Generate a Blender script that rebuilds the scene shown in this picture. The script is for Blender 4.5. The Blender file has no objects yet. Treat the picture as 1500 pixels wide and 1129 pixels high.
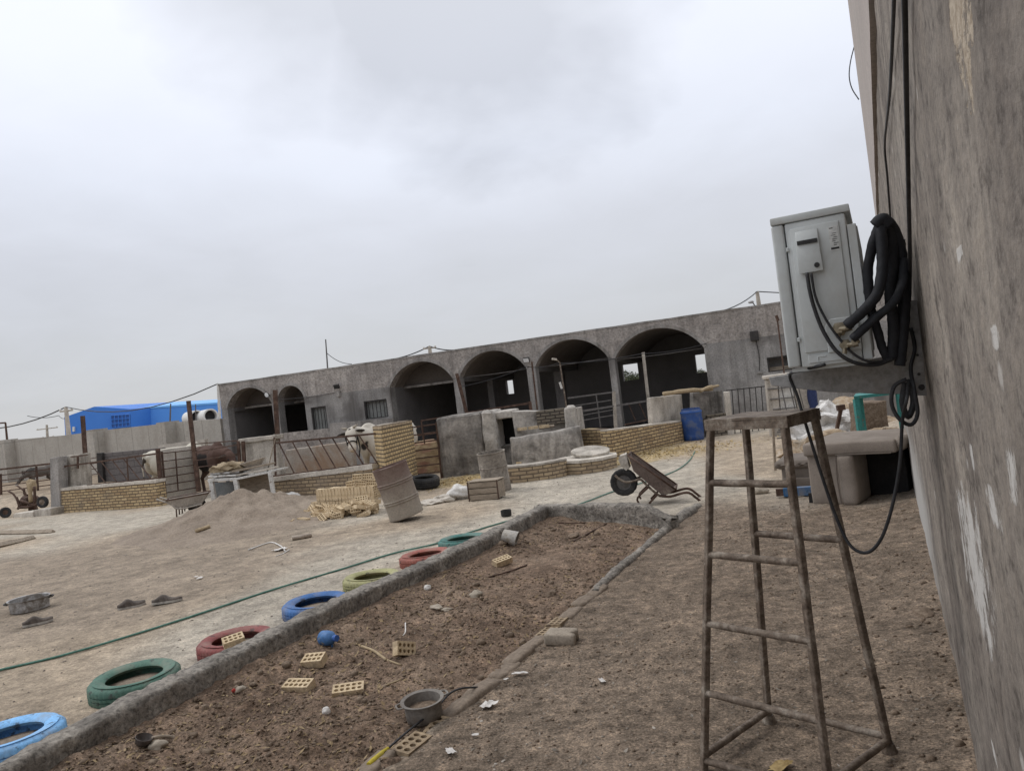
import bpy, bmesh, math, random
from mathutils import Vector, Matrix, noise, Euler
random.seed(7)
S = bpy.context.scene
COL = S.collection
R = math.radians

# ------------------------------------------------------------------ camera model (measured from the photograph)
F, CX, CY, TH, EYE = 1130.0, 750.0, 564.5, R(7.0), 1.6
PITCH = R(0.6474)
def ray(x, y):
    u = (x - CX) / F; v = (CY - y) / F
    a = u*math.cos(TH) + v*math.sin(TH); b = -u*math.sin(TH) + v*math.cos(TH)
    c, s = math.cos(PITCH), math.sin(PITCH)
    return Vector((a, c - b*s, s + b*c))
def G(x, y, z=0.0):                       # survey point on the level z
    r = ray(x, y); t = (z - EYE) / r.z
    return Vector((r.x*t, r.y*t, z))
def D(x, y, Y):                           # survey point at depth Y
    r = ray(x, y); t = Y / r.y
    return Vector((r.x*t, Y, EYE + r.z*t))
# frame along the long plastered wall: s runs along it, t to the right of the camera
WA = R(25.7)
DS = Vector((math.sin(WA), math.cos(WA), 0)); DT = Vector((math.cos(WA), -math.sin(WA), 0))
def ST(s, t, z=0.0): return DS*s + DT*t + Vector((0, 0, z))
def toST(p): return p.x*DS.x + p.y*DS.y, p.x*DT.x + p.y*DT.y
def AT_S(x, y, s):
    r = ray(x, y); k = s / (r.x*DS.x + r.y*DS.y)
    return r*k + Vector((0, 0, EYE))
def AT_T(x, y, t):
    r = ray(x, y); k = t / (r.x*DT.x + r.y*DT.y)
    return r*k + Vector((0, 0, EYE))
class Pl:
    """upright plane over the ground line P-Q; n points to the viewer's side"""
    def __init__(s, P, Q):
        s.P = Vector((P[0], P[1], 0)); s.Q = Vector((Q[0], Q[1], 0))
        s.e = (s.Q - s.P).normalized(); s.n = Vector((s.e.y, -s.e.x, 0))
        if s.n.dot(-s.P) < 0: s.n = -s.n
        s.rz = math.atan2(s.e.y, s.e.x)
    def at(s, x, y, off=0.0):
        r = ray(x, y); o = s.P + s.n*off
        k = o.dot(s.n) / (r.x*s.n.x + r.y*s.n.y)
        return r*k + Vector((0, 0, EYE))
    def pt(s, u, z, off=0.0): return s.P + s.e*u + s.n*off + Vector((0, 0, z))
    def M(s): return Matrix.Translation(s.P) @ Matrix.Rotation(s.rz, 4, 'Z')
    def u(s, x, y): return (s.at(x, y) - s.P).dot(s.e)

# ------------------------------------------------------------------ objects
WM = {}
def tag(o, label=None, cat=None, group=None, kind=None):
    if label: o['label'] = label
    if cat: o['category'] = cat
    if group: o['group'] = group
    if kind: o['kind'] = kind
    return o
def thing(name, label, cat, loc=(0, 0, 0), rz=0.0, group=None, M=None):
    o = bpy.data.objects.new(name, None); COL.objects.link(o)
    o.empty_display_size = 0.2
    m = M if M is not None else Matrix.Translation(Vector(loc)) @ Matrix.Rotation(rz, 4, 'Z')
    o.matrix_world = m; WM[o.name] = m.copy()
    return tag(o, label, cat, group)
def dup(o, M, label=None, group=None):
    kids = [c for c in bpy.data.objects if c.parent == o]
    c = o.copy(); COL.objects.link(c); c.matrix_world = M
    if label: c['label'] = label
    if group: c['group'] = group
    WM[c.name] = M.copy()
    for k in kids:
        k2 = k.copy(); COL.objects.link(k2); k2.parent = c
        for g in [q for q in bpy.data.objects if q.parent == k]:
            g2 = g.copy(); COL.objects.link(g2); g2.parent = k2
    return c

class MB:
    def __init__(s): s.v = []; s.f = []
    def add(s, vs, fs):
        n = len(s.v); s.v += [Vector(p) for p in vs]; s.f += [[i + n for i in f] for f in fs]; return s
    def box(s, c, d, rot=None, M=None):
        c = Vector(c); h = Vector(d)*0.5; vs = []
        for z in (-1, 1):
            for y in (-1, 1):
                for x in (-1, 1): vs.append(Vector((x*h.x, y*h.y, z*h.z)))
        if rot is not None:
            e = Euler(rot) if len(rot) == 3 else rot
            mm = e.to_matrix(); vs = [mm @ p for p in vs]
        vs = [p + c for p in vs]
        if M is not None: vs = [M @ p for p in vs]
        return s.add(vs, [(0,2,3,1),(4,5,7,6),(0,1,5,4),(2,6,7,3),(0,4,6,2),(1,3,7,5)])
    def box6(s, a, b):                    # axis aligned min / max
        a = Vector(a); b = Vector(b); return s.box((a + b)/2, b - a)
    def extrude(s, pts, vec):
        n = len(pts); vec = Vector(vec); pts = [Vector(p) for p in pts]
        nrm = Vector((0, 0, 0))
        for i in range(n): nrm += pts[i].cross(pts[(i+1) % n])
        if nrm.dot(vec) > 0: pts = pts[::-1]
        return s.add(pts + [p + vec for p in pts],
                     [list(range(n)), list(range(2*n - 1, n - 1, -1))] + [[i, n + i, n + (i+1) % n, (i+1) % n] for i in range(n)])
    def tube(s, pts, r, n=8, smooth=0, caps=True, tw=0.0):
        pts = [Vector(p) for p in pts]
        if smooth and len(pts) > 2:
            q = [pts[0]*2 - pts[1]] + pts + [pts[-1]*2 - pts[-2]]; o = []
            for i in range(1, len(q) - 2):
                a, b, c, d = q[i-1], q[i], q[i+1], q[i+2]
                for k in range(smooth):
                    t = k/smooth
                    o.append(0.5*((2*b) + (c - a)*t + (2*a - 5*b + 4*c - d)*t*t + (3*b - a - 3*c + d)*t**3))
            o.append(pts[-1]); pts = o
        m = len(pts); rs = r if isinstance(r, (list, tuple)) else None
        up = None; vs = []
        for i in range(m):
            tg = (pts[min(i+1, m-1)] - pts[max(i-1, 0)])
            if tg.length < 1e-9: tg = Vector((0, 0, 1))
            tg.normalize()
            if up is None:
                up = Vector((0, 0, 1)) if abs(tg.z) < 0.9 else Vector((0, 1, 0))
            x = up.cross(tg)
            if x.length < 1e-6: x = tg.orthogonal()
            x.normalize(); y = tg.cross(x); up = y
            ri = rs[min(int(i*len(rs)/m), len(rs)-1)] if rs and len(rs) != m else (rs[i] if rs else r)
            for k in range(n):
                an = 2*math.pi*k/n + tw
                vs.append(pts[i] + x*(math.cos(an)*ri) + y*(math.sin(an)*ri))
        fs = []
        for i in range(m-1):
            for k in range(n):
                fs.append([i*n + k, i*n + (k+1) % n, (i+1)*n + (k+1) % n, (i+1)*n + k])
        if caps: fs += [list(range(n))[::-1], [(m-1)*n + k for k in range(n)]]
        return s.add(vs, fs)
    def bar(s, a, b, r): return s.tube([a, b], r*1.3, 4, tw=math.pi/4)
    def lathe(s, prof, n=32, M=None, closed=False, a0=0.0, a1=2*math.pi, rad=None):
        full = abs(a1 - a0 - 2*math.pi) < 1e-6; m = len(prof); vs = []; k = n if full else n + 1
        for i in range(k):
            an = a0 + (a1 - a0)*i/n
            for j, (r_, z) in enumerate(prof):
                rr = r_ * (rad(an, z, j) if rad else 1)
                p = Vector((rr*math.cos(an), rr*math.sin(an), z)); vs.append(M @ p if M is not None else p)
        fs = []
        for i in range(n):
            i2 = (i+1) % k
            for j in range(m if closed else m-1):
                j2 = (j+1) % m
                fs.append([i*m + j, i2*m + j, i2*m + j2, i*m + j2])
        return s.add(vs, fs)
    def blob(s, c, r, seed=0, n=2, amp=0.25, sc=(1, 1, 1), freq=1.3):
        bm = bmesh.new(); bmesh.ops.create_icosphere(bm, subdivisions=n, radius=1)
        off = Vector((seed*3.7, seed*1.3, seed*5.1)); c = Vector(c)
        vs = []
        for v in bm.verts:
            k = 1 + amp*noise.noise(v.co*freq + off)
            vs.append(c + Vector((v.co.x*sc[0], v.co.y*sc[1], v.co.z*sc[2]))*(r*k))
        bm.verts.index_update()
        fs = [[v.index for v in f.verts] for f in bm.faces]; bm.free()
        return s.add(vs, fs)
    def ell(s, c, rad, axis=None, n=3):
        bm = bmesh.new(); bmesh.ops.create_icosphere(bm, subdivisions=n, radius=1)
        mm = axis if axis is not None else Matrix.Identity(3)
        vs = [Vector(c) + mm @ Vector((v.co.x*rad[0], v.co.y*rad[1], v.co.z*rad[2])) for v in bm.verts]
        bm.verts.index_update(); fs = [[v.index for v in f.verts] for f in bm.faces]; bm.free()
        return s.add(vs, fs)
    def cone(s, a, b, ra, rb, n=12, steps=3):
        a = Vector(a); b = Vector(b)
        return s.tube([a.lerp(b, i/steps) for i in range(steps+1)], [ra + (rb - ra)*i/steps for i in range(steps+1)], n)
    def build(s, name, mat, parent=None, M=None, world=True, smooth=None, bevel=0, rough=None, label=None, recalc=False, seg=1, weld=False):
        if M is None: M = WM[parent.name] if parent is not None and parent.name in WM else Matrix.Identity(4)
        inv = M.inverted()
        vs = [inv @ p for p in s.v] if world else s.v
        me = bpy.data.meshes.new(name); me.from_pydata([tuple(p) for p in vs], [], s.f)
        if bevel or rough or recalc or weld:
            bm = bmesh.new(); bm.from_mesh(me)
            if weld: bmesh.ops.remove_doubles(bm, verts=bm.verts, dist=0.0005)
            if recalc: bmesh.ops.recalc_face_normals(bm, faces=bm.faces)
            if bevel:
                es = [e for e in bm.edges if len(e.link_faces) == 2 and e.calc_face_angle(0) > 0.5]
                bmesh.ops.bevel(bm, geom=es, offset=bevel, segments=seg, affect='EDGES', profile=0.5, clamp_overlap=True)
            if rough:
                amp, fr, L = rough
                bmesh.ops.triangulate(bm, faces=[f for f in bm.faces if len(f.verts) > 4])
                for _ in range(7):
                    es = [e for e in bm.edges if e.calc_length() > L]
                    if not es: break
                    bmesh.ops.subdivide_edges(bm, edges=es, cuts=1, use_grid_fill=True)
                bm.normal_update()
                for v in bm.verts:
                    w = (M @ v.co)*fr
                    d = noise.noise_vector(w)*0.65 + noise.noise_vector(w*2.9)*0.35
                    v.co += d*amp
            bm.to_mesh(me); bm.free()
        if mat is not None: me.materials.append(mat)
        if smooth is not None:
            me.polygons.foreach_set('use_smooth', [True]*len(me.polygons))
            if smooth < 3: me.set_sharp_from_angle(angle=smooth)
        me.update()
        o = bpy.data.objects.new(name, me); COL.objects.link(o)
        if parent is not None:
            o.parent = parent; WM[o.name] = M.copy()
        else:
            o.matrix_world = M; WM[o.name] = M.copy()
        if label: o['label'] = label
        return o
def TL(x, y=None, z=0.0, rz=0.0):
    v = Vector(x) if y is None else Vector((x, y, z))
    return Matrix.Translation(v) @ Matrix.Rotation(rz, 4, 'Z')

# ------------------------------------------------------------------ materials
class NT:
    def __init__(s, name):
        s.m = bpy.data.materials.new(name); s.m.use_nodes = True; s.t = s.m.node_tree; s.n = s.t.nodes
        s.b = s.n['Principled BSDF']; s.b.inputs['Specular IOR Level'].default_value = 0.3
        s.tc = s.n.new('ShaderNodeTexCoord')
    def node(s, ty, **k):
        n = s.n.new(ty)
        for a, b in k.items(): setattr(n, a, b)
        return n
    def ln(s, a, b): s.t.links.new(a, b)
    def mapped(s, scale=(1, 1, 1), coord='Object'):
        mp = s.node('ShaderNodeMapping'); mp.inputs['Scale'].default_value = scale
        s.ln(s.tc.outputs[coord], mp.inputs['Vector']); return mp.outputs['Vector']
    def noise(s, vec, scale, detail=6, rough=0.6, dist=0.0):
        n = s.node('ShaderNodeTexNoise'); n.inputs['Scale'].default_value = scale; n.inputs['Detail'].default_value = detail
        n.inputs['Roughness'].default_value = rough; n.inputs['Distortion'].default_value = dist
        s.ln(vec, n.inputs['Vector']); return n.outputs['Fac']
    def ramp(s, fac, stops, interp='LINEAR'):
        r = s.node('ShaderNodeValToRGB'); r.color_ramp.interpolation = interp; e = r.color_ramp.elements
        while len(e) < len(stops): e.new(0.5)
        for i, (p, c) in enumerate(stops):
            e[i].position = p; e[i].color = (*c, 1) if len(c) == 3 else c
        s.ln(fac, r.inputs['Fac']); return r.outputs['Color']
    def mix(s, fac, a, b, mode='MIX'):
        m = s.node('ShaderNodeMix', data_type='RGBA', blend_type=mode)
        for sock, v in ((m.inputs['Factor'], fac), (m.inputs['A'], a), (m.inputs['B'], b)):
            if isinstance(v, (int, float)): sock.default_value = v
            elif isinstance(v, tuple): sock.default_value = (*v, 1)
            else: s.ln(v, sock)
        return m.outputs['Result']
    def math(s, op, a, b=0.0, clamp=False):
        m = s.node('ShaderNodeMath', operation=op, use_clamp=clamp)
        for sock, v in ((m.inputs[0], a), (m.inputs[1], b)):
            if isinstance(v, (int, float)): sock.default_value = v
            else: s.ln(v, sock)
        return m.outputs[0]
    def bump(s, h, strength=0.4, dist=0.02):
        b = s.node('ShaderNodeBump'); b.inputs['Strength'].default_value = strength; b.inputs['Distance'].default_value = dist
        s.ln(h, b.inputs['Height']); s.ln(b.outputs['Normal'], s.b.inputs['Normal']); return b
    def base(s, c):
        if isinstance(c, tuple): s.b.inputs['Base Color'].default_value = (*c, 1)
        else: s.ln(c, s.b.inputs['Base Color'])
def lerp3(a, b, t): return tuple(a[i]*(1-t) + b[i]*t for i in range(3))
def surf(name, cols, scale=3.0, rough=0.85, bump=0.35, bdist=0.01, stretch=(1, 1, 1), speck=0.35, speck_scale=40, metal=0.0, lo=0.32, hi=0.68, spec=0.3, dirt=None, dscale=2.0, dlo=0.5, dhi=0.62, streak=0.0, chips=None):
    n = NT(name); v = n.mapped(stretch)
    f = n.noise(v, scale, 9, 0.62, 0.3)
    k = len(cols); st = [(lo + (hi - lo)*i/max(1, k-1), c) for i, c in enumerate(cols)] if k > 1 else [(0.3, cols[0]), (0.7, tuple(x*0.8 for x in cols[0]))]
    c = n.ramp(f, st)
    f2 = n.noise(v, speck_scale, 5, 0.7)
    c = n.mix(speck, c, n.ramp(f2, [(0.36, (0.3, 0.3, 0.3)), (0.5, (1, 1, 1)), (0.66, (1.5, 1.5, 1.5))]), 'MULTIPLY')
    if dirt:
        f3 = n.noise(v, dscale, 8, 0.65, 0.4)
        c = n.mix(n.ramp(f3, [(dlo, (0, 0, 0)), (dhi, (1, 1, 1))]), c, dirt)
    if streak:
        f4 = n.noise(n.mapped((3.2, 3.2, 0.22)), 1.6, 7, 0.65, 0.2); f5 = n.noise(n.tc.outputs['Object'], 0.55, 6, 0.6)
        c = n.mix(streak, c, n.ramp(f4, [(0.32, (0.5, 0.48, 0.46)), (0.5, (1, 1, 1)), (0.7, (1.22, 1.21, 1.2))]), 'MULTIPLY')
        c = n.mix(streak, c, n.ramp(f5, [(0.35, (0.72, 0.70, 0.68)), (0.5, (1, 1, 1)), (0.65, (1.2, 1.19, 1.17))]), 'MULTIPLY')
    if chips:
        f6 = n.noise(n.tc.outputs['Object'], 16, 7, 0.72)
        c = n.mix(n.ramp(f6, [(0.575, (0, 0, 0)), (0.61, (0.9, 0.9, 0.9))]), c, chips)
    n.base(c); n.b.inputs['Roughness'].default_value = rough; n.b.inputs['Metallic'].default_value = metal
    n.b.inputs['Specular IOR Level'].default_value = spec
    h = n.math('ADD', f, n.math('MULTIPLY', f2, 0.6)); n.bump(h, bump, bdist)
    return n.m
def brickm(name, c1, c2, mortar, bw=0.21, bh=0.07, mo=0.012, dirt=(0.16, 0.13, 0.1), bump=0.9, dl=0.55, dh=0.75):
    n = NT(name)
    sp = n.node('ShaderNodeSeparateXYZ'); n.ln(n.tc.outputs['Object'], sp.inputs[0])
    wob = n.noise(n.tc.outputs['Object'], 9, 2)
    cb = n.node('ShaderNodeCombineXYZ'); n.ln(n.math('ADD', sp.outputs['X'], sp.outputs['Y']), cb.inputs[0])
    n.ln(n.math('ADD', sp.outputs['Z'], n.math('MULTIPLY', wob, 0.018)), cb.inputs[1])
    b = n.node('ShaderNodeTexBrick'); n.ln(cb.outputs[0], b.inputs['Vector'])
    b.inputs['Scale'].default_value = 1; b.inputs['Brick Width'].default_value = bw; b.inputs['Row Height'].default_value = bh
    b.inputs['Mortar Size'].default_value = mo; b.inputs['Mortar Smooth'].default_value = 0.3
    b.inputs['Color1'].default_value = (*c1, 1); b.inputs['Color2'].default_value = (*c2, 1); b.inputs['Mortar'].default_value = (*mortar, 1)
    f = n.noise(n.tc.outputs['Object'], 14, 6, 0.7); f2 = n.noise(n.tc.outputs['Object'], 1.6, 6, 0.6)
    c = n.mix(0.6, b.outputs['Color'], n.ramp(f, [(0.3, (0.55, 0.55, 0.55)), (0.7, (1.25, 1.2, 1.1))]), 'MULTIPLY')
    c = n.mix(n.ramp(f2, [(dl, (0, 0, 0)), (dh, (0.75, 0.75, 0.75))]), c, dirt)
    n.base(c); n.b.inputs['Roughness'].default_value = 0.92
    inv = n.math('SUBTRACT', 1.0, b.outputs['Fac'])
    n.bump(n.math('ADD', inv, n.math('MULTIPLY', f, 0.5)), bump, 0.012)
    return n.m
MT = {}
MT['brick'] = brickm('yellow_brick', (0.54, 0.42, 0.25), (0.36, 0.26, 0.15), (0.13, 0.10, 0.075))
MT['brick_dusty'] = brickm('dusty_brick', (0.45, 0.355, 0.24), (0.33, 0.255, 0.175), (0.17, 0.135, 0.10), dirt=(0.26, 0.21, 0.16))
MT['brick_end'] = brickm('yellow_brick_headers', (0.58, 0.44, 0.245), (0.46, 0.34, 0.19), (0.12, 0.095, 0.065), bw=0.165, bh=0.074, mo=0.013)
MT['brick_grey'] = brickm('grey_brick', (0.22, 0.19, 0.15), (0.17, 0.15, 0.12), (0.06, 0.05, 0.045), mo=0.014)
MT['block'] = brickm('concrete_block', (0.17, 0.155, 0.155), (0.15, 0.14, 0.14), (0.11, 0.10, 0.10), bw=0.4, bh=0.2, dirt=(0.12, 0.10, 0.09))
MT['plaster'] = surf('grey_plaster', [(0.19, 0.18, 0.17), (0.265, 0.25, 0.236), (0.325, 0.307, 0.29)], 1.1, bump=0.5, bdist=0.02, speck_scale=22, dirt=(0.24, 0.215, 0.19), dscale=0.9, dlo=0.55, dhi=0.7, streak=0.8)
MT['plaster_rough'] = surf('rough_plaster', [(0.235, 0.214, 0.198), (0.32, 0.291, 0.268), (0.405, 0.37, 0.34)], 2.6, bump=0.9, bdist=0.04, speck_scale=16, speck=0.5, streak=0.5)
MT['plaster_smooth'] = surf('smooth_cement', [(0.19, 0.183, 0.177), (0.25, 0.24, 0.23), (0.31, 0.296, 0.282)], 1.3, bump=0.4, bdist=0.015, speck_scale=24, speck=0.4, dirt=(0.15, 0.14, 0.132), dscale=0.8, streak=0.6)
MT['concrete'] = surf('grey_concrete', [(0.27, 0.245, 0.212), (0.39, 0.355, 0.308), (0.48, 0.44, 0.385)], 2.2, bump=0.5, bdist=0.015, speck_scale=30, streak=0.7)
MT['concrete_pale'] = surf('pale_concrete', [(0.38, 0.345, 0.295), (0.50, 0.455, 0.395), (0.58, 0.535, 0.47)], 2.6, bump=0.4, speck_scale=30)
MT['hut'] = surf('hut_plaster', [(0.10, 0.092, 0.084), (0.24, 0.222, 0.202), (0.34, 0.315, 0.285)], 1.2, bump=0.8, bdist=0.03, speck_scale=18, lo=0.36, hi=0.64, dirt=(0.11, 0.10, 0.09), dscale=1.6, streak=0.8)
MT['hut_pale'] = surf('hut_plaster_pale', [(0.26, 0.24, 0.215), (0.38, 0.352, 0.315), (0.46, 0.425, 0.38)], 2.4, bump=0.9, bdist=0.03, speck_scale=16)
MT['kerb'] = surf('rough_kerb_concrete', [(0.13, 0.116, 0.1), (0.235, 0.212, 0.183), (0.35, 0.318, 0.275)], 5, bump=1.0, bdist=0.035, speck_scale=34, speck=0.8)
MT['dark_int'] = surf('shade_grey_interior', [(0.15, 0.143, 0.14), (0.21, 0.2, 0.196)], 1.4, bump=0.2)  # grey set low to deepen the shade inside the barn
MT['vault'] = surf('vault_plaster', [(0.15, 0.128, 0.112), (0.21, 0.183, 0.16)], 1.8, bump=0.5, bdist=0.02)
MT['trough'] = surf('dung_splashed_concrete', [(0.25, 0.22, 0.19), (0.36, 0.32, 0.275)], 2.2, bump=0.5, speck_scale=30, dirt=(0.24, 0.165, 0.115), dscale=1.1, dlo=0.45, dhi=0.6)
MT['lunette'] = surf('dark_lunette', [(0.085, 0.073, 0.064), (0.125, 0.108, 0.095)], 1.8, bump=0.4)  # even dark brown, deeper than the vault plaster
MT['rust'] = surf('rusty_steel', [(0.045, 0.027, 0.02), (0.085, 0.05, 0.036), (0.14, 0.09, 0.068)], 9, 0.75, 0.4, 0.004, speck_scale=60, metal=0.1)
MT['rust_pale'] = surf('weathered_steel', [(0.08, 0.059, 0.044), (0.155, 0.12, 0.092), (0.30, 0.26, 0.215)], 14, 0.7, 0.5, 0.004, speck_scale=90, speck=0.5, metal=0.1)
MT['grey_steel'] = surf('dull_steel', [(0.10, 0.095, 0.09), (0.16, 0.15, 0.145)], 8, 0.6, 0.2, 0.003, metal=0.2)
MT['black_steel'] = surf('black_painted_steel', [(0.025, 0.023, 0.022), (0.05, 0.045, 0.042)], 8, 0.6, 0.2, 0.003)
MT['white_paint'] = surf('old_white_paint', [(0.42, 0.40, 0.37), (0.60, 0.585, 0.55), (0.68, 0.665, 0.63)], 6, 0.6, 0.3, 0.004, dirt=(0.22, 0.18, 0.14), dscale=7, dlo=0.6, dhi=0.7)
MT['white_bag'] = surf('woven_white_bag', [(0.42, 0.40, 0.37), (0.62, 0.60, 0.57), (0.72, 0.70, 0.67)], 8, 0.7, 0.5, 0.01, speck_scale=80)
MT['rubber'] = surf('tyre_rubber', [(0.022, 0.022, 0.023), (0.045, 0.043, 0.042)], 7, 0.8, 0.3, 0.004, dirt=(0.13, 0.11, 0.09), dscale=6, dlo=0.6, dhi=0.8)
MT['wood'] = surf('grey_wood', [(0.18, 0.145, 0.11), (0.29, 0.24, 0.185), (0.36, 0.30, 0.235)], 5, 0.85, 0.5, 0.006, stretch=(1, 7, 7), speck_scale=25)
MT['wood_tan'] = surf('tan_timber', [(0.28, 0.21, 0.13), (0.42, 0.33, 0.21)], 5, 0.85, 0.5, 0.006, stretch=(1, 6, 6))
MT['clay'] = surf('hollow_clay_brick', [(0.42, 0.32, 0.195), (0.56, 0.44, 0.285), (0.64, 0.52, 0.355)], 14, 0.9, 0.3, 0.004, speck_scale=90, dirt=(0.28, 0.21, 0.14), dscale=9, dlo=0.52, dhi=0.7)
MT['straw'] = surf('straw', [(0.30, 0.21, 0.09), (0.46, 0.345, 0.165)], 20, 0.9, 0.3)
MT['bale'] = surf('straw_bale', [(0.22, 0.15, 0.09), (0.36, 0.265, 0.155), (0.45, 0.35, 0.22)], 5, 0.95, 0.8, 0.02, speck_scale=50, stretch=(1, 1, 3), dirt=(0.24, 0.13, 0.09), dscale=2)
MT['blue_plastic'] = surf('blue_plastic', [(0.012, 0.05, 0.19), (0.02, 0.075, 0.26)], 4, 0.45, 0.1, 0.003, spec=0.5, speck=0.15, dirt=(0.07, 0.10, 0.19), dscale=5)
MT['blue_sheet'] = surf('blue_sheet_metal', [(0.05, 0.19, 0.60), (0.058, 0.21, 0.64)], 0.3, 0.5, 0.05, speck=0.08)
MT['blue_pale'] = surf('pale_blue_roof', [(0.16, 0.42, 0.82), (0.18, 0.45, 0.85)], 0.3, 0.45, 0.05, speck=0.08)
MT['blue_dark'] = surf('blue_shutter', [(0.035, 0.10, 0.33), (0.045, 0.12, 0.37)], 0.8, 0.6, 0.05, speck=0.1)
MT['white_wall'] = surf('white_render', [(0.6, 0.6, 0.58), (0.68, 0.68, 0.66)], 0.8, 0.8, 0.1)
MT['alu'] = surf('old_aluminium', [(0.20, 0.19, 0.185), (0.36, 0.35, 0.34), (0.46, 0.45, 0.44)], 8, 0.55, 0.4, 0.004, speck_scale=60, metal=0.35, dirt=(0.16, 0.14, 0.12), dscale=6)
MT['pot'] = surf('grimy_pot', [(0.16, 0.145, 0.128), (0.25, 0.23, 0.207)], 7, 0.75, 0.3, 0.003, metal=0.1, dirt=(0.15, 0.12, 0.095), dscale=5)
MT['sofa'] = surf('beige_upholstery', [(0.20, 0.168, 0.14), (0.25, 0.213, 0.18), (0.29, 0.25, 0.215)], 3, 0.95, 0.4, 0.006, speck_scale=110, speck=0.25)
MT['sofa2'] = surf('brown_upholstery', [(0.13, 0.108, 0.09), (0.185, 0.157, 0.133)], 3, 0.95, 0.4, 0.006, speck_scale=110, speck=0.25)
MT['black_and_shade'] = surf('matte_black_and_shade', [(0.012, 0.012, 0.013), (0.03, 0.028, 0.027)], 4, 0.9, 0.3)  # near-black for halter, eyes and feet, also painted shade in voids
MT['foam'] = surf('black_pipe_foam', [(0.010, 0.011, 0.014), (0.02, 0.021, 0.025)], 16, 0.7, 0.4, 0.004, speck_scale=60)
MT['cable'] = surf('black_cable', [(0.02, 0.02, 0.023), (0.04, 0.04, 0.042)], 16, 0.55, 0.1)
MT['ac'] = surf('cream_grey_enamel', [(0.50, 0.53, 0.53), (0.54, 0.57, 0.57)], 2.5, 0.42, 0.05, 0.002, speck=0.06, spec=0.4, dirt=(0.40, 0.395, 0.365), dscale=3, dlo=0.48, dhi=0.75)
MT['ac_dark'] = surf('dark_print_and_shade', [(0.04, 0.04, 0.04)], 3, 0.7, 0.1)  # dark grey for print and lens, also painted shade in recesses
MT['brass'] = surf('dull_brass', [(0.20, 0.17, 0.12), (0.3, 0.26, 0.19)], 20, 0.45, 0.2, 0.002, metal=0.6)
MT['teal'] = surf('teal_paint', [(0.03, 0.17, 0.16), (0.05, 0.24, 0.22)], 5, 0.6, 0.2, 0.003, dirt=(0.12, 0.16, 0.14), dscale=6, dlo=0.6)
MT['sand'] = surf('building_sand', [(0.175, 0.138, 0.106), (0.235, 0.189, 0.146), (0.285, 0.233, 0.183)], 1.5, 0.95, 0.8, 0.02, speck_scale=34, speck=0.4)
MT['stone'] = surf('pale_stone', [(0.28, 0.24, 0.19), (0.42, 0.37, 0.30)], 8, 0.9, 0.5, 0.008)
MT['clod'] = surf('soil_clods', [(0.10, 0.073, 0.052), (0.165, 0.122, 0.088), (0.25, 0.195, 0.145)], 40, 0.97, 0.4, 0.006, speck_scale=120)
MT['leaf'] = surf('dry_litter', [(0.12, 0.085, 0.05), (0.25, 0.18, 0.10), (0.36, 0.28, 0.17)], 11, 0.9, 0.2)
MT['gravel'] = surf('grit', [(0.12, 0.10, 0.08), (0.24, 0.21, 0.175), (0.42, 0.38, 0.33)], 9, 0.95, 0.2)
MT['paper'] = surf('dirty_paper', [(0.48, 0.45, 0.42), (0.66, 0.64, 0.61)], 20, 0.9, 0.3)
MT['glass_lamp'] = surf('lamp_glass', [(0.7, 0.72, 0.74), (0.8, 0.82, 0.84)], 6, 0.2, 0.05, spec=0.6)
MT['grille'] = surf('grey_shutter', [(0.20, 0.205, 0.195), (0.27, 0.275, 0.262)], 4, 0.7, 0.2)
MT['hose'] = surf('green_hose', [(0.06, 0.155, 0.12), (0.085, 0.21, 0.165)], 6, 0.5, 0.1, spec=0.4)
MT['bush'] = surf('bush_leaves', [(0.035, 0.045, 0.025), (0.08, 0.09, 0.05)], 3, 0.9, 0.3)
def paint(name, c, worn=(0.10, 0.09, 0.08)):
    return surf(name, [tuple(x*0.75 for x in c), c, tuple(min(1, x*1.15) for x in c)], 6, 0.7, 0.25, 0.004, speck_scale=70, speck=0.3, dirt=lerp3(c, (0.26, 0.22, 0.175), 0.6), dscale=5, dlo=0.5, dhi=0.72, chips=lerp3(c, (0.05, 0.045, 0.042), 0.8))
# ------------------------------------------------------------------ camera, sky, sun
cam = bpy.data.cameras.new('camera'); co = bpy.data.objects.new('camera', cam); COL.objects.link(co); S.camera = co
cam.sensor_width = 36; cam.lens = F/1500*36; cam.clip_end = 3000; cam.clip_start = 0.02
fw = Vector((0, math.cos(PITCH), math.sin(PITCH))); up0 = Vector((0, -math.sin(PITCH), math.cos(PITCH))); rt0 = Vector((1, 0, 0))
rt = rt0*math.cos(TH) + up0*math.sin(-TH)*-1*-1
rt = rt0*math.cos(TH) - up0*math.sin(TH)*1
up = up0*math.cos(TH) + rt0*math.sin(TH)
# image right = (cos, sin) in (a, b) means a = u cos + v sin
rt = rt0*math.cos(TH) - up0*math.sin(TH); up = rt0*math.sin(TH) + up0*math.cos(TH)
co.matrix_world = Matrix(((rt.x, up.x, -fw.x, 0), (rt.y, up.y, -fw.y, 0), (rt.z, up.z, -fw.z, EYE), (0, 0, 0, 1)))
S.view_settings.view_transform = 'Standard'; S.view_settings.look = 'None'; S.view_settings.exposure = 0.1; S.view_settings.gamma = 1
SUNV = Vector((-0.55, 0.25, 0.80)).normalized()
w = bpy.data.worlds.new('World'); S.world = w; w.use_nodes = True
nt = w.node_tree; nt.nodes.clear()
def wn(ty, **k):
    n = nt.nodes.new(ty)
    for a, b in k.items(): setattr(n, a, b)
    return n
def wm(op, a, b=0.0, clamp=False):
    n = wn('ShaderNodeMath', operation=op, use_clamp=clamp)
    for s_, v in ((n.inputs[0], a), (n.inputs[1], b)):
        if isinstance(v, (int, float)): s_.default_value = v
        else: nt.links.new(v, s_)
    return n.outputs[0]
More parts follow.
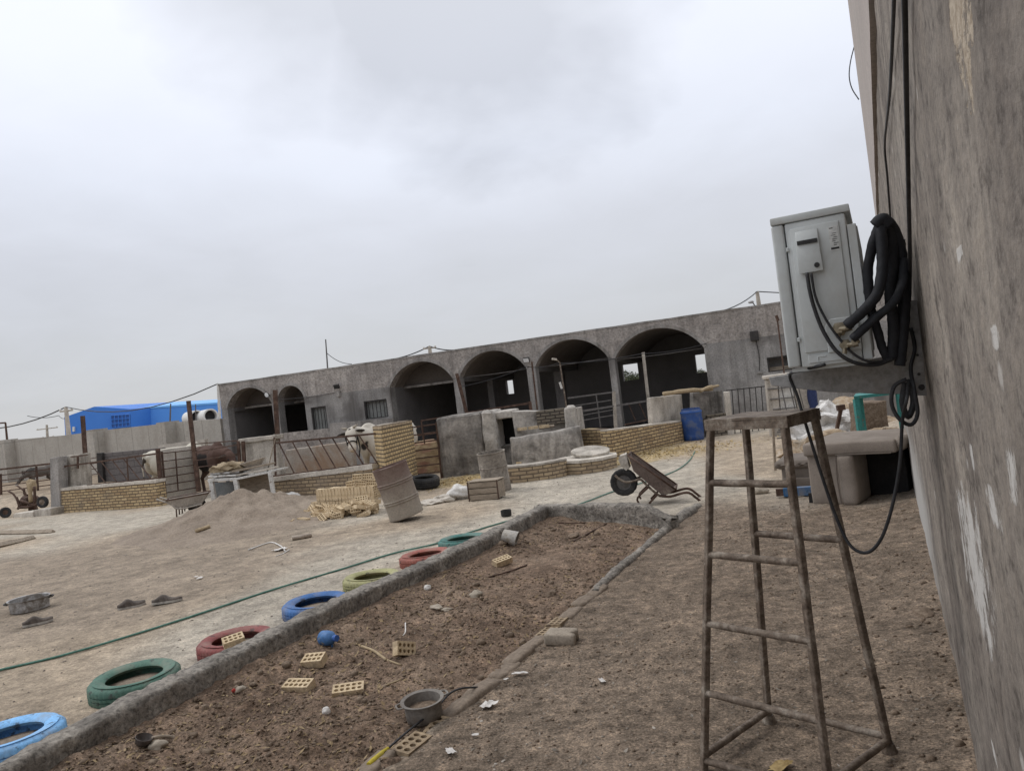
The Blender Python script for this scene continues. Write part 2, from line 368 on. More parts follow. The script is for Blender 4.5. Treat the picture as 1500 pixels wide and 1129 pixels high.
sky = wn('ShaderNodeTexSky', sky_type='NISHITA', sun_disc=False)
sky.sun_elevation = math.asin(SUNV.z); sky.sun_rotation = math.atan2(SUNV.x, SUNV.y)
bg1 = wn('ShaderNodeBackground'); bg1.inputs['Strength'].default_value = 0.1; nt.links.new(sky.outputs[0], bg1.inputs[0])
tc = wn('ShaderNodeTexCoord'); sep = wn('ShaderNodeSeparateXYZ'); nt.links.new(tc.outputs['Generated'], sep.inputs[0])
zz = wm('ADD', wm('MAXIMUM', sep.outputs['Z'], 0.0), 0.22)
cmb = wn('ShaderNodeCombineXYZ'); nt.links.new(wm('DIVIDE', sep.outputs['X'], zz), cmb.inputs[0]); nt.links.new(wm('DIVIDE', sep.outputs['Y'], zz), cmb.inputs[1])
def wnoise(sc, det, dist=0.0, rough=0.55):
    n = wn('ShaderNodeTexNoise'); n.inputs['Scale'].default_value = sc; n.inputs['Detail'].default_value = det; n.inputs['Distortion'].default_value = dist; n.inputs['Roughness'].default_value = rough
    nt.links.new(cmb.outputs[0], n.inputs['Vector']); return n.outputs['Fac']
n1 = wnoise(0.9, 5, 0.4); n2 = wnoise(2.2, 6, 0.3)
rp = wn('ShaderNodeValToRGB'); e = rp.color_ramp.elements
SKYR = [(0.0, (0.60, 0.598, 0.60)), (0.10, (0.645, 0.65, 0.67)), (0.2, (0.72, 0.73, 0.775)), (0.30, (0.86, 0.885, 0.96)), (0.42, (0.97, 0.99, 1.06)), (0.7, (1.15, 1.16, 1.19)), (1.0, (1.25, 1.25, 1.27))]
while len(e) < len(SKYR): e.new(0.5)
for i, (p, c) in enumerate(SKYR): e[i].position = p; e[i].color = (*c, 1)
nt.links.new(wm('MAXIMUM', wm('ADD', sep.outputs['Z'], wm('MULTIPLY', wm('SUBTRACT', n2, 0.5), 0.10)), 0.0), rp.inputs[0])
def lump(px, py, rad, soft):
    d = ray(px, py).normalized()
    sb = wn('ShaderNodeVectorMath', operation='DISTANCE'); nt.links.new(tc.outputs['Generated'], sb.inputs[0]); sb.inputs[1].default_value = d
    q = wm('ADD', sb.outputs['Value'], wm('MULTIPLY', wm('SUBTRACT', n1, 0.5), 0.5))
    q = wm('ADD', q, wm('MULTIPLY', wm('SUBTRACT', n2, 0.5), 0.12))
    return wm('DIVIDE', wm('SUBTRACT', rad, q), soft, True)
dark = wm('MAXIMUM', lump(690, -10, 0.25, 0.11), wm('MULTIPLY', lump(440, -50, 0.20, 0.14), 0.9))
dark = wm('MAXIMUM', dark, wm('MULTIPLY', lump(60, 430, 0.25, 0.3), 0.25))
lowf = wm('ADD', 0.885, wm('MULTIPLY', n1, 0.12))
k = wm('MULTIPLY', lowf, wm('SUBTRACT', 1.0, wm('MULTIPLY', dark, 0.27)))
vm = wn('ShaderNodeVectorMath', operation='SCALE'); nt.links.new(rp.outputs[0], vm.inputs[0]); nt.links.new(k, vm.inputs['Scale'])
bg2 = wn('ShaderNodeBackground'); tint = wn('ShaderNodeVectorMath', operation='MULTIPLY'); nt.links.new(vm.outputs[0], tint.inputs[0]); tint.inputs[1].default_value = (0.985, 1.0, 1.025); nt.links.new(tint.outputs[0], bg2.inputs[0]); bg2.inputs['Strength'].default_value = 1.0
ms = wn('ShaderNodeMixShader'); ms.inputs[0].default_value = 0.94
nt.links.new(bg1.outputs[0], ms.inputs[1]); nt.links.new(bg2.outputs[0], ms.inputs[2])
wo = wn('ShaderNodeOutputWorld'); nt.links.new(ms.outputs[0], wo.inputs[0])
sl = bpy.data.lights.new('sun', 'SUN'); sl.energy = 1.0; sl.angle = R(16); sl.color = (1.0, 0.965, 0.92)
so = bpy.data.objects.new('sun', sl); COL.objects.link(so)
so.rotation_euler = (-SUNV).to_track_quat('-Z', 'Y').to_euler()
so.location = (0, 0, 20)

# ------------------------------------------------------------------ ground
def sst(a, b, x):
    t = max(0.0, min(1.0, (x - a)/(b - a))); return t*t*(3 - 2*t)
def ell_m(x, y, cx, cy, rx, ry, rot=0.0, wob=0.35, fr=0.6):
    dx, dy = x - cx, y - cy; c, s = math.cos(rot), math.sin(rot)
    a = (dx*c + dy*s)/rx; b = (-dx*s + dy*c)/ry
    d = math.sqrt(a*a + b*b) + wob*noise.noise(Vector((x*fr, y*fr, 3.3))) + wob*0.4*noise.noise(Vector((x*fr*4, y*fr*4, 9.3)))
    return 1 - sst(0.75, 1.15, d)
KS = 0.954
KOUT = [(-1.5*KS, -3.90*KS), (2.25*KS, -3.98*KS), (3.51*KS, -4.07*KS), (4.9*KS, -4.09*KS), (5.83*KS, -4.05*KS), (6.97*KS, -3.99*KS), (8.75*KS, -4.06*KS)]
def kout(s):
    for (a, ta), (b, tb) in zip(KOUT, KOUT[1:]):
        if s <= b: return ta + (tb - ta)*(s - a)/(b - a)
    return -4.06*KS
KW = 0.175
def kin(s): return kout(s) + KW + 0.03*noise.noise(Vector((s*1.3, 0, 4)))
def kfar(t): return 8.69*KS - (t + 4.05*KS)*0.24         # inner face of the far kerb
def gz(s, t):
    n = noise.noise(Vector((s*0.8, t*0.8, 0)))*0.02 + noise.noise(Vector((s*3, t*3, 5)))*0.008
    if t > -2.25 and s < 10: n += noise.noise(Vector((s*9, t*9, 2)))*0.008 + 0.012 + noise.noise(Vector((s*25, t*25, 7)))*0.004
    if t > -0.25: n += (t + 0.25)*0.12
    if s > 14: n *= 1.5
    p = ST(s, t)
    if p.x < -8 and p.y > 19: n += 0.42*sst(-10.5, -12.5, p.x)*sst(21.6, 23.2, p.y)
    return n
def soilz(s, t):
    p = Vector((s, t, 0))
    z = 0.004 + 0.066*sst(-2.3, -2.9, t) + noise.noise(p*1.1)*0.026 + noise.noise(p*3.7 + Vector((3, 1, 0)))*0.022
    near = 1 - sst(3.0, 6.5, s)
    c = noise.noise(p*11 + Vector((7, 0, 0))); c2 = noise.noise(p*24)
    z += (0.45 + 0.9*near)*(max(0, c)*0.03 + max(0, c2)*0.014)
    z += 0.09*sst(0.55, 0.0, t - kin(s))*0.7
    return z
ss = [-3 + 0.05*i for i in range(300)]; st_ = 0.055
while ss[-1] < 900: ss.append(ss[-1] + st_); st_ *= 1.10
s_ = -3.0; st_ = 0.2
while s_ > -60: s_ -= st_; st_ *= 1.4; ss.insert(0, s_)
ts = [-7.5 + 0.05*i for i in range(158)]; st_ = 0.055
while ts[-1] < 900: ts.append(ts[-1] + st_); st_ *= 1.14
t_ = -7.5; st_ = 0.055
while t_ > -900: t_ -= st_; st_ *= 1.10; ts.insert(0, t_)
vs = []; cols = []; nT = len(ts)
C_DUST = (0.37, 0.305, 0.232); C_CONC = (0.395, 0.355, 0.295); C_SAND = (0.28, 0.231, 0.18); C_PATH = (0.203, 0.16, 0.122)
C_STRAW = (0.42, 0.33, 0.19); C_MAN = (0.245, 0.19, 0.135); C_FAR = (0.36, 0.31, 0.235)
for s in ss:
    for t in ts:
        p = ST(s, t)
        big = abs(t) < 60 and -5 < s < 80
        z = gz(s, t) if big else 0.0
        inbed = 1.2 < s < kfar(t) + 0.04 and kout(s) + 0.1 < t < -2.23
        if inbed: z = -0.10
        p.z = z; vs.append(p)
        x, y = p.x, p.y
        if not big: cols.append((*C_FAR, 1)); continue
        c = lerp3(C_CONC, C_DUST, sst(-0.1, 0.3, noise.noise(Vector((x*0.35, y*0.35, 1)))))
        c = lerp3(c, C_SAND, ell_m(x, y, -6.0, 9.7, 4.0, 3.9, 0.1, 0.3, 0.5))
        c = lerp3(c, C_DUST, 0.8*ell_m(x, y, -11, 22.5, 4.5, 3.0, 0, 0.3))
        c = lerp3(c, C_STRAW, 0.9*ell_m(x, y, -0.3, 15.6, 2.7, 1.1, 0, 0.5, 1.2))
        c = lerp3(c, C_STRAW, 0.8*ell_m(x, y, 3.0, 16.4, 1.8, 1.5, 0, 0.5, 1.2))
        c = lerp3(c, C_DUST, 0.7*ell_m(x, y, 5.5, 15.5, 2.5, 3.0, 0, 0.5, 1.0))
        m = sst(18.2, 19.2, y + 0.30*x)*(1 if x < 4.2 else 0)
        c = lerp3(c, C_MAN, 0.85*m)
        nn = noise.noise(Vector((x*0.9, y*0.9, 6)))*0.9 + noise.noise(Vector((x*3, y*3, 6)))*0.3
        pm = sst(-2.35, -2.1, t)*(1 - sst(8.6, 10.4, s + nn))*(1 if t < 0.8 else 0)
        c = lerp3(c, C_PATH, pm)
        v = 1 + 0.14*noise.noise(Vector((x*1.7, y*1.7, 2))) + 0.16*pm*noise.noise(Vector((x*2.6, y*2.6, 12))) + 0.10*noise.noise(Vector((s*0.6, t*2.2, 22)))
        cols.append((c[0]*v, c[1]*v, c[2]*v, pm))
fs = []
for i in range(len(ss)-1):
    for j in range(nT-1):
        fs.append((i*nT + j, (i+1)*nT + j, (i+1)*nT + j+1, i*nT + j+1))
me = bpy.data.meshes.new('ground'); me.from_pydata([tuple(v) for v in vs], [], fs)
ca = me.color_attributes.new('soil_colour', 'FLOAT_COLOR', 'POINT')
ca.data.foreach_set('color', [q for c in cols for q in c])
me.polygons.foreach_set('use_smooth', [True]*len(me.polygons))
if me.polygons[0].normal.z < 0: me.flip_normals()
def ground_mat(name, base=None, k1=0.6, bumpd=0.03, bumps=0.8, peb=0.5, pc=(1.5, 1.45, 1.4)):
    n = NT(name); v = n.tc.outputs['Object']
    if base is None:
        a = n.node('ShaderNodeVertexColor', layer_name='soil_colour'); c = a.outputs['Color']; kf = n.math('ADD', 0.35, n.math('MULTIPLY', a.outputs['Alpha'], 0.5))
    else: c = n.ramp(n.noise(v, 2.2, 9, 0.65, 0.3), base); kf = 0.75
    f1 = n.noise(v, 4.5, 10, 0.68); f2 = n.noise(v, 38, 6, 0.7); f3 = n.noise(v, 0.7, 6, 0.6, 0.5)
    c = n.mix(k1, c, n.ramp(f1, [(0.36, (0.55, 0.55, 0.55)), (0.51, (1, 1, 1)), (0.64, (1.4, 1.38, 1.35))]), 'MULTIPLY')
    c = n.mix(0.35, c, n.ramp(f3, [(0.35, (0.7, 0.69, 0.68)), (0.65, (1.18, 1.18, 1.18))]), 'MULTIPLY')
    c = n.mix(0.5, c, n.ramp(f2, [(0.35, (0.35, 0.34, 0.33)), (0.46, (0.95, 0.95, 0.95)), (0.54, (1.05, 1.05, 1.05)), (0.66, (1.75, 1.7, 1.65))]), 'MULTIPLY')
    f5 = n.noise(v, 13, 10, 0.75); f6 = n.noise(v, 85, 5, 0.75)
    c = n.mix(kf, c, n.ramp(f5, [(0.38, (0.5, 0.49, 0.48)), (0.47, (0.92, 0.92, 0.92)), (0.53, (1.06, 1.06, 1.06)), (0.62, (1.5, 1.47, 1.43))]), 'MULTIPLY')
    c = n.mix(kf, c, n.ramp(f6, [(0.37, (0.35, 0.34, 0.33)), (0.47, (0.95, 0.95, 0.95)), (0.53, (1.05, 1.05, 1.05)), (0.63, (1.9, 1.83, 1.76))]), 'MULTIPLY')
    vo = n.node('ShaderNodeTexVoronoi'); vo.inputs['Scale'].default_value = 26; n.ln(v, vo.inputs['Vector'])
    d = n.ramp(vo.outputs['Distance'], [(0.12, (1, 1, 1)), (0.24, (0, 0, 0))])
    sepc = n.node('ShaderNodeSeparateColor'); n.ln(vo.outputs['Color'], sepc.inputs[0])
    pk = n.math('MULTIPLY', d, n.math('GREATER_THAN', sepc.outputs[0], 0.72))
    c = n.mix(n.math('MULTIPLY', pk, peb), c, n.mix(sepc.outputs[1], (0.12, 0.10, 0.085), (0.42, 0.38, 0.33)))
    n.base(c); n.b.inputs['Roughness'].default_value = 0.97; n.b.inputs['Specular IOR Level'].default_value = 0.15
    h = n.math('ADD', n.math('MULTIPLY', f1, 0.7), n.math('ADD', n.math('ADD', n.math('MULTIPLY', f2, 0.45), n.math('MULTIPLY', f5, 0.8)), n.math('MULTIPLY', pk, 0.35)))
    n.bump(h, bumps, bumpd); return n.m
me.materials.append(ground_mat('yard_ground'))
go = bpy.data.objects.new('ground', me); COL.objects.link(go); go['kind'] = 'structure'

# planting bed soil
sv = []; dsx = 0.022; s0, s1 = 1.3, 8.9
cs = []; s = s0
while s < s1: cs.append(s); s += dsx if s < 6 else dsx*1.8
NTT = 82; sf = []
for s in cs:
    a = kout(s) + 0.09; b = -2.12
    for j in range(NTT+1):
        t = a + (b - a)*j/NTT
        p = ST(s, t); p.z = soilz(s, t) - (0.06*sst(-2.2, -2.12, t))
        if s > kfar(t) + 0.1: p.z = -0.05
        sv.append(p)
for i in range(len(cs)-1):
    for j in range(NTT):
        q = i*(NTT+1) + j; sf.append((q, q+NTT+1, q+NTT+2, q+1))
me = bpy.data.meshes.new('planting_bed_soil'); me.from_pydata([tuple(v) for v in sv], [], sf)
me.polygons.foreach_set('use_smooth', [True]*len(me.polygons))
if me.polygons[0].normal.z < 0: me.flip_normals()
me.materials.append(ground_mat('bed_soil', [(0.3, (0.125, 0.088, 0.064)), (0.5, (0.19, 0.137, 0.10)), (0.7, (0.245, 0.185, 0.138))], 0.5, 0.03, 0.8, 0.4))
bo = bpy.data.objects.new('planting_bed_soil', me); COL.objects.link(bo); bo['kind'] = 'structure'

# kerb round the bed (rough cast concrete)
kv = []; kf = []; kn = []
def ksec(pos, out, seed, h=0.25, wd=KW):
    prof = [(0.0, -0.12), (0.0, 0.05), (0.002, 0.12), (0.008, h-0.012), (0.025, h), (wd*0.35, h+0.004), (wd*0.6, h+0.004), (wd-0.026, h+0.002), (wd-0.008, h-0.010), (wd-0.003, h-0.03), (wd-0.004, 0.12), (wd-0.004, 0.09), (wd, 0.06), (wd+0.004, 0.04), (wd+0.012, 0.02), (wd+0.02, -0.12)]
    r_ = []
    for (o, z) in prof:
        p = pos + out*o + Vector((0, 0, z))
        if z > -0.1:
            q = p*6; q2 = p*17
            p = p + noise.noise_vector(q)*0.012 + noise.noise_vector(q2)*0.010 + noise.noise_vector(p*42)*0.007 + Vector((0, 0, noise.noise(p*1.6)*0.014))
        r_.append(p)
    return r_
secs = []
s = -0.5
while s < 8.72*KS: secs.append(ksec(ST(s, kout(s)), DT, 0)); s += 0.02
t = -4.06*KS
while t < -2.12:
    dirv = (DS*0.24*-1 + DT).normalized(); outv = Vector((dirv.y, -dirv.x, 0))
    if outv.dot(DS) > 0: outv = -outv
    base_ = ST(kfar(t) + KW*1.05, t)
    secs.append(ksec(base_, outv, 1, h=0.25 - 0.15*sst(-2.5, -2.1, t))); t += 0.035
m = len(secs[0])
for q in secs: kv += q
for i in range(len(secs)-1):
    for j in range(m-1): kf.append((i*m+j, (i+1)*m+j, (i+1)*m+j+1, i*m+j+1))
kf += [tuple(range(m)), tuple((len(secs)-1)*m + j for j in range(m))]
mb = MB(); mb.add(kv, kf)
o = mb.build('concrete_kerb', MT['kerb'], M=TL(ST(4, -4)), smooth=4, recalc=True)
tag(o, 'rough grey concrete kerb between the soil bed and the painted tyres', 'kerb')

# ------------------------------------------------------------------ plastered building on the right
BM = TL(ST(0, 0.14), rz=math.pi/2 - WA)            # local x = along the wall, local -y = to the right
bd = thing('plastered_building', 'tall building with dark stained cement wall and pale upper storey at the right', 'building', M=BM)
def wall_mat():
    n = NT('stained_cement_wall'); ob = n.tc.outputs['Object']
    sp = n.node('ShaderNodeSeparateXYZ'); n.ln(ob, sp.inputs[0]); X, Z = sp.outputs['X'], sp.outputs['Z']
    f1 = n.noise(ob, 1.6, 10, 0.68, 0.4); f2 = n.noise(n.mapped((2.2, 1, 0.6)), 1.3, 7, 0.6); f3 = n.noise(n.mapped((0.6, 1, 0.8)), 60, 6, 0.72); f4 = n.noise(n.mapped((0.5, 1, 0.7)), 17, 8, 0.72)
    c = n.ramp(f1, [(0.3, (0.145, 0.124, 0.106)), (0.48, (0.222, 0.195, 0.168)), (0.68, (0.292, 0.259, 0.223))])
    c = n.mix(0.8, c, n.ramp(f2, [(0.33, (0.55, 0.53, 0.54)), (0.55, (1.0, 1, 1)), (0.72, (1.3, 1.3, 1.3))]), 'MULTIPLY')
    c = n.mix(0.85, c, n.ramp(f4, [(0.38, (0.45, 0.43, 0.42)), (0.47, (1, 1, 1)), (0.64, (1.28, 1.26, 1.22))]), 'MULTIPLY')
    c = n.mix(0.5, c, n.ramp(f3, [(0.3, (0.35, 0.34, 0.33)), (0.5, (1, 1, 1)), (0.75, (1.5, 1.5, 1.5))]), 'MULTIPLY')
    vc = n.node('ShaderNodeTexVoronoi', feature='DISTANCE_TO_EDGE'); vc.inputs['Scale'].default_value = 0.8
    wv = n.node('ShaderNodeVectorMath', operation='ADD'); nv = n.node('ShaderNodeTexNoise'); nv.inputs['Scale'].default_value = 3.0; nv.inputs['Detail'].default_value = 6; n.ln(ob, nv.inputs['Vector']); n.ln(ob, wv.inputs[0]); n.ln(nv.outputs['Color'], wv.inputs[1]); n.ln(wv.outputs[0], vc.inputs['Vector'])
    ck = n.math('MULTIPLY', n.ramp(vc.outputs['Distance'], [(0.0, (1, 1, 1)), (0.008, (0, 0, 0))]), n.ramp(f1, [(0.45, (0, 0, 0)), (0.55, (0.8, 0.8, 0.8))]))
    c = n.mix(ck, c, (0.055, 0.047, 0.04))
    # whitewash splashes and runs
    st = n.noise(n.mapped((9, 1, 5)), 1.0, 8, 0.72, 0.2)
    def run(s0, z0, z1, wd, slope=0.0, k=5.0, thr=0.62):
        dx = n.math('ABSOLUTE', n.math('SUBTRACT', n.math('SUBTRACT', X, s0), n.math('MULTIPLY', n.math('SUBTRACT', Z, z0), slope)))
        a = n.math('SUBTRACT', 1.0, n.math('DIVIDE', dx, wd), True)
        b = n.math('MULTIPLY', n.math('MULTIPLY', n.math('SUBTRACT', Z, z0), k, True), n.math('MULTIPLY', n.math('SUBTRACT', z1, Z), k, True))
        v = n.math('ADD', n.math('MULTIPLY', a, b), n.math('ADD', n.math('MULTIPLY', n.math('SUBTRACT', st, 0.5), 2.6), n.math('MULTIPLY', n.math('SUBTRACT', f4, 0.5), 2.2)))
        return n.math('MULTIPLY', n.math('SUBTRACT', v, thr + 0.2), 3.5, True)
    tot = None
    def rpx(pt, pb, wd, k=5.0, thr=0.62):
        wd = wd*2.6
        a = AT_T(*pt, 0.14); b = AT_T(*pb, 0.14); k = 4.5/abs(a.z - b.z)
        thr = thr - 0.22; sa, sb = toST(a)[0], toST(b)[0]
        return run(sb, b.z, a.z, wd, (sa - sb)/(a.z - b.z), k, thr)
    for r_ in (rpx((1405, 690), (1445, 960), 0.20, 4, 0.5), rpx((1444, 695), (1462, 790), 0.06, 6, 0.55), rpx((1404, 770), (1425, 880), 0.08, 5, 0.75), rpx((1480, 640), (1490, 760), 0.05, 6, 0.7), rpx((1452, 1080), (1462, 1129), 0.05, 6, 0.6), rpx((1455, 470), (1463, 520), 0.03, 9, 0.55), rpx((1402, 360), (1408, 380), 0.05, 9, 0.55), rpx((1418, 640), (1425, 700), 0.05, 8, 0.8)):
        tot = r_ if tot is None else n.math('MAXIMUM', tot, r_)
    c = n.mix(n.math('MULTIPLY', tot, 0.85), c, (0.56, 0.545, 0.52))
    vf = n.node('ShaderNodeTexVoronoi'); vf.inputs['Scale'].default_value = 7; n.ln(n.mapped((0.7, 1, 1)), vf.inputs['Vector']); sf_ = n.node('ShaderNodeSeparateColor'); n.ln(vf.outputs['Color'], sf_.inputs[0])
    fl = n.math('MULTIPLY', n.math('GREATER_THAN', sf_.outputs[0], 0.80), n.math('MULTIPLY', n.math('SUBTRACT', 0.17, n.math('ADD', vf.outputs['Distance'], n.math('MULTIPLY', n.math('SUBTRACT', f4, 0.5), 0.5))), 14.0, True))
    c = n.mix(n.math('MULTIPLY', fl, 0.7), c, (0.5, 0.475, 0.44))
    far = n.math('MULTIPLY', n.math('MULTIPLY', n.math('SUBTRACT', X, 4.6), 0.5, True), n.math('MULTIPLY', n.math('SUBTRACT', 1.25, n.math('ADD', Z, n.math('MULTIPLY', st, 0.7))), 2.2, True))
    c = n.mix(n.math('MULTIPLY', far, 0.85), c, (0.46, 0.45, 0.43))
    # broken render showing the paler coat
    a = AT_T(1408, 25, 0.14); a0 = toST(a)[0]
    dv = n.math('ADD', n.math('ABSOLUTE', n.math('MULTIPLY', n.math('SUBTRACT', X, a0), 8.0)), n.math('ABSOLUTE', n.math('MULTIPLY', n.math('SUBTRACT', Z, a.z + 0.03), 6.0)))
    pm = n.math('MULTIPLY', n.math('SUBTRACT', 1.0, n.math('ADD', dv, n.math('MULTIPLY', n.math('SUBTRACT', f4, 0.5), 4.5))), 5.0, True)
    c = n.mix(pm, c, n.ramp(f3, [(0.4, (0.30, 0.24, 0.175)), (0.6, (0.5, 0.43, 0.34))]))
    n.base(c); n.b.inputs['Roughness'].default_value = 0.93
    h = n.math('ADD', n.math('ADD', f1, n.math('MULTIPLY', f4, 0.6)), n.math('ADD', n.math('MULTIPLY', f3, 0.4), n.math('SUBTRACT', n.math('MULTIPLY', tot, 0.15), n.math('MULTIPLY', pm, 0.6))))
    n.bump(h, 0.5, 0.015); return n.m
mw = MB()
X0, X1, ZB = -3.0, 10.45, 3.02
nx, nz = 240, 46
for i in range(nx+1):
    for j in range(nz+1):
        x = X0 + (X1 - X0)*i/nx; z = -0.3 + (ZB + 0.3)*j/nz
        d = noise.noise(Vector((x*1.1, 0, z*1.1)))*0.008 + noise.noise(Vector((x*4, 2, z*4)))*0.005
        if i == nx: d += 0
        mw.v.append(Vector((x, d - 0.0, z)))
for i in range(nx):
    for j in range(nz):
        q = i*(nz+1)+j; mw.f.append([q, q+1, q+nz+2, q+nz+1])
b0 = len(mw.v)
mw.v += [Vector((X0, -4, -0.3)), Vector((X0, -4, ZB)), Vector((X1, -4, -0.3)), Vector((X1, -4, ZB))]
mw.f += [[nx*(nz+1)+j for j in range(nz+1)] + [b0+3, b0+2], [j for j in range(nz, -1, -1)] + [b0, b0+1], [b0, b0+2, b0+3, b0+1]]
MT['nearwall'] = wall_mat()
mw.build('cement_wall', MT['nearwall'], bd, world=False, smooth=0.6)
mu = MB()
NXU = 60; tv = []
rag = lambda x: ZB + 0.03 + 0.05*noise.noise(Vector((x*1.7, 0, 0))) + 0.02*noise.noise(Vector((x*7, 0, 0)))
for i in range(NXU+1):
    x = X0 + (X1 + 0.02 - X0)*i/NXU
    mu.v += [Vector((x, 0.022, rag(x))), Vector((x, 0.022, 6.6)), Vector((x, -0.25, rag(x)))]
for i in range(NXU):
    q = i*3; mu.f += [[q, q+1, q+4, q+3], [q, q+3, q+5, q+2]]
mu.box6((X0, -4, ZB + 0.001), (X1 + 0.02, -0.24, 6.58))
mu.add([(X1+0.02, 0.022, rag(X1)), (X1+0.02, 0.022, 6.6), (X1+0.02, -0.25, 6.6), (X1+0.02, -0.25, rag(X1))], [(0, 3, 2, 1)])
MT['pale_upper'] = surf('pale_pink_render', [(0.38, 0.335, 0.31), (0.43, 0.385, 0.355)], 1.2, 0.9, 0.25, 0.01, dirt=(0.36, 0.33, 0.305))
mu.build('upper_wall', MT['pale_upper'], bd, world=False, recalc=True)

# ------------------------------------------------------------------ air conditioner unit, bracket, hoses, cables
SA = 2.90
AM = TL(ST(SA, -0.167, 1.567), rz=-WA)     # local x = towards the wall (t), local y = away from the viewer (s), z up
ac = thing('air_conditioner', 'cream grey outdoor air conditioner unit on a wall bracket', 'air conditioner', M=AM)
W2, H2, L2 = 0.137, 0.54, 0.80
mb = MB(); mb.box6((-W2+0.045, 0.0, 0.0), (W2-0.03, L2, H2-0.0268)); mb.build('casing', MT['ac'], ac, world=False, bevel=0.008, seg=2, smooth=0.6)
mb = MB(); mb.box6((-W2-0.004, -0.004, 0.0), (W2-0.012, L2+0.004, 0.028)); mb2 = mb
mb = MB(); mb.box6((-W2, -0.005, H2-0.026), (W2-0.014, L2+0.005, H2)); mb.build('lid', MT['ac'], ac, world=False, bevel=0.004, seg=2, smooth=0.6)
mb = MB(); mb.box6((-W2, -0.003, 0.004), (-W2+0.042, L2, H2-0.0275)); mb.build('front_cover', MT['ac'], ac, world=False, bevel=0.008, seg=3, smooth=0.6)
mb = MB(); mb.box6((-W2+0.062, -0.008, 0.05), (W2-0.052, 0.001, H2-0.05)); mb.build('service_panel', MT['ac'], ac, world=False, bevel=0.006, seg=2, smooth=0.6)
mb = MB(); mb.box6((W2-0.028, 0.003, 0.004), (W2, L2-0.02, H2-0.07))
for k in range(16): mb.box((W2+0.001, 0.03 + k*0.046, H2*0.46), (0.006, 0.004, H2*0.8))
mb.build('coil_guard', MT['ac'], ac, world=False, bevel=0.004, smooth=0.6)
mb = MB(); mb.add([(-0.058, -0.008, 0.335), (0.016, -0.008, 0.335), (0.016, -0.008, 0.475), (-0.058, -0.008, 0.475), (-0.062, -0.034, 0.325), (0.020, -0.034, 0.325), (0.016, -0.028, 0.445), (-0.058, -0.028, 0.445), (0.016, -0.012, 0.475), (-0.058, -0.012, 0.475)],
   [(4, 5, 6, 7), (7, 6, 8, 9), (0, 1, 5, 4), (1, 2, 8, 6, 5), (0, 4, 7, 9, 3)])
tb = mb.build('terminal_cover', MT['ac'], ac, world=False, bevel=0.004, seg=2, smooth=0.6, recalc=True)
mb = MB(); mb.box((-0.021, -0.0325, 0.432), (0.066, 0.004, 0.014)); mb.build('recess_shade_strip', MT['ac_dark'], tb, M=AM, world=False); mb = MB(); mb.lathe([(0, 0), (0.009, 0), (0.009, 0.003), (0, 0.003)], 14, Matrix.Translation((0.001, -0.0335, 0.347)) @ Matrix.Rotation(R(90), 4, 'X'))  # raised dark strip paints the shade of the grip recess
g = mb.build('hole_shade_disc', MT['ac_dark'], tb, M=AM, world=False)  # raised dark disc paints the shade of a screw hole
mb = MB(); mb.box((0.064, -0.0088, 0.43), (0.030, 0.0016, 0.085)); st_o = mb.build('rating_sticker', surf('sticker_grey', [(0.5, 0.51, 0.5), (0.56, 0.57, 0.56)], 40, 0.5, 0), ac, world=False)
mb = MB(); mb.box((0.064, -0.0099, 0.396), (0.026, 0.0006, 0.007)); mb.box((0.058, -0.0099, 0.466), (0.012, 0.0006, 0.003))
for q in range(7): mb.box((0.066 + 0.004*math.sin(q*2.1), -0.0099, 0.407 + q*0.0068), (0.010 + 0.006*abs(math.sin(q*1.7)), 0.0006, 0.0018))
mb.build('print', MT['ac_dark'], st_o, M=AM, world=False)
mb = MB(); mb.add([(0.0, -0.010, 0.04), (0.108, -0.010, 0.04), (0.108, -0.010, 0.14), (0.09, -0.010, 0.158), (0.02, -0.010, 0.158), (0.0, -0.010, 0.135), (0.0, -0.002, 0.04), (0.108, -0.002, 0.04), (0.108, -0.002, 0.14), (0.09, -0.002, 0.158), (0.02, -0.002, 0.158), (0.0, -0.002, 0.135)],
   [(0, 1, 2, 3, 4, 5)] + [(i, i+6, (i+1) % 6 + 6, (i+1) % 6) for i in range(6)])
vp = mb.build('valve_plate', MT['ac'], ac, world=False, bevel=0.003, recalc=True, smooth=0.6)
mb = MB()
for (x, z, k) in ((0.045, 0.118, 1.0), (0.058, 0.062, 0.8)):
    Mx = Matrix.Translation((x, -0.010, z)) @ Matrix.Rotation(R(90), 4, 'X')
    mb.lathe([(0.0, 0), (0.026*k, 0), (0.026*k, 0.005), (0.013*k, 0.007), (0.013*k, 0.026), (0.016*k, 0.026), (0.016*k, 0.040), (0, 0.040)], 6, Mx)
    mb.tube([(x, -0.04, z), (x+0.02, -0.047, z-0.002), (x+0.045, -0.05, z+0.008)], 0.0105*k, 10); mb.lathe([(0, 0), (0.014, 0), (0.014, 0.018), (0, 0.018)], 6, Matrix.Translation((x+0.022, -0.048, z)) @ Matrix.Rotation(R(80), 4, 'Y'))
    mb.tube([(x, -0.03, z), (x-0.006, -0.032, z-0.03)], 0.008, 8)
mb.build('service_valve', MT['brass'], vp, M=AM, world=False, smooth=0.6)
mb = MB(); mb.box6((-W2+0.07, -0.004, 0.012), (W2-0.06, 0.0005, 0.042)); mb.box((-0.035, -0.005, 0.026), (0.004, 0.004, 0.014)); mb.box((-0.022, -0.005, 0.032), (0.03, 0.004, 0.004))
mb.build('base_lip', MT['ac'], ac, world=False, bevel=0.003)
for y_ in (0.02, 0.66): mb = MB(); mb.box6((-W2+0.01, y_, -0.012), (W2-0.02, y_ + 0.04, 0.0)); mb.build('foot_rail', MT['ac'], ac, world=False)
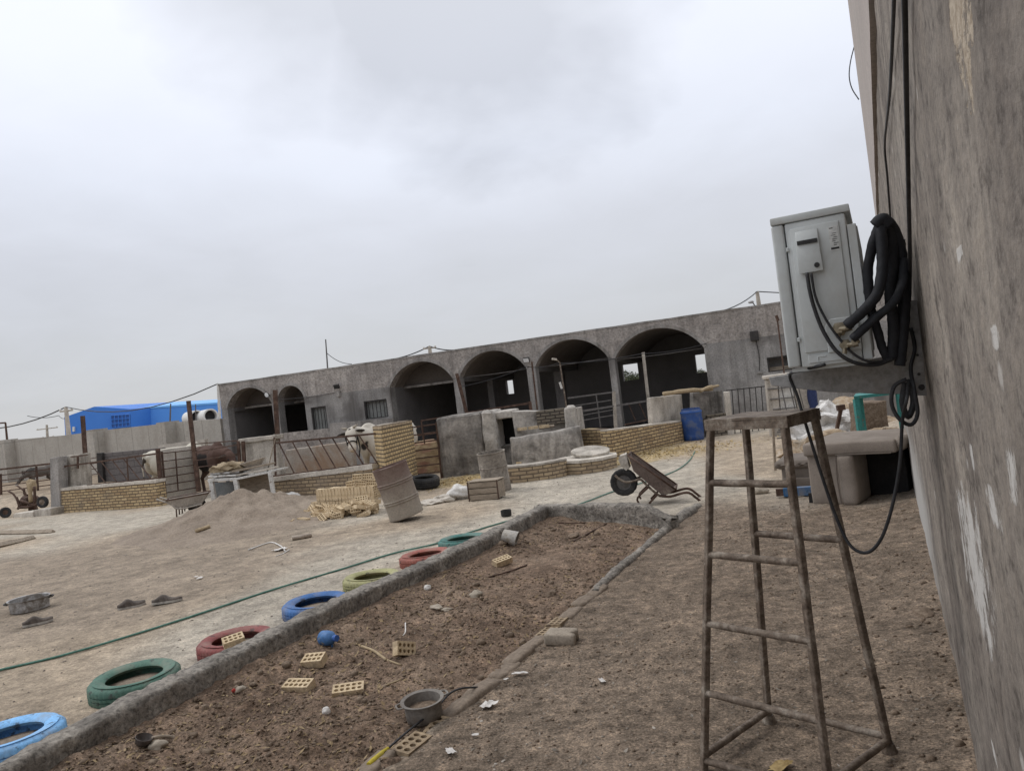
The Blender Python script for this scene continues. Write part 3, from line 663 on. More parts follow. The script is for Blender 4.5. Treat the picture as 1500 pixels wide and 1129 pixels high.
for (sx, zz_) in ((-0.112, 0.42), (-0.112, 0.1)):
    mb = MB(); mb.box((sx+0.022, -0.005, zz_), (0.010, 0.006, 0.016)); mb.build('latch', MT['ac'], ac, world=False, bevel=0.002)
# bracket
BMx = TL(ST(3.2, 0.1, 1.5), rz=-WA)
br = thing('wall_bracket', 'grey steel wall bracket under the air conditioner', 'bracket', M=BMx)
sB = 3.12
def arm(dy):
    pts = [AT_S(x, y, sB) for x, y in ((1130, 565), (1126, 553), (1150, 549), (1302, 523), (1330, 520), (1330, 577), (1290, 577), (1215, 574))]
    mb = MB(); mb.extrude([p + DS*dy for p in pts], DS*0.006)
    tp = [pts[1], pts[4]]
    a, b = tp[0] + DS*dy, tp[1] + DS*dy
    mb.extrude([a, b, b + Vector((0, 0, -0.005)), a + Vector((0, 0, -0.005))], DS*0.04)
    mb.build('arm', MT['brk'], br, bevel=0.002)
MT['brk'] = surf('galvanised_bracket', [(0.25, 0.245, 0.24), (0.31, 0.305, 0.30)], 5, 0.5, 0.1, 0.002, metal=0.15, dirt=(0.21, 0.19, 0.17), dscale=4)
arm(0.0); arm(0.62)
for dy in (-0.004, 0.62):
    pts = [AT_S(x, y, sB) for x, y in ((1318, 440), (1342, 440), (1358, 579), (1322, 579))]
    mb = MB(); mb.extrude([p + DS*(dy-0.006) for p in pts], DS*0.006)
    wp = [AT_S(1343, 440, sB), AT_S(1358, 579, sB)]
    mb.extrude([wp[0] + DS*dy, wp[1] + DS*dy, wp[1] + DS*dy - DT*0.006, wp[0] + DS*dy - DT*0.006], DS*0.05)
    pl_ = mb.build('wall_plate', MT['brk'], br)
    if dy < 0:
        for (x, y, r_) in ((1337, 487, 0.006), (1340, 505, 0.005), (1344, 520, 0.005), (1346, 548, 0.006), (1350, 567, 0.011)):
            mb = MB(); p = AT_S(x, y, sB + dy - 0.008); mb.lathe([(0, 0), (r_, 0), (r_*0.8, 0.006), (0, 0.006)], 8, Matrix.Translation(p) @ Matrix.Rotation(-WA, 4, 'Z') @ Matrix.Rotation(R(90), 4, 'X'))
            mb.build('bolt', MT['black_steel'], pl_, M=BMx)
# insulated pipes
def pxtube(name, pts, r, mat, label, cat, n=10, sm=6, group=None, parent=None, rr=None):
    mb = MB(); mb.tube([AT_S(x, y, s) for x, y, s in pts], (rr or r)*(0.86 if parent is not None else 1), n, sm)
    p0 = AT_S(*pts[0]); o = mb.build(name, mat, parent, M=TL(p0) if parent is None else None, smooth=4, rough=(0.0035, 45, 0.014) if parent is not None else None)
    if parent is None: tag(o, label, cat, group)
    return o
coil = thing('pipe_coil', 'bundle of black foam covered pipes looped between air conditioner and wall', 'pipe', loc=AT_S(1300, 430, 2.85))
def pipe(pts, r): pxtube('insulated_pipe', pts, r, MT['foam'], None, None, 12, 7, parent=coil)
pipe([(1240, 477, 2.84), (1262, 458, 2.83), (1284, 432, 2.84), (1292, 398, 2.85), (1292, 362, 2.86), (1290, 335, 2.87), (1297, 323, 2.9), (1310, 338, 2.93), (1320, 372, 2.95), (1326, 430, 2.95), (1322, 490, 2.95), (1318, 535, 2.96)], 0.021)
pipe([(1248, 497, 2.84), (1280, 468, 2.84), (1308, 444, 2.86), (1322, 415, 2.9), (1324, 380, 2.94)], 0.017)
pipe([(1276, 452, 2.9), (1272, 418, 2.9), (1272, 390, 2.9), (1278, 360, 2.89), (1286, 336, 2.89), (1296, 326, 2.9)], 0.019)
pipe([(1290, 325, 2.9), (1303, 345, 2.92), (1308, 385, 2.93), (1304, 430, 2.93), (1309, 480, 2.94), (1307, 524, 2.95)], 0.022)
pipe([(1274, 448, 2.92), (1284, 480, 2.93), (1292, 508, 2.94), (1302, 530, 2.95)], 0.017)
pipe([(1316, 352, 2.95), (1322, 400, 2.97), (1324, 460, 2.97), (1318, 520, 2.97)], 0.024)
pxtube('tape_wrap', [(1281, 331, 2.87), (1292, 322, 2.87), (1303, 330, 2.88)], 0.026, MT['foam'], None, None, 12, 6, parent=coil)
pxtube('power_cable', [(1182, 400, 2.865), (1186, 425, 2.86), (1193, 452, 2.86), (1206, 485, 2.86), (1226, 515, 2.86), (1252, 531, 2.87), (1284, 534, 2.9), (1312, 524, 2.95), (1326, 528, 3.0)], 0.0068, MT['cable'], 'thick black power cable from the terminal cover sagging to the wall', 'cable', sm=8)
pxtube('control_cable', [(1188, 400, 2.866), (1195, 436, 2.862), (1210, 468, 2.862), (1228, 494, 2.862), (1250, 518, 2.87), (1275, 530, 2.88), (1300, 528, 2.93)], 0.0045, MT['cable'], 'thinner grey cable curving past the pipe valves of the air conditioner', 'cable', sm=8)
def walltube(name, pts, r, label, tt=0.125, mat=None):
    mb = MB(); P = [AT_T(x, y, tt) if len(q) == 0 else AT_S(x, y, q[0]) for x, y, *q in pts]
    mb.tube(P, r, 8, 6); o = mb.build(name, mat or MT['cable'], M=TL(P[0]), smooth=4); tag(o, label, 'cable'); return o
P0 = AT_T(1325, 0, 0.125)
mb = MB(); A_ = [AT_T(1322, -60, 0.122), AT_T(1325, 0, 0.122), AT_T(1328, 150, 0.122), AT_T(1331, 290, 0.122), AT_T(1333, 400, 0.115), AT_T(1331, 510, 0.11), AT_S(1330, 570, 2.95), AT_S(1322, 615, 2.98), AT_S(1318, 680, 3.0), AT_S(1306, 745, 3.0), AT_S(1290, 790, 3.02), AT_S(1270, 809, 3.04), AT_S(1247, 800, 3.06), AT_S(1228, 765, 3.08), AT_S(1205, 700, 3.1), AT_S(1180, 620, 3.11), AT_S(1168, 580, 3.12), AT_S(1157, 550, 3.10), AT_S(1172, 543, 2.96), AT_S(1208, 534, 2.88)]
mb.tube(A_, 0.0062, 8, 8); tag(mb.build('drop_cable', MT['cable'], M=TL(A_[0]), smooth=4), 'long black cable running down the wall and hanging in a deep loop behind the trestle', 'cable')
walltube('wall_wire', [(1310, -20), (1308, 40), (1303, 140), (1296, 212), (1300, 262), (1305, 330)], 0.0052, 'thin grey wire kinked beside the thick cable on the cement wall')
walltube('loop_cable', [(1328, 555, 3.0), (1310, 566, 3.0), (1306, 590, 3.0), (1316, 612, 3.0), (1334, 622, 3.0), (1344, 606, 3.0), (1340, 575, 3.0), (1334, 540, 3.05), (1340, 510, 3.1), (1334, 480, 3.1)], 0.0068, 'black cable coiled in a small loop below the bracket', mat=MT['cable'])
walltube('spare_cable', [(1326, 560, 3.04), (1322, 590, 3.04), (1330, 610, 3.04), (1338, 590, 3.05), (1334, 560, 3.05)], 0.011, 'short thick black hose folded over inside the cable loop')
mb = MB(); q = [AT_S(1253, 62, 10.5), AT_S(1246, 90, 10.6), AT_S(1244, 112, 10.6), AT_S(1248, 130, 10.6), AT_S(1258, 146, 10.5)]
mb.tube(q, 0.007, 6, 6); tag(mb.build('loose_wire', MT['cable'], M=TL(q[0]), smooth=4), 'thin loose wire bowing out from the pale upper wall against the sky', 'wire')
def gp(x, y, dz=0.0):
    """ground point under pixel, following the relief"""
    p = G(x, y)
    bed = False
    s, t = toST(G(x, y, 0.08)); bed = 1.3 < s < kfar(t) and kin(s) - 0.12 < t < -2.2
    if bed: p = G(x, y, 0.06)
    for _ in range(5):
        s, t = toST(p)
        z = soilz(s, max(t, kin(s) + 0.03)) if bed else gz(s, t)
        p = G(x, y, z)
    return p + Vector((0, 0, dz))
# ------------------------------------------------------------------ trestle stand
A0 = Vector((0.57, 3.09, 0)); B0 = Vector((0.925, 2.70, 0)); C0 = Vector((1.30, 3.05, 0)); D0 = Vector((0.95, 3.44, 0))
for p in (A0, B0, C0, D0): p.z = gz(*toST(p)) - 0.005
At = D(1041, 619, 3.08); Bt = D(1148, 613, 2.80); Ct = D(1192, 606, 2.98); Dt = D(1092, 614, 3.24)
zt = 1.388
for p in (At, Bt, Ct, Dt): p.z = zt
tr = thing('trestle_stand', 'tall rusty steel trestle stand with narrow top and ladder rungs in the foreground', 'trestle', loc=(0.93, 3.07, 0))
LEGS = {'A': (A0, At), 'B': (B0, Bt), 'C': (C0, Ct), 'D': (D0, Dt)}
def legp(k, z):
    a, b = LEGS[k]; t = (z - a.z)/(b.z - a.z); return a.lerp(b, t)
for k in 'ABCD':
    a, b = LEGS[k]; mb = MB(); n_ = 16
    pts = [a.lerp(b, i/n_) + noise.noise_vector(Vector((i*0.4, ord(k), 0)))*0.002 for i in range(n_+1)]
    mb.tube(pts, 0.0185, 4, tw=math.pi/4 + 0.35); lg = mb.build('leg', MT['rust_pale'], tr, bevel=0.003)
    if k in 'DC':
        mb = MB(); mb.tube([a + Vector((0, 0, -0.004)), a.lerp(b, 0.03)], [0.034, 0.021], 10); mb.build('foot', MT['rust_pale'], lg, M=WM[tr.name])
def legy(k, y):                         # height on a leg at picture row y
    lo, hi = -0.1, 1.5
    for _ in range(40):
        m = (lo + hi)/2; p = legp(k, m)
        a = p.y*math.cos(PITCH) + (p.z - EYE)*math.sin(PITCH); b = -p.y*math.sin(PITCH) + (p.z - EYE)*math.cos(PITCH)
        v = CY - F*((p.x/a)*math.sin(TH) + (b/a)*math.cos(TH))
        if v > y: lo = m
        else: hi = m
    return m
def rung(k1, z1, k2, z2, r=0.0125):
    a, b = legp(k1, z1), legp(k2, z2); mb = MB(); n_ = 8
    mb.tube([a.lerp(b, i/n_) + Vector((0, 0, 0.0008*math.sin(i*1.9))) for i in range(n_+1)], r*1.15, 8)
    mb.build('rung', MT['rust_pale'], tr, smooth=0.9)
for ya, yb in ((707, 708), (812, 822), (913, 938), (1014, 1056), (1113, 1160)):
    za = legy('A', ya); rung('A', za, 'B', za*0.5 + 0.5*legy('B', yb))
for yd, yc in ((781, 795), (1036, 1082)):
    zd = legy('D', yd); rung('D', zd, 'C', zd)
rung('A', legy('A', 1106), 'D', legy('D', 1040)); rung('B', legy('B', 1148), 'C', legy('C', 1084))
mb = MB(); ctr = (At + Bt + Ct + Dt)/4
q = [ctr + (p - ctr)*1.13 for p in (At, Bt, Ct, Dt)]
mb.extrude([p + Vector((0, 0, 0.006)) for p in q], Vector((0, 0, 0.010)))
mb.build('top_plate', MT['rust_pale'], tr, rough=(0.003, 14, 0.05))
for a, b in ((0, 1), (1, 2), (2, 3), (3, 0)):
    mb = MB(); u_ = (q[b] - q[a]).normalized(); nn = Vector((u_.y, -u_.x, 0))
    mb.extrude([q[a] + Vector((0, 0, 0.005)), q[b] + Vector((0, 0, 0.005)), q[b] + Vector((0, 0, -0.028)), q[a] + Vector((0, 0, -0.028))], -nn*0.005 if nn.dot(ctr - q[a]) < 0 else nn*0.005)
    mb.build('top_rail', MT['rust_pale'], tr, recalc=True)

# ------------------------------------------------------------------ painted tyres along the kerb
def tyre_mesh(Ro, Ri, w_, n=144, grooves=True):
    h = w_/2; mb = MB()
    prof = [(Ri, -h*0.62), (Ri-0.006, -h*0.7), (Ri+0.004, -h*0.86), (Ri+0.03, -h*0.96), ((Ro+Ri)/2, -h), (Ro-0.035, -h*0.93), (Ro-0.012, -h*0.78), (Ro, -h*0.6),
            (Ro+0.001, -h*0.24), (Ro-0.008, -h*0.22), (Ro-0.008, -h*0.14), (Ro+0.002, -h*0.12), (Ro+0.002, h*0.12), (Ro-0.008, h*0.14), (Ro-0.008, h*0.22), (Ro+0.001, h*0.24),
            (Ro, h*0.6), (Ro-0.012, h*0.78), (Ro-0.035, h*0.93), ((Ro+Ri)/2+0.02, h), ((Ro+Ri)/2-0.005, h*0.985), (Ri+0.035, h*0.97), (Ri+0.004, h*0.86), (Ri-0.006, h*0.7), (Ri, h*0.62), (Ri+0.012, h*0.4), (Ro-0.03, h*0.3), (Ro-0.03, -h*0.3), (Ri+0.012, -h*0.4)]
    def rad(an, z, j):
        if 6 <= j <= 17 and grooves:
            k = int(round(an/(2*math.pi)*n))
            return 0.98 if k % 3 == 0 else 1.0
        return 1.0
    mb.lathe(prof, n, None, True, rad=rad); return mb
TY = [('light blue', (0.20, 0.44, 0.75), (99, 1068), 1, 'sky blue painted tyre lying nearest to the camera beside the kerb', 0.275),
      ('green', (0.075, 0.155, 0.118), (128, 1022), -1, 'dark green painted tyre with earth in its centre, beside the kerb', 0.272),
      ('red', (0.22, 0.065, 0.06), (288, 958), -1, 'dark red painted tyre with a hollow brick resting on it', 0.272),
      ('blue', (0.055, 0.145, 0.35), (413, 898), -1, 'medium blue painted tyre lying beside the kerb between red and yellow ones', 0.28),
      ('yellow', (0.34, 0.33, 0.16), (502, 858), -1, 'pale yellow green painted tyre lying beside the kerb', 0.27),
      ('coral', (0.31, 0.11, 0.085), (585, 824), -1, 'coral red painted tyre, second farthest along the kerb', 0.27),
      ('teal', (0.065, 0.175, 0.155), (642, 800), -1, 'teal painted tyre lying farthest along the kerb', 0.27)]
tyre_pos = []
for i, (nm, c, px, sg, lab, Ro) in enumerate(TY):
    e_ = G(px[0], px[1], 0.05); dirx = Vector((e_.x, e_.y, 0)).normalized(); perp = Vector((dirx.y, -dirx.x, 0))
    p = e_ - perp*Ro*sg
    s, t = toST(p); tmax = kout(s) - Ro*0.97
    if t > tmax: p = ST(s, tmax)
    p.z = gz(*toST(p)) + (0.060, 0.055, 0.047, 0.045, 0.04, 0.04, 0.04)[i]
    o = tyre_mesh(Ro, Ro*0.64, 0.138).build('painted_tyre', paint('tyre_paint_' + nm.replace(' ', '_'), c), world=False,
        M=TL(p, rz=i*1.3) @ Euler((random.uniform(-.03, .03), random.uniform(-.03, .03), 0)).to_matrix().to_4x4(), smooth=0.7)
    tag(o, lab, 'tyre', 'painted tyres along the kerb')
    mb = MB(); mb.lathe([(0, -0.005), (Ro*0.4, 0.0), (Ro*0.74, -0.012)], 24, rad=lambda a, z, j: 1 + 0.04*math.sin(a*5)); e_o = mb.build('earth_fill', MT['sand'], o, M=WM[o.name], world=False, smooth=4)
    tyre_pos.append((p, Ro))

# ------------------------------------------------------------------ hollow bricks
def hollow_brick(L=0.205, W=0.10, H=0.062, nx=5, ny=2, rr=0.36):
    mb = MB(); mx, my = 0.008, 0.008; cw, ch = (L - 2*mx)/nx, (W - 2*my)/ny; rad = min(cw, ch)*rr
    xs = [-L/2, -L/2+mx] ; h = H/2
    def ring(cx, cy, z, oct_):
        o = []
        for k in range(8):
            an = math.pi/4*k - 3*math.pi/4
            if oct_: o.append(Vector((cx + rad*1.08*math.cos(an), cy + rad*1.08*math.sin(an), z)))
            else:
                ux = [-1, 0, 1, 1, 1, 0, -1, -1][k]; uy = [-1, -1, -1, 0, 1, 1, 1, 0][k]
                o.append(Vector((cx + ux*cw/2, cy + uy*ch/2, z)))
        return o
    for i in range(nx):
        for j in range(ny):
            cx = -L/2 + mx + cw*(i+.5); cy = -W/2 + my + ch*(j+.5)
            for z, sgn in ((h, 1), (-h, -1)):
                a = ring(cx, cy, z, False); b = ring(cx, cy, z, True)
                fs = [(k, (k+1) % 8, 8+(k+1) % 8, 8+k) if sgn > 0 else (k, 8+k, 8+(k+1) % 8, (k+1) % 8) for k in range(8)]
                mb.add(a + b, fs)
            t_, b_ = ring(cx, cy, h, True), ring(cx, cy, -h, True)
            mb.add(t_ + b_, [(k, 8+k, 8+(k+1) % 8, (k+1) % 8)[::-1] for k in range(8)])
    for z, sg in ((h, 1), (-h, -1)):
        for (x0, x1, y0, y1) in ((-L/2, L/2, -W/2, -W/2+my), (-L/2, L/2, W/2-my, W/2), (-L/2, -L/2+mx, -W/2+my, W/2-my), (L/2-mx, L/2, -W/2+my, W/2-my)):
            q = [(x0, y0, z), (x1, y0, z), (x1, y1, z), (x0, y1, z)]
            mb.add(q, [(0, 1, 2, 3) if sg > 0 else (3, 2, 1, 0)])
    c = [(-L/2, -W/2), (L/2, -W/2), (L/2, W/2), (-L/2, W/2)]
    for k in range(4):
        a, b = c[k], c[(k+1) % 4]; mb.add([(a[0], a[1], -h), (b[0], b[1], -h), (b[0], b[1], h), (a[0], a[1], h)], [(0, 1, 2, 3)])
    return mb
BR_MESH = hollow_brick().build('hollow_brick', MT['clay'], world=False); BR = BR_MESH.data
bpy.data.objects.remove(BR_MESH)
BR6 = hollow_brick(0.165, 0.10, 0.062, 4, 2); _o = BR6.build('hollow_brick', MT['clay'], world=False); BR6 = _o.data; bpy.data.objects.remove(_o)
BRO = hollow_brick(0.20, 0.10, 0.062, 4, 2).build('hollow_brick', surf('dirty_clay_brick', [(0.22, 0.165, 0.11), (0.34, 0.26, 0.17), (0.42, 0.33, 0.22)], 9, 0.95, 0.5, 0.006, dirt=(0.15, 0.11, 0.08), dscale=7, dlo=0.45, dhi=0.6), world=False)
BRD = BRO.data; bpy.data.objects.remove(BRO)
def place_brick(M, lab, group=None, me=BR, nm='hollow_brick', cat='brick'):
    o = bpy.data.objects.new(nm, me); COL.objects.link(o); o.matrix_world = M; WM[o.name] = M.copy(); return tag(o, lab, cat, group)
def EM(p, rx=0, ry=0, rz=0): return Matrix.Translation(Vector(p)) @ Euler((rx, ry, rz)).to_matrix().to_4x4()
BG = 'hollow bricks scattered on the soil bed'
for (x, y, me_, rx, ry, rz, dz, lab) in (
    (461, 972, BR6, 0.34, -0.05, -0.25, 0.022, 'small hollow brick on the soil just below the blue jug'),
    (438, 1009, BR, 0.26, 0.0, -0.32, 0.016, 'hollow brick lying flat left of the other nearby brick on the soil'),
    (511, 1015, BR, 0.24, 0.02, 0.12, 0.014, 'hollow brick lying flat on the soil left of the grimy pot'),
    (593, 957, BR6, 1.25, 0.35, 0.75, 0.03, 'hollow brick standing tilted on its edge in the soil above the pot'),
    (736, 825, BR, 0.25, -0.1, 0.6, 0.022, 'pale hollow brick lying below the white bucket on the soil')):
    place_brick(EM(gp(x, y, dz), rx, ry, rz) @ Matrix.Scale(0.84, 4), lab, BG, me_)
p, Ro = tyre_pos[2]
q = G(342, 938, p.z + 0.095); place_brick(EM(q, 0.3, -0.1, 0.5) @ Matrix.Scale(0.85, 4), 'hollow brick resting on top of the dark red tyre', None, BR6)
# brick edging of the bed: a row of half buried bricks
edge = [(548, 1124), (603, 1090), (640, 1062), (672, 1035), (708, 1008), (738, 981), (760, 962), (782, 943), (801, 926), (818, 912), (836, 897), (854, 880), (874, 866)]
for i, (x, y) in enumerate(edge):
    p = gp(x, y); s, t = toST(p)
    holes = i in (1, 2, 8, 9)
    M = EM(Vector((p.x, p.y, (-0.012 if holes else -0.004) + 0.008*math.sin(i*2.3))), random.uniform(-.14, .14), random.uniform(-.08, .08), math.pi/2 - WA + random.uniform(-.16, .16))
    if holes: place_brick(M, 'dirty brick with open holes set in the edging of the soil bed', 'bricks edging the soil bed', BRD, 'edging_brick')
    else:
        mb = MB(); mb.box((0, 0, 0), (0.24, 0.105, 0.07)); o = mb.build('edging_brick', MT['edge'] if 'edge' in MT else MT.setdefault('edge', surf('mud_covered_brick', [(0.16, 0.125, 0.095), (0.235, 0.188, 0.145), (0.28, 0.23, 0.18)], 5, 0.95, 0.6, 0.01)), world=False, M=M, bevel=0.012, rough=(0.014, 7, 0.03), smooth=4)
        tag(o, 'mud covered brick half buried in the edging of the soil bed', 'brick', 'mud covered bricks edging the soil bed')
mb = MB(); eg = [(870, 868), (905, 835), (935, 810), (965, 785), (990, 765), (1010, 750), (1022, 741)]
pts = [gp(x, y, 0.005) for x, y in eg]
mb.tube(pts, [0.045, 0.05, 0.04, 0.055, 0.06, 0.08, 0.05], 8, 8)
mb.v = [Vector((v.x, v.y, v.z*0.75)) for v in mb.v]
tag(mb.build('mortar_edging', MT['kerb'], rough=(0.018, 9, 0.05), smooth=4), 'low broken mortar edging running on from the edging bricks to the far kerb', 'kerb')
# loose block beside the edging
p = gp(824, 940); M = EM(p + Vector((0, 0, 0.035)), 0.03, 0.03, -0.35)
mb = MB(); mb.extrude([(-0.1, -0.07, -0.035), (0.1, -0.07, -0.035), (0.105, -0.03, -0.035), (0.06, -0.01, -0.035), (0.1, 0.03, -0.035), (0.09, 0.07, -0.035), (-0.1, 0.07, -0.035)], (0, 0, 0.07))
tag(mb.build('broken_block', MT['tanblock'] if 'tanblock' in MT else MT.setdefault('tanblock', surf('tan_block', [(0.26, 0.22, 0.175), (0.36, 0.31, 0.25)], 6, 0.95, 0.4, 0.006, speck_scale=60)), M=M, world=False, bevel=0.008, rough=(0.006, 14, 0.04), smooth=4), 'pale concrete block with a broken corner lying beside the edging bricks', 'block')

# ------------------------------------------------------------------ things lying on the bed
p = gp(622, 1048); pot = thing('cooking_pot', 'grimy grey metal pot with wide rim standing in the soil bed', 'pot', M=EM(p + Vector((0, 0, -0.012)), 0.05, -0.04, 0.4) @ Matrix.Diagonal((1.05, 1.05, 0.74, 1)))
mb = MB(); mb.lathe([(0, 0.0), (0.078, 0.0), (0.088, 0.012), (0.09, 0.07), (0.092, 0.128), (0.108, 0.136), (0.107, 0.140), (0.089, 0.134), (0.086, 0.07), (0.083, 0.016), (0, 0.014)], 36); mb.build('pot_body', MT['pot'], pot, world=False, smooth=0.7)
mb = MB(); mb.lathe([(0, 0.075), (0.04, 0.078), (0.085, 0.07)], 24); mb.build('mud_filling', MT['clod'], pot, world=False, smooth=4)
for a in (0.0, math.pi):
    mb = MB(); Mx = Matrix.Rotation(a, 4, 'Z'); mb.tube([Mx @ Vector(v) for v in ((0.1, -0.03, 0.135), (0.125, -0.022, 0.133), (0.128, 0, 0.133), (0.125, 0.022, 0.133), (0.1, 0.03, 0.135))], 0.006, 6, 3); mb.build('handle', MT['pot'], pot, world=False, smooth=4)
p = gp(481, 944); jug = thing('plastic_jug', 'small blue plastic jug lying on its side by the kerb', 'jug', M=EM(p + Vector((0, 0, 0.045)), 0.1, R(86), -0.5))
mb = MB(); mb.lathe([(0, -0.055), (0.04, -0.055), (0.048, -0.045), (0.049, 0.0), (0.045, 0.03), (0.03, 0.05), (0.018, 0.058), (0.018, 0.075)], 22); mb.build('jug_body', MT['blue_jug'] if 'blue_jug' in MT else MT.setdefault('blue_jug', surf('dusty_blue_plastic', [(0.05, 0.14, 0.33), (0.08, 0.19, 0.4)], 9, 0.5, 0.2, 0.003, dirt=(0.25, 0.24, 0.22), dscale=8, dlo=0.6)), jug, world=False, smooth=0.8)
mb = MB(); mb.lathe([(0, 0.092), (0.021, 0.092), (0.022, 0.07), (0.018, 0.07)], 16); mb.build('cap', MT['blue_dark'], jug, world=False)
mb = MB(); mb.tube([(0.045, 0, -0.02), (0.07, 0, -0.015), (0.068, 0, 0.025), (0.04, 0, 0.035)], 0.007, 7, 4); mb.build('handle', MT['blue_jug'], jug, world=False, smooth=4)
p = gp(748, 796); bk = thing('white_bucket', 'dirty white plastic bucket tipped over beside the kerb', 'bucket', M=EM(p + Vector((0, 0, 0.07)), R(8), R(112), -0.1) @ Matrix.Scale(0.72, 4))
mb = MB(); mb.lathe([(0, -0.1), (0.07, -0.1), (0.076, -0.095), (0.1, 0.1), (0.106, 0.1), (0.106, 0.107), (0.097, 0.107), (0.072, -0.088), (0, -0.088)], 28); mb.build('bucket_shell', surf('dirty_white_plastic', [(0.36, 0.34, 0.31), (0.46, 0.44, 0.40)], 7, 0.6, 0.2, dirt=(0.26, 0.22, 0.17), dscale=6), bk, world=False, smooth=0.8)
mb = MB(); mb.tube([(0.104, 0, 0.085), (0.1, 0.04, 0.13), (0.04, 0.1, 0.17), (-0.04, 0.1, 0.17), (-0.1, 0.04, 0.13), (-0.104, 0, 0.085)], 0.003, 6, 5); mb.build('bail_handle', MT['grey_steel'], bk, world=False)
# ladle like old light fitting at lower left
p = gp(212, 1093); ld = thing('old_ladle', 'dark metal ladle with pale wooden handle lying on the soil at lower left', 'ladle', M=EM(p + Vector((0, 0, 0.035)), 0.2, 0.3, 0.55))
mb = MB(); mb.lathe([(0, -0.03), (0.02, -0.028), (0.037, -0.012), (0.042, 0.012), (0.04, 0.014), (0.034, -0.008), (0, -0.024)], 20); mb.build('bowl', surf('dark_pan', [(0.07, 0.06, 0.055), (0.12, 0.10, 0.09)], 9, 0.6, 0.3, metal=0.2), ld, world=False, smooth=0.9)
mb = MB(); mb.tube([(0.035, 0, 0.005), (0.09, 0.005, 0.012), (0.17, 0.0, 0.0)], [0.009, 0.008, 0.011], 8, 3); mb.build('handle', MT['wood'], ld, world=False, smooth=4)
def stonel(x, y, r, lab, sc=(1, .8, .6), mat='stone', seed=0, cat='stone', name='stone', group=None, dz=0.3):
    p = gp(x, y); mb = MB(); mb.blob((0, 0, 0), r, seed, 3, 0.5, sc, 1.1)
    o = mb.build(name, MT[mat], M=EM(p + Vector((0, 0, r*sc[2]*dz)), 0, 0, seed*1.1), world=False, smooth=0.9, rough=(r*0.05, 20, r*0.4)); return tag(o, lab, cat, group)
stonel(232, 1094, 0.042, 'tan stone touching the ladle on the soil', seed=3)
stonel(697, 873, 0.055, 'rounded tan stone alone in the middle of the soil bed', seed=5)
stonel(626, 862, 0.032, 'small white stone near the kerb foot', sc=(1, .8, .9), mat='paper', seed=8)
stonel(478, 1042, 0.022, 'white lump of plaster between the pot and the near bricks', sc=(1, .9, .9), mat='paper', seed=11)
stonel(352, 1010, 0.030, 'pale stone near a red scrap on the soil', seed=12)
stonel(770, 795, 0.03, 'dark clod of dung beside the white bucket', mat='clod', seed=14, cat='clod', name='dung_clod')
stonel(737, 797, 0.05, 'largest dark clod below the white bucket', mat='clod', seed=17, cat='clod', name='dung_clod')
stonel(808, 871, 0.042, 'dark dung clod alone on the soil right of the tan stone', mat='clod', seed=18, cat='clod', name='dung_clod', sc=(1.2, .8, .6))
stonel(640, 890, 0.05, 'flat yellowish stone on the clods left of the tan stone', seed=19, sc=(1.4, .7, .35))
stonel(654, 893, 0.035, 'pale flat stone beside the yellowish flat stone', seed=20, sc=(1.2, .8, .35))
stonel(1112, 722, 0.10, 'tan stone block lying at the end of the blue beam', sc=(1.2, .8, .7), seed=23)
stonel(1352, 898, 0.06, 'flat dark stone at the foot of the stained wall', sc=(1.6, .9, .3), mat='clod', seed=24)
stonel(842, 786, 0.06, 'reddish clod with a rod leaning on it on the far soil', sc=(1.4, 1, .5), mat='clod', seed=30, cat='clod', name='dung_clod')
mb = MB(); mb.blob((0, 0, 0), 0.012, 2, 2, 0.3); tag(mb.build('red_scrap', paint('red_scrap_paint', (0.4, 0.04, 0.03)), M=TL(gp(343, 1014, 0.012)), world=False), 'tiny bright red plastic scrap on the soil', 'scrap')
# sticks, rods
def stick(pts, r, mat, lab, cat='stick', name='stick', n=7, dz=None):
    P = [gp(x, y, (r if dz is None else dz)) for x, y in pts]; mb = MB(); mb.tube(P, r, n, 3)
    return tag(mb.build(name, MT[mat], M=TL(P[0]), smooth=4, rough=(r*0.25, 25, 0.05)), lab, cat)
stick([(530, 948), (548, 955), (566, 968)], 0.009, 'wood_tan', 'broken pale stick with frayed end lying toward the tilted brick')
stick([(566, 967), (588, 975)], 0.006, 'wood_tan', 'short pale stick lying below the frayed stick')
stick([(594, 913), (594, 926), (591, 931)], 0.005, 'paper', 'thin white twig standing out above the tilted brick')
stick([(560, 1007), (588, 996)], 0.006, 'wood_tan', 'pale splinter pointing to the pot on the soil')
stick([(716, 846), (745, 838), (772, 828)], 0.007, 'rust', 'reddish iron rod lying across the soil below the bucket', 'rod', 'iron_rod')
stick([(840, 794), (862, 782), (888, 768)], 0.009, 'rust', 'rusty iron rod lying near the far kerb', 'rod', 'iron_rod')
stick([(818, 766), (838, 767), (858, 766)], 0.007, 'rust', 'thin dark stick along the foot of the far kerb')
mb = MB(); P = [gp(x, y, dz) for x, y, dz in ((566, 1108, .03), (600, 1080, .035), (640, 1052, .05), (660, 1034, .065), (678, 1024, .06), (700, 1014, .03))]
rd = thing('pruning_rod', 'thin black rod with yellow sleeve lying along the edging bricks', 'rod', loc=P[0])
mb.tube(P, 0.0055, 7, 5); mb.build('rod_shaft', MT['cable'], rd, smooth=4)
mb = MB(); q = [P[0] + (P[0] - P[1]).normalized()*k_ for k_ in (0.13, 0.1, 0.03, -0.02)]; mb.tube(q, [0.013, 0.015, 0.014, 0.009], 9); mb.build('yellow_sleeve', paint('yellow_sleeve', (0.45, 0.36, 0.03)), rd, smooth=0.9)
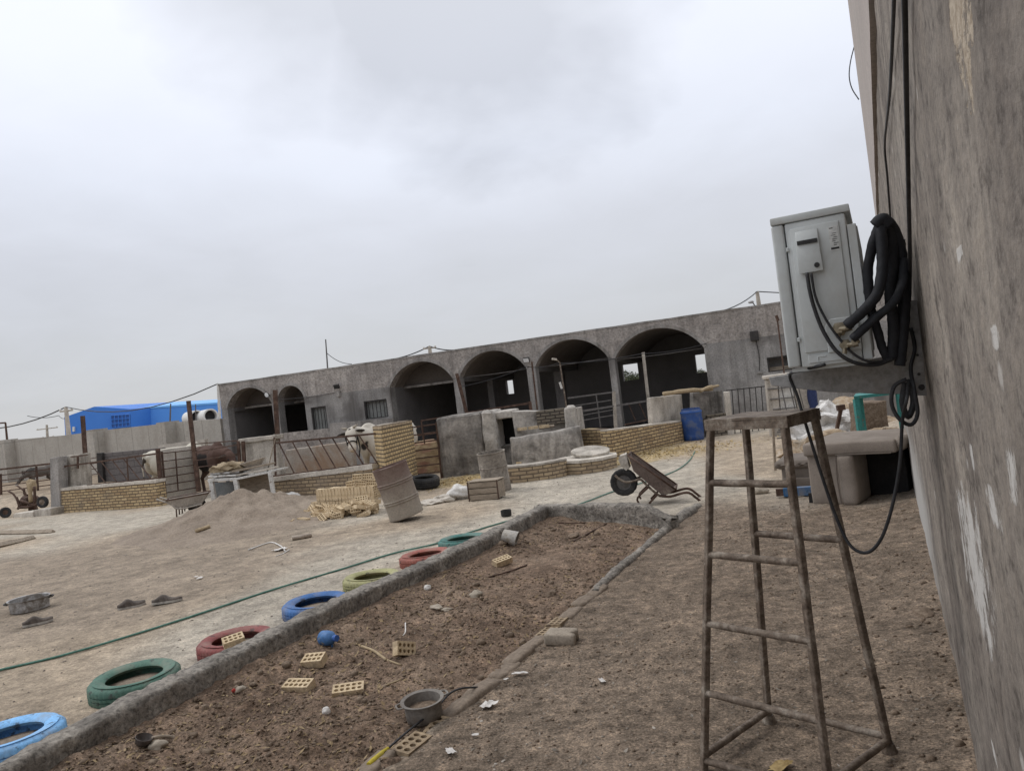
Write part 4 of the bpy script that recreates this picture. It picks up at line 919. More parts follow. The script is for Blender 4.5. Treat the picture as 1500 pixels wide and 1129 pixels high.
# scraps of paper / plastic on the path
def scrap(x, y, w_, h_, lab, seed, mat='paper'):
    p = gp(x, y, 0.004); n_ = 6; mb = MB(); rnd = random.Random(seed)
    for i in range(n_+1):
        for j in range(n_+1):
            u, v = i/n_ - .5, j/n_ - .5; k_ = 1 + 0.35*noise.noise(Vector((u*3, v*3, seed)))
            mb.v.append(Vector((u*w_*k_, v*h_*k_, 0.012 + 0.25*min(w_, h_)*abs(noise.noise(Vector((u*3, v*3, seed+5)))))))
    for i in range(n_):
        for j in range(n_):
            if (i in (0, n_-1) and j in (0, n_-1)) and rnd.random() < 0.7: continue
            q = i*(n_+1)+j; mb.f.append([q, q+n_+1, q+n_+2, q+1])
    o = mb.build('paper_scrap', MT[mat], M=EM(p, 0, 0, seed), world=False, smooth=0.8); return tag(o, lab, 'scrap')
scrap(716, 1036, 0.085, 0.07, 'crumpled white scrap with a dark dot beside the edging bricks', 1)
scrap(660, 1104, 0.065, 0.035, 'oval white scrap on the path near the bottom edge', 2)
scrap(762, 989, 0.09, 0.03, 'torn white strip lying beside the edging', 3)
scrap(742, 998, 0.035, 0.02, 'small pale flake left of the torn white strip', 4)
scrap(882, 1000, 0.06, 0.025, 'narrow white chip alone in the middle of the path', 5)
scrap(697, 1080, 0.04, 0.02, 'small pale chip between the two larger white scraps', 6)
scrap(410, 806, 0.16, 0.13, 'frayed white plastic tuft at the end of the string on the sand', 7)
scrap(293, 848, 0.09, 0.05, 'small white chip on the sand right of its twin', 8); scrap(288, 846, 0.05, 0.04, 'smaller white chip on the sand', 9)
scrap(1145, 1127, 0.12, 0.05, 'yellowish plastic scrap at the foot of the trestle', 10, 'straw')

# ------------------------------------------------------------------ yard things
P = [gp(x, y, 0.012) for x, y in ((-60, 998), (0, 983), (90, 962), (200, 930), (300, 898), (400, 865), (500, 835), (575, 812), (640, 797))]
P += [gp(x, y, 0.012) for x, y in ((700, 777), (760, 760), (840, 742), (895, 722), (950, 705), (990, 690), (1010, 675), (1018, 662))]
mb = MB(); mb.tube(P, 0.0095, 8, 8); tag(mb.build('garden_hose', MT['hose'], M=TL(P[0]), smooth=4), 'long green garden hose stretched across the whole yard past the tyres', 'hose')
# wash basin
p = gp(44, 893); bs = thing('wash_basin', 'battered round aluminium tub with two handles standing on the sand', 'basin', M=EM(p, 0.0, 0.0, 0.3))
mb = MB(); mb.lathe([(0, 0.004), (0.165, 0.004), (0.176, 0.012), (0.182, 0.115), (0.195, 0.122), (0.196, 0.128), (0.180, 0.124), (0.172, 0.016), (0, 0.012)], 40, rad=lambda a, z, j: 1 + 0.02*math.sin(a*3 + z*20)); mb.build('tub', MT['alu'], bs, world=False, smooth=0.7)
for a in (0.15, math.pi + 0.15):
    mb = MB(); Mx = Matrix.Rotation(a, 4, 'Z'); mb.tube([Mx @ Vector(v) for v in ((0.18, -0.05, 0.1), (0.21, -0.04, 0.105), (0.218, 0, 0.105), (0.21, 0.04, 0.105), (0.18, 0.05, 0.1))], 0.008, 7, 3); mb.build('handle', MT['black_steel'], bs, world=False, smooth=4)
# shoes
def shoe(x, y, rz, lab, L=0.27):
    p = gp(x, y); o = thing('old_shoe', lab, 'shoe', M=EM(p + Vector((0, 0, 0.002)), random.uniform(-.15, .15), 0, rz), group='old shoes lying on the sand')
    n_ = 14; mb = MB(); us = MB(); prev = None
    sole = []
    for i in range(n_+1):
        u = i/n_; w_ = 0.030 + 0.018*math.sin(math.pi*min(1, u*1.05))**0.6 + (0.008 if 0.55 < u < 0.9 else 0); w_ *= (1 if 0.04 < u < 0.96 else 0.55)
        sole.append((L*(u - .5), w_, 0.002 + 0.02*max(0, u-.8)))
    ring = [Vector((x_, -w_, z_)) for x_, w_, z_ in sole] + [Vector((x_, w_, z_)) for x_, w_, z_ in sole[::-1]]
    mb.extrude(ring, Vector((0, 0, 0.02))); mb.build('sole', surf('pale_sole', [(0.3, 0.28, 0.25), (0.4, 0.37, 0.33)], 9), o, world=False, recalc=True)
    rows = []
    for i in range(n_+1):
        u = i/n_; x_, w_, z_ = sole[i]; open_ = u < 0.52
        h = (0.022 + 0.042*math.exp(-((u - 0.36)/0.2)**2))*(1 if u < 0.93 else 0.7); open_ = False
        r_ = []
        for k_ in range(9):
            a = math.pi*k_/8; yy = math.cos(a)*w_*0.97; zz_ = 0.02 + h*math.sin(a)**0.6
            if open_ and 2 < k_ < 6: zz_ = 0.035; yy *= 0.8
            r_.append(Vector((x_, yy, z_ + zz_)))
        rows.append(r_)
    for r_ in rows: us.v += r_
    for i in range(n_):
        for k_ in range(8): us.f.append([i*9+k_, (i+1)*9+k_, (i+1)*9+k_+1, i*9+k_+1])
    us.f += [list(range(9)), [n_*9+k_ for k_ in range(8, -1, -1)]]
    us.build('upper', surf('worn_brown_leather', [(0.05, 0.04, 0.033), (0.12, 0.098, 0.083)], 14, 0.8, 0.4, 0.004), o, world=False, smooth=0.9)
shoe(193, 889, 0.5, 'worn brown shoe on the sand, left one of the two near each other', 0.25)
shoe(245, 883, 0.1, 'flattened brown shoe on the sand, right one of the two near each other', 0.28)
shoe(56, 914, 0.55, 'single brown shoe lying below the aluminium tub', 0.25)
p = gp(742, 756); mb = MB(); mb.lathe([(0, 0.004), (0.062, 0.004), (0.07, 0.015), (0.072, 0.085), (0.066, 0.085), (0.062, 0.02), (0, 0.02)], 24); bb = thing('black_bowl', 'small black rubber bowl standing on the yard beside the kerb', 'bowl', loc=p); mb.build('bowl_wall', MT['rubber'], bb, world=False, smooth=0.7)
# sand heap
HC = D(365, 700, 13.6); HC.z = 0
def heapz(x, y):
    dx, dy = x - HC.x, y - HC.y
    a = math.sqrt((dx/1.3)**2 + (dy/1.6)**2)
    z = 0.53*math.exp(-(a*1.35)**1.2) + 0.02*math.exp(-a)
    dx2 = x - (HC.x - 0.75); z += 0.12*math.exp(-((dx2/0.6)**2 + ((dy+0.3)/0.8)**2))
    e_ = math.exp(-(a*0.8)**2)
    z += e_*(noise.noise(Vector((x*1.6, y*1.6, 3)))*0.045 - abs(noise.noise(Vector((x*2.8 + y*1.3, y*1.5, 8))))*0.15 + noise.noise(Vector((x*6, y*6, 1)))*0.05 + noise.noise(Vector((x*13, y*13, 1)))*0.022)
    fade = sst(2.6, 1.5, math.hypot(dx, dy*0.85))
    return z*fade - 0.03*(1 - fade)
mb = MB(); n_ = 150
for i in range(n_+1):
    for j in range(n_+1):
        x = HC.x - 2.8 + 5.6*i/n_; y = HC.y - 3.2 + 6.0*j/n_; mb.v.append(Vector((x, y, heapz(x, y))))
for i in range(n_):
    for j in range(n_):
        q = i*(n_+1)+j; mb.f.append([q, q+n_+1, q+n_+2, q+1])
tag(mb.build('sand_heap', MT['sand'], M=TL(HC), smooth=4), 'wide heap of grey brown building sand in the yard', 'sand heap')
def onheap(x, y, dz=0.0):
    p = G(x, y)
    for _ in range(12): p = G(x, y, 0.5*p.z + 0.5*max(0, heapz(p.x, p.y)) if True else 0)
    return p + Vector((0, 0, dz))
def hstick(pts, r, mat, lab, cat, name):
    P_ = [onheap(x, y, r) for x, y in pts]; mb = MB(); mb.tube(P_, r, 7, 3); return tag(mb.build(name, MT[mat], M=TL(P_[0]), smooth=4), lab, cat)
hstick([(288, 780), (300, 776), (308, 773)], 0.03, 'wood_tan', 'short pale stick stuck on the left flank of the sand heap', 'stick', 'stick')
hstick([(364, 806), (380, 800), (398, 795), (412, 801), (418, 808)], 0.009, 'white_bag', 'white string looped in an arc on the sand in front of the heap', 'string', 'string')
hstick([(404, 815), (415, 811), (424, 805)], 0.006, 'white_bag', 'short white string leading to the frayed tuft', 'string', 'string')
p = onheap(443, 789); mb = MB(); mb.lathe([(0, -0.13), (0.03, -0.13), (0.03, 0.11), (0.014, 0.13), (0, 0.13)], 14); tag(mb.build('spray_can', surf('faded_can', [(0.22, 0.17, 0.13), (0.4, 0.34, 0.28)], 6, 0.5), M=EM(p + Vector((0, 0, 0.03)), 0, R(90), 0.25), world=False, smooth=0.7), 'faded tin can lying on the sand right of the string', 'can')
# big rusted drum leaning over
pb = G(586, 766); axis_top = D(572, 692, pb.y + 0.25) ; zax = (axis_top - (pb + Vector((0.05, 0.28, 0.03)))).normalized()
xa = Vector((1, 0, 0)); ya = zax.cross(xa).normalized(); xa = ya.cross(zax)
DM = Matrix(((xa.x, ya.x, zax.x, pb.x + 0.06), (xa.y, ya.y, zax.y, pb.y + 0.29), (xa.z, ya.z, zax.z, 0.055), (0, 0, 0, 1)))
dr = thing('steel_drum', 'big rusty steel drum leaning over with its lower rim lifted', 'drum', M=DM)
def drumprof(Rr, H, ribs):
    pr = [(Rr*0.93, 0.0), (Rr*0.99, 0.0), (Rr*1.01, 0.012), (Rr, 0.03)]
    for z in ribs: pr += [(Rr, z-0.03), (Rr*1.05, z-0.02), (Rr*1.05, z-0.012), (Rr*1.01, z-0.004), (Rr*1.01, z+0.004), (Rr*1.05, z+0.012), (Rr*1.05, z+0.02), (Rr, z+0.03)]
    pr += [(Rr, H-0.02), (Rr*1.015, H-0.01), (Rr*1.015, H), (Rr*0.97, H), (Rr*0.97, 0.03)]
    return pr
n = NT('rusty_drum_paint'); v = n.tc.outputs['Object']; sp = n.node('ShaderNodeSeparateXYZ'); n.ln(v, sp.inputs[0])
f = n.noise(v, 3.5, 9, 0.65, 0.4); f2 = n.noise(v, 40, 6, 0.7)
mk = n.math('ADD', sp.outputs['Z'], n.math('MULTIPLY', n.math('SUBTRACT', f, 0.5), 0.9))
c = n.ramp(mk, [(0.18, (0.30, 0.262, 0.215)), (0.42, (0.225, 0.185, 0.152)), (0.62, (0.19, 0.14, 0.118)), (0.85, (0.135, 0.083, 0.07))])
c = n.mix(0.5, c, n.ramp(f2, [(0.3, (0.45, 0.43, 0.42)), (0.5, (1, 1, 1)), (0.72, (1.35, 1.33, 1.3))]), 'MULTIPLY'); n.base(c); n.b.inputs['Roughness'].default_value = 0.8; n.bump(n.math('ADD', f, f2), 0.35, 0.008); MT['drum'] = n.m
mb = MB(); mb.lathe(drumprof(0.248, 0.76, (0.25, 0.51)), 48, rad=lambda a, z, j: 1 + 0.012*math.sin(a*2+1) + 0.008*noise.noise(Vector((math.cos(a)*2, math.sin(a)*2, z*4)))); mb.build('drum_shell', MT['drum'], dr, world=False, smooth=0.6)
mb = MB(); mb.lathe([(0, 0.72), (0.238, 0.72), (0.238, 0.73), (0, 0.73)], 40); mb.build('drum_lid', MT['drum'], dr, world=False, rough=(0.02, 5, 0.08))
# hollow brick pile: neat stack + loose heap
SP = Pl(G(478, 757), G(548, 754)); GR1 = 'hollow bricks stacked beside the leaning drum'; GR2 = 'hollow bricks fallen in a heap before the stack'
Zv = Vector((0, 0, 1)); yv = SP.e.cross(Zv)
M_END = Matrix((Zv, yv, SP.e)).transposed().to_4x4(); M_HOLE = Matrix((SP.e, Zv, SP.e.cross(Zv))).transposed().to_4x4()
jit = lambda a: Euler((random.uniform(-a, a), random.uniform(-a, a), random.uniform(-a, a))).to_matrix().to_4x4()
for dpt in range(2):
    for r_ in range(2):
        if dpt == 1 and r_ == 0: continue
        for i in range(-7, 13):
            if r_ == 1 and (i < -5 + dpt*3): continue
            p = SP.pt(-0.10 + i*0.068, 0.10 + r_*0.208, -0.38 - dpt*0.11)
            place_brick(Matrix.Translation(p) @ jit(0.06) @ M_END, 'hollow clay brick in the neat stack beside the leaning drum', GR1)
for r_ in range(2):
    for i in range(3 - r_):
        p = SP.pt(0.25 + r_*0.15 + i*0.215, 0.46 + r_*0.103, -0.42); place_brick(Matrix.Translation(p) @ jit(0.06) @ M_HOLE, 'hollow clay brick in the neat stack beside the leaning drum', GR1)
# upright side-on bricks on top right
rr = random.Random(4)
def heap_h(u, v): return 0.0
for i in range(100):
    u_ = rr.uniform(-0.6, 0.9); v_ = abs(rr.gauss(0.0, 0.22)); 
    if u_ < -0.6 or u_ > 0.9: continue
    h = max(0, (0.10 + 0.13*sst(0.1, 0.6, u_)) - 0.3*v_)*rr.random() + 0.03
    p = SP.pt(u_, h, -0.22 + v_)
    M = EM(p, rr.uniform(-.3, .3), rr.uniform(-.35, .35), rr.uniform(0, 6.3))
    if rr.random() < 0.45: M = EM(p, R(70) + rr.uniform(-.5, .5), rr.uniform(-.6, .6), SP.rz + rr.uniform(-.9, .9))
    place_brick(M, 'hollow clay brick fallen in the loose heap before the stack', GR2, BR if rr.random() < 0.6 else BR6)
for i in range(7):
    p = SP.pt(0.62 + rr.uniform(-.1, .12), 0.12 + 0.03*i*0.9, -0.25 + rr.uniform(-.1, .1)); p.z = 0.05 + 0.022*i
    place_brick(EM(p, rr.uniform(-.7, .7), rr.uniform(-.5, .5), rr.uniform(0, 6.3)), 'hollow clay brick fallen in the loose heap before the stack', GR2)
def bag(x, y, r, sc, lab, seed, mat='white_bag', cat='bag', name='white_sack', dz=0.5, rz=0.0):
    p = gp(x, y); mb = MB(); mb.blob((0, 0, 0), r, seed, 4, 0.45, sc, 1.6)
    o = mb.build(name, MT[mat], M=EM(p + Vector((0, 0, r*sc[2]*dz)), 0, 0, rz), world=False, smooth=4, rough=(r*0.12, 9/r*0.12, r*0.25)); return tag(o, lab, cat)
bag(425, 741, 0.17, (1.3, .8, .85), 'white woven bag lying at the left end of the brick stack', 2, dz=0.8)
bag(677, 730, 0.20, (1.1, .7, .62), 'crumpled white sack with dark stripes beside the wooden crate', 4, dz=0.7)
bag(652, 734, 0.17, (1.1, .8, .42), 'dusty pale sack lying flat beside the striped sack', 6, 'concrete_pale')
bag(630, 738, 0.18, (1.2, .8, .28), 'flattened dusty sack farthest left of the three sacks by the crate', 7, 'concrete_pale')
# black tyre near the gate
p = G(620, 718); o = tyre_mesh(0.30, 0.19, 0.21, grooves=True).build('worn_tyre', MT['rubber'], M=EM(p + Vector((0, 0.28, 0.13)), 0.10, 0.05, 0.2), world=False, smooth=0.7); tag(o, 'plain black tyre lying on straw in front of the brick pier', 'tyre')
# grey drum by the hut
p = G(730, 722); dm = thing('grey_drum', 'old pale grey drum encrusted with cement standing before the hut', 'drum', M=EM(p + Vector((-0.02, 0.26, 0)), 0.05, -0.05, 0.0))
MT['drum2'] = surf('cement_crusted', [(0.17, 0.145, 0.12), (0.25, 0.22, 0.185), (0.34, 0.30, 0.26)], 4, 0.95, 0.9, 0.02, speck_scale=22, speck=0.5)
mb = MB(); mb.lathe([(0.235, 0), (0.245, 0.02), (0.24, 0.2), (0.247, 0.21), (0.24, 0.22), (0.238, 0.42), (0.246, 0.43), (0.238, 0.44), (0.235, 0.66), (0.245, 0.665), (0.245, 0.68), (0.225, 0.68), (0.225, 0.3)], 40, rad=lambda a, z, j: 1 + 0.02*noise.noise(Vector((math.cos(a)*3, math.sin(a)*3, z*5)))); mb.build('drum_shell', MT['drum2'], dm, world=False, smooth=0.6)
mb = MB(); mb.lathe([(0, 0.3), (0.23, 0.31)], 30); mb.build('drum_filling', MT['clod'], dm, world=False)
# wooden crate
CP = Pl(G(688, 734), G(728, 731)); cr = thing('wooden_crate', 'small slatted wooden crate standing in front of the grey drum', 'crate', M=CP.M())
cw_, chh, cd = 0.50, 0.30, 0.3
for k_ in range(3):
    mb = MB(); mb.box((cw_/2, 0, 0.05 + k_*0.095), (cw_, 0.014, 0.085)); mb.build('front_slat', MT['wood'], cr, world=False, bevel=0.004)
    mb = MB(); mb.box((cw_/2, cd, 0.05 + k_*0.095), (cw_, 0.014, 0.085)); mb.build('back_slat', MT['wood'], cr, world=False, bevel=0.004)
for x_ in (0.0, cw_):
    mb = MB(); mb.box((x_, -0.012, 0.15), (0.018, 0.012, 0.31)); mb.build('corner_post', MT['rust'], cr, world=False)
    mb = MB(); mb.box((x_, cd/2, 0.15), (0.012, cd-0.016, 0.26)); mb.build('side_board', MT['wood'], cr, world=False)
mb = MB(); mb.box((cw_/2, cd/2, 0.30), (cw_+0.02, cd+0.02, 0.016)); mb.build('crate_top', MT['wood'], cr, world=False, bevel=0.003)
# wheelbarrow standing nose up beyond the far kerb
def wheelbarrow(lab, pl, half, tray_top, tray_bot, front_panel, wheel_c, wheel_r, legs, handle, fork, mat, tyre_mat, cem=None):
    """near side drawn on the plane pl, the far side 2*half further back"""
    base_ = pl.at(*wheel_c); base_.z = 0
    o = thing('wheelbarrow', lab, 'wheelbarrow', loc=base_)
    bk = -pl.n*(2*half)
    Tt = [pl.at(x, y) for x, y in tray_top]; Tb = [pl.at(x, y, -0.07) for x, y in tray_bot]
    bk2 = -pl.n*(2*half - 0.14)
    def sh(a, b, c_, d_): mbx.extrude([a, b, c_, d_], (b - a).cross(d_ - a).normalized()*0.006)
    mbx = MB(); sh(Tt[0], Tt[1], Tb[1], Tb[0]); sh(Tt[0] + bk, Tb[0] + bk2, Tb[1] + bk2, Tt[1] + bk); sh(Tb[0], Tb[1], Tb[1] + bk2, Tb[0] + bk2); sh(Tt[0], Tb[0], Tb[0] + bk2, Tt[0] + bk); sh(Tt[1], Tt[1] + bk, Tb[1] + bk2, Tb[1])
    tr_ = mbx.build('tray', mat, o, recalc=True, bevel=0.002)
    mbx = MB(); q = [Tt[0], Tt[1], Tt[1] + bk, Tt[0] + bk, Tt[0]]
    for a, b in zip(q, q[1:]): mbx.tube([a, b], 0.012, 8)
    mbx.build('rim', MT['rust'], tr_, M=WM[o.name], smooth=4)
    if cem:
        mbx = MB(); q = [pl.at(x, y, -half*0.8) for x, y in cem]; mbx.extrude(q, -pl.n*(half*0.9)); mbx.build('cement_crust', MT['concrete_pale'], tr_, M=WM[o.name], rough=(0.02, 8, 0.08), recalc=True)
    wc = pl.at(*wheel_c, -half); ax = pl.n
    Mw = Matrix.Translation(wc) @ ax.to_track_quat('Z', 'Y').to_matrix().to_4x4()
    wh = tyre_mesh(wheel_r, wheel_r*0.58, 0.095, 48); wh.v = [Mw @ v for v in wh.v]; w_o = wh.build('wheel_tyre', tyre_mat, o, smooth=0.7)
    mbx = MB(); mbx.lathe([(0, -0.05), (0.03, -0.05), (0.03, -0.025), (wheel_r*0.5, -0.02), (wheel_r*0.6, -0.035), (wheel_r*0.6, 0.035), (wheel_r*0.5, 0.02), (0.03, 0.025), (0.03, 0.05), (0, 0.05)], 30, Mw); mbx.build('wheel_rim', MT['grey_steel'], w_o, M=WM[o.name], smooth=0.6)
    for off in (0.0, 1.0):
        b = lambda x, y, in_=0.0: pl.at(x, y, -0.05 - in_) + (-pl.n*(2*half - 0.1 - 2*in_))*off
        mbx = MB(); P_ = [b(x, y) for x, y in handle]; mbx.tube(P_, 0.0165, 9, 5); mbx.build('handle', MT['rust'] if cem else mat, o, smooth=4)
        mbx = MB(); P_ = [b(x, y, half - 0.13) if i == 0 else b(x, y, (half - 0.13)*(1 - i/len(fork))) for i, (x, y) in enumerate(fork)]; mbx.tube(P_, 0.0155, 9, 5); mbx.build('fork', MT['rust_pale'], o, smooth=4)
        for lg in legs:
            mbx = MB(); mbx.tube([b(x, y) for x, y in lg], 0.013, 8, 3); mbx.build('leg', MT['rust'], o, smooth=4)
    return o
pw = Vector((1.27, 9.75, 0)); qw = Vector((2.3, 9.50, 0))
wheelbarrow('rusty wheelbarrow resting on its handles with the tray tipped up behind the bed', Pl(pw, qw), 0.22, [(920, 667), (990, 717)], [(928, 690), (972, 727)], None, (914, 706), 0.175,
    [[(950, 713), (934, 729), (936, 737)], [(963, 724), (951, 737)]], [(966, 726), (982, 727), (1000, 722), (1010, 722), (1020, 729), (1031, 738)], [(901, 696), (908, 702), (918, 706), (930, 704), (938, 702), (946, 709), (958, 720), (968, 727)], MT['barrow'] if 'barrow' in MT else MT.setdefault('barrow', surf('rusty_barrow_tray', [(0.095, 0.07, 0.06), (0.145, 0.11, 0.095), (0.18, 0.145, 0.125)], 3, 0.75, 0.3, 0.004, dirt=(0.22, 0.18, 0.15), dscale=3, dlo=0.6)), MT['rubber'],
    cem=[(907, 668), (916, 665), (922, 684), (917, 690), (910, 683), (906, 675)])
pw = G(262, 757); qw = G(300, 742); pw = Vector((-6.3, 13.9, 0)); qw = Vector((-5.65, 14.1, 0))
wheelbarrow('grey cement crusted wheelbarrow standing left of the sand heap', Pl(pw, qw), 0.25, [(243, 733), (305, 722)], [(258, 744), (296, 737)], None, (289, 741), 0.16,
    [[(258, 744), (259, 757)], [(267, 743), (267, 752)]], [(296, 738), (262, 745), (250, 738), (229, 731)], [(289, 741), (296, 738)], MT['concrete_dusty'] if 'concrete_dusty' in MT else MT.setdefault('concrete_dusty', surf('cement_dusted_steel', [(0.27, 0.24, 0.205), (0.37, 0.335, 0.29), (0.45, 0.41, 0.36)], 4, 0.9, 0.4, 0.006)), MT['rubber'])
# ------------------------------------------------------------------ arched cattle barn
FA = R(19); fe = Vector((math.cos(FA), -math.sin(FA), 0)); fn = Vector((-math.sin(FA), -math.cos(FA), 0))
O_ = D(930, 560, 22.0); O_.z = 0
FM = Matrix.Translation(O_) @ Matrix.Rotation(-FA, 4, 'Z')      # local x along the front, -y towards the viewer
FP = Pl(O_, O_ + fe)
barn = thing('cattle_barn', 'long grey plastered cattle barn with six dark arched openings', 'barn', M=FM)
FX0, FX1, FH, FT = -14.35, 7.2, 3.15, 0.35
ARCH = [(-14.1, -12.27, 2.31, 2.92), (-12.02, -10.98, 2.28, 2.79), (-7.78, -5.57, 2.28, 2.97), (-5.36, -3.17, 2.31, 2.985), (-2.9, -0.68, 2.31, 2.985), (-0.5, 2.02, 2.23, 2.95)]
RECT = [(-10.78, -10.2, 0.25, 1.97), (-8.78, -7.95, 1.37, 1.95), (3.62, 4.30, 1.34, 1.74)]
def arch_top(a, x):
    x0, x1, sp_, cr_ = a; h = (x1 - x0)/2; r_ = cr_ - sp_; Rr = (h*h + r_*r_)/(2*r_); d = x - (x0 + x1)/2
    return cr_ - Rr + math.sqrt(max(0, Rr*Rr - d*d))
br_ = {FX0, FX1}
for a in ARCH:
    for i in range(25): br_.add(a[0] + (a[1] - a[0])*(0.5 - 0.5*math.cos(math.pi*i/24)))
for a in RECT: br_ |= {a[0], a[1]}
x = FX0
while x < FX1: br_.add(round(x, 3)); x += 0.45
bx = sorted(br_); bx = [b for i, b in enumerate(bx) if i == 0 or b - bx[i-1] > 1e-4]
BANDZ = 2.32
low = MB(); top = MB()
def wob(x, z): return 0.012*noise.noise(Vector((x*0.8, z*0.8, 1)))
def panel(mb, xa, xb, za0, zb0, za1, zb1, y=0.0, inner=True):
    """solid piece from xa to xb, bottom za0..zb0, top za1..zb1"""
    vs = [(xa, y, za0), (xb, y, zb0), (xb, y, zb1), (xa, y, za1), (xa, FT, za0), (xb, FT, zb0), (xb, FT, zb1), (xa, FT, za1)]
    mb.add(vs, [(0, 1, 2, 3), (5, 4, 7, 6), (0, 4, 5, 1), (3, 2, 6, 7)])
def jamb(mb, x, z0, z1):
    mb.add([(x, 0, z0), (x, FT, z0), (x, FT, z1), (x, 0, z1)], [(0, 1, 2, 3)])
for xa, xb in zip(bx, bx[1:]):
    xm = (xa + xb)/2; done = False
    for a in ARCH:
        if a[0] < xm < a[1]:
            panel(low, xa, xb, -0.1, -0.1, 0.03, 0.03)
            ta, tb = arch_top(a, xa), arch_top(a, xb)
            top_ = FH
            panel(top, xa, xb, ta, tb, top_, top_); done = True
    for a in RECT:
        if a[0] < xm < a[1]:
            panel(low, xa, xb, 0.03, 0.03, a[2], a[2]); panel(low, xa, xb, -0.1, -0.1, 0.03, 0.03); panel(low, xa, xb, a[3], a[3], BANDZ, BANDZ); panel(top, xa, xb, BANDZ, BANDZ, FH, FH); done = True
    if not done:
        panel(low, xa, xb, -0.1, -0.1, 0.03, 0.03); panel(low, xa, xb, 0.03, 0.03, BANDZ, BANDZ); panel(top, xa, xb, BANDZ, BANDZ, FH, FH)
for a in ARCH:
    for x in a[:2]: jamb(low, x, 0.03, a[2]); jamb(low, x, a[2]-0.0, min(BANDZ, a[2]+0.0001))
for a in RECT:
    for x in a[:2]: jamb(low, x, a[2], a[3])
for x in (FX0, FX1): jamb(low, x, -0.1, BANDZ); jamb(top, x, BANDZ, FH)
low.build('lower_wall', MT['plaster_smooth'], barn, world=False, recalc=False, weld=True)
top.build('upper_wall', MT['plaster_rough'], barn, world=False, recalc=False, weld=True)
mb = MB(); xs = [FX0 - 0.02 + i*0.4 for i in range(int((FX1 - FX0)/0.4)+2)]
for i, x in enumerate(xs):
    h = FH + 0.012*noise.noise(Vector((x*1.3, 0, 0)))
    mb.v += [Vector((x, -0.012, FH - 0.02)), Vector((x, -0.012, h + 0.035)), Vector((x, FT, h + 0.035)), Vector((x, FT, FH-0.02))]
for i in range(len(xs)-1):
    for k in range(4): mb.f.append([i*4+k, (i+1)*4+k, (i+1)*4+(k+1) % 4, i*4+(k+1) % 4])
mb.f += [[3, 2, 1, 0], [len(mb.v)-4, len(mb.v)-3, len(mb.v)-2, len(mb.v)-1]]
mb.build('parapet_cap', MT['plaster'], barn, world=False, recalc=True)
# pale arch rims (thin raised render bands round the arches)
for a in ARCH:
    mb = MB(); prev = None; n_ = 24; w_ = 0.09
    cx = (a[0] + a[1])/2
    pts = [(a[0] + (a[1]-a[0])*(0.5-0.5*math.cos(math.pi*i/n_))) for i in range(n_+1)]
    inn = [(x, arch_top(a, x)) for x in pts]; h = (a[1]-a[0])/2; r_ = a[3]-a[2]; Rr = (h*h + r_*r_)/(2*r_); cz = a[3] - Rr
    for (x, z) in inn:
        d = Vector((x - cx, 0, z - cz)).normalized(); mb.v += [Vector((x, -0.014, z)), Vector((x, -0.014, z)) + d*w_, Vector((x, 0.02, z)) + d*w_, Vector((x, 0.02, z))]
    for i in range(n_):
        for k in range(3): mb.f.append([i*4+k, (i+1)*4+k, (i+1)*4+k+1, i*4+k+1])
        mb.f.append([i*4+3, (i+1)*4+3, (i+1)*4, i*4])
    mb.build('arch_rim', MT['plaster'], barn, world=False, recalc=True)
# vaults running back, inner piers, back wall with openings, roof, floor
BD = 5.2
for i, a in enumerate(ARCH):
    mb = MB(); n_ = 20; pts = [(a[0] + (a[1]-a[0])*(0.5-0.5*math.cos(math.pi*k/n_))) for k in range(n_+1)]
    nyy = 6
    for x in pts:
        z = arch_top(a, x)
        for j in range(nyy+1): mb.v.append(Vector((x, FT + (BD - FT)*j/nyy, z)))
    for k in range(n_):
        for j in range(nyy): q = k*(nyy+1)+j; mb.f.append([q, q+1, q+nyy+2, q+nyy+1])
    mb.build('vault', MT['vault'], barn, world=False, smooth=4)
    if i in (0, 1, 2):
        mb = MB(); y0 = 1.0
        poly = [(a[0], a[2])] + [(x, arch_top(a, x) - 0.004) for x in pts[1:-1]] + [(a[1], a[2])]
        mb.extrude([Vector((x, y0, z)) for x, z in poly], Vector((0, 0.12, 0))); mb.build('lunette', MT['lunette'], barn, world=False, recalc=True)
        mb = MB(); mb.box(((a[0]+a[1])/2, y0 - 0.01, a[2] - 0.035), (a[1]-a[0], 0.16, 0.07)); mb.build('lintel', MT['plaster'], barn, world=False)
    else:
        mb = MB(); mb.tube([(a[0], 0.3, a[2]+0.0), ((a[0]+a[1])/2, 0.3, a[2]-0.025), (a[1], 0.3, a[2]+0.0)], 0.012, 6, 4); mb.build('tie_rod', MT['grey_steel'], barn, world=False)
def piers():
    edges = [FX0] + [v for a in ARCH for v in a[:2]] + [FX1]
    for i in range(0, len(edges), 2):
        yield edges[i], edges[i+1]
for a, b in piers():
    mb = MB()
    if b - a > 1.5: mb.box6((a, FT+0.003, -0.1), (b, BD, 2.3))
    elif abs(a + 0.68) < 0.02: mb.box6((a, FT+0.004, 2.18), (b, BD, 2.34))
    else:
        mb.box6((a, BD*0.55, -0.1), (b, BD*0.55+0.4, 2.3)); mb.box6((a, FT+0.004, 2.18), (b, BD, 2.34))
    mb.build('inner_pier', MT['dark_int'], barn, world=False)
def fx(px, py, y): # local coordinates of a pixel on the plane y behind the front
    p = FM.inverted() @ FP.at(px, py, -y); return p.x, p.z
bw_open = []
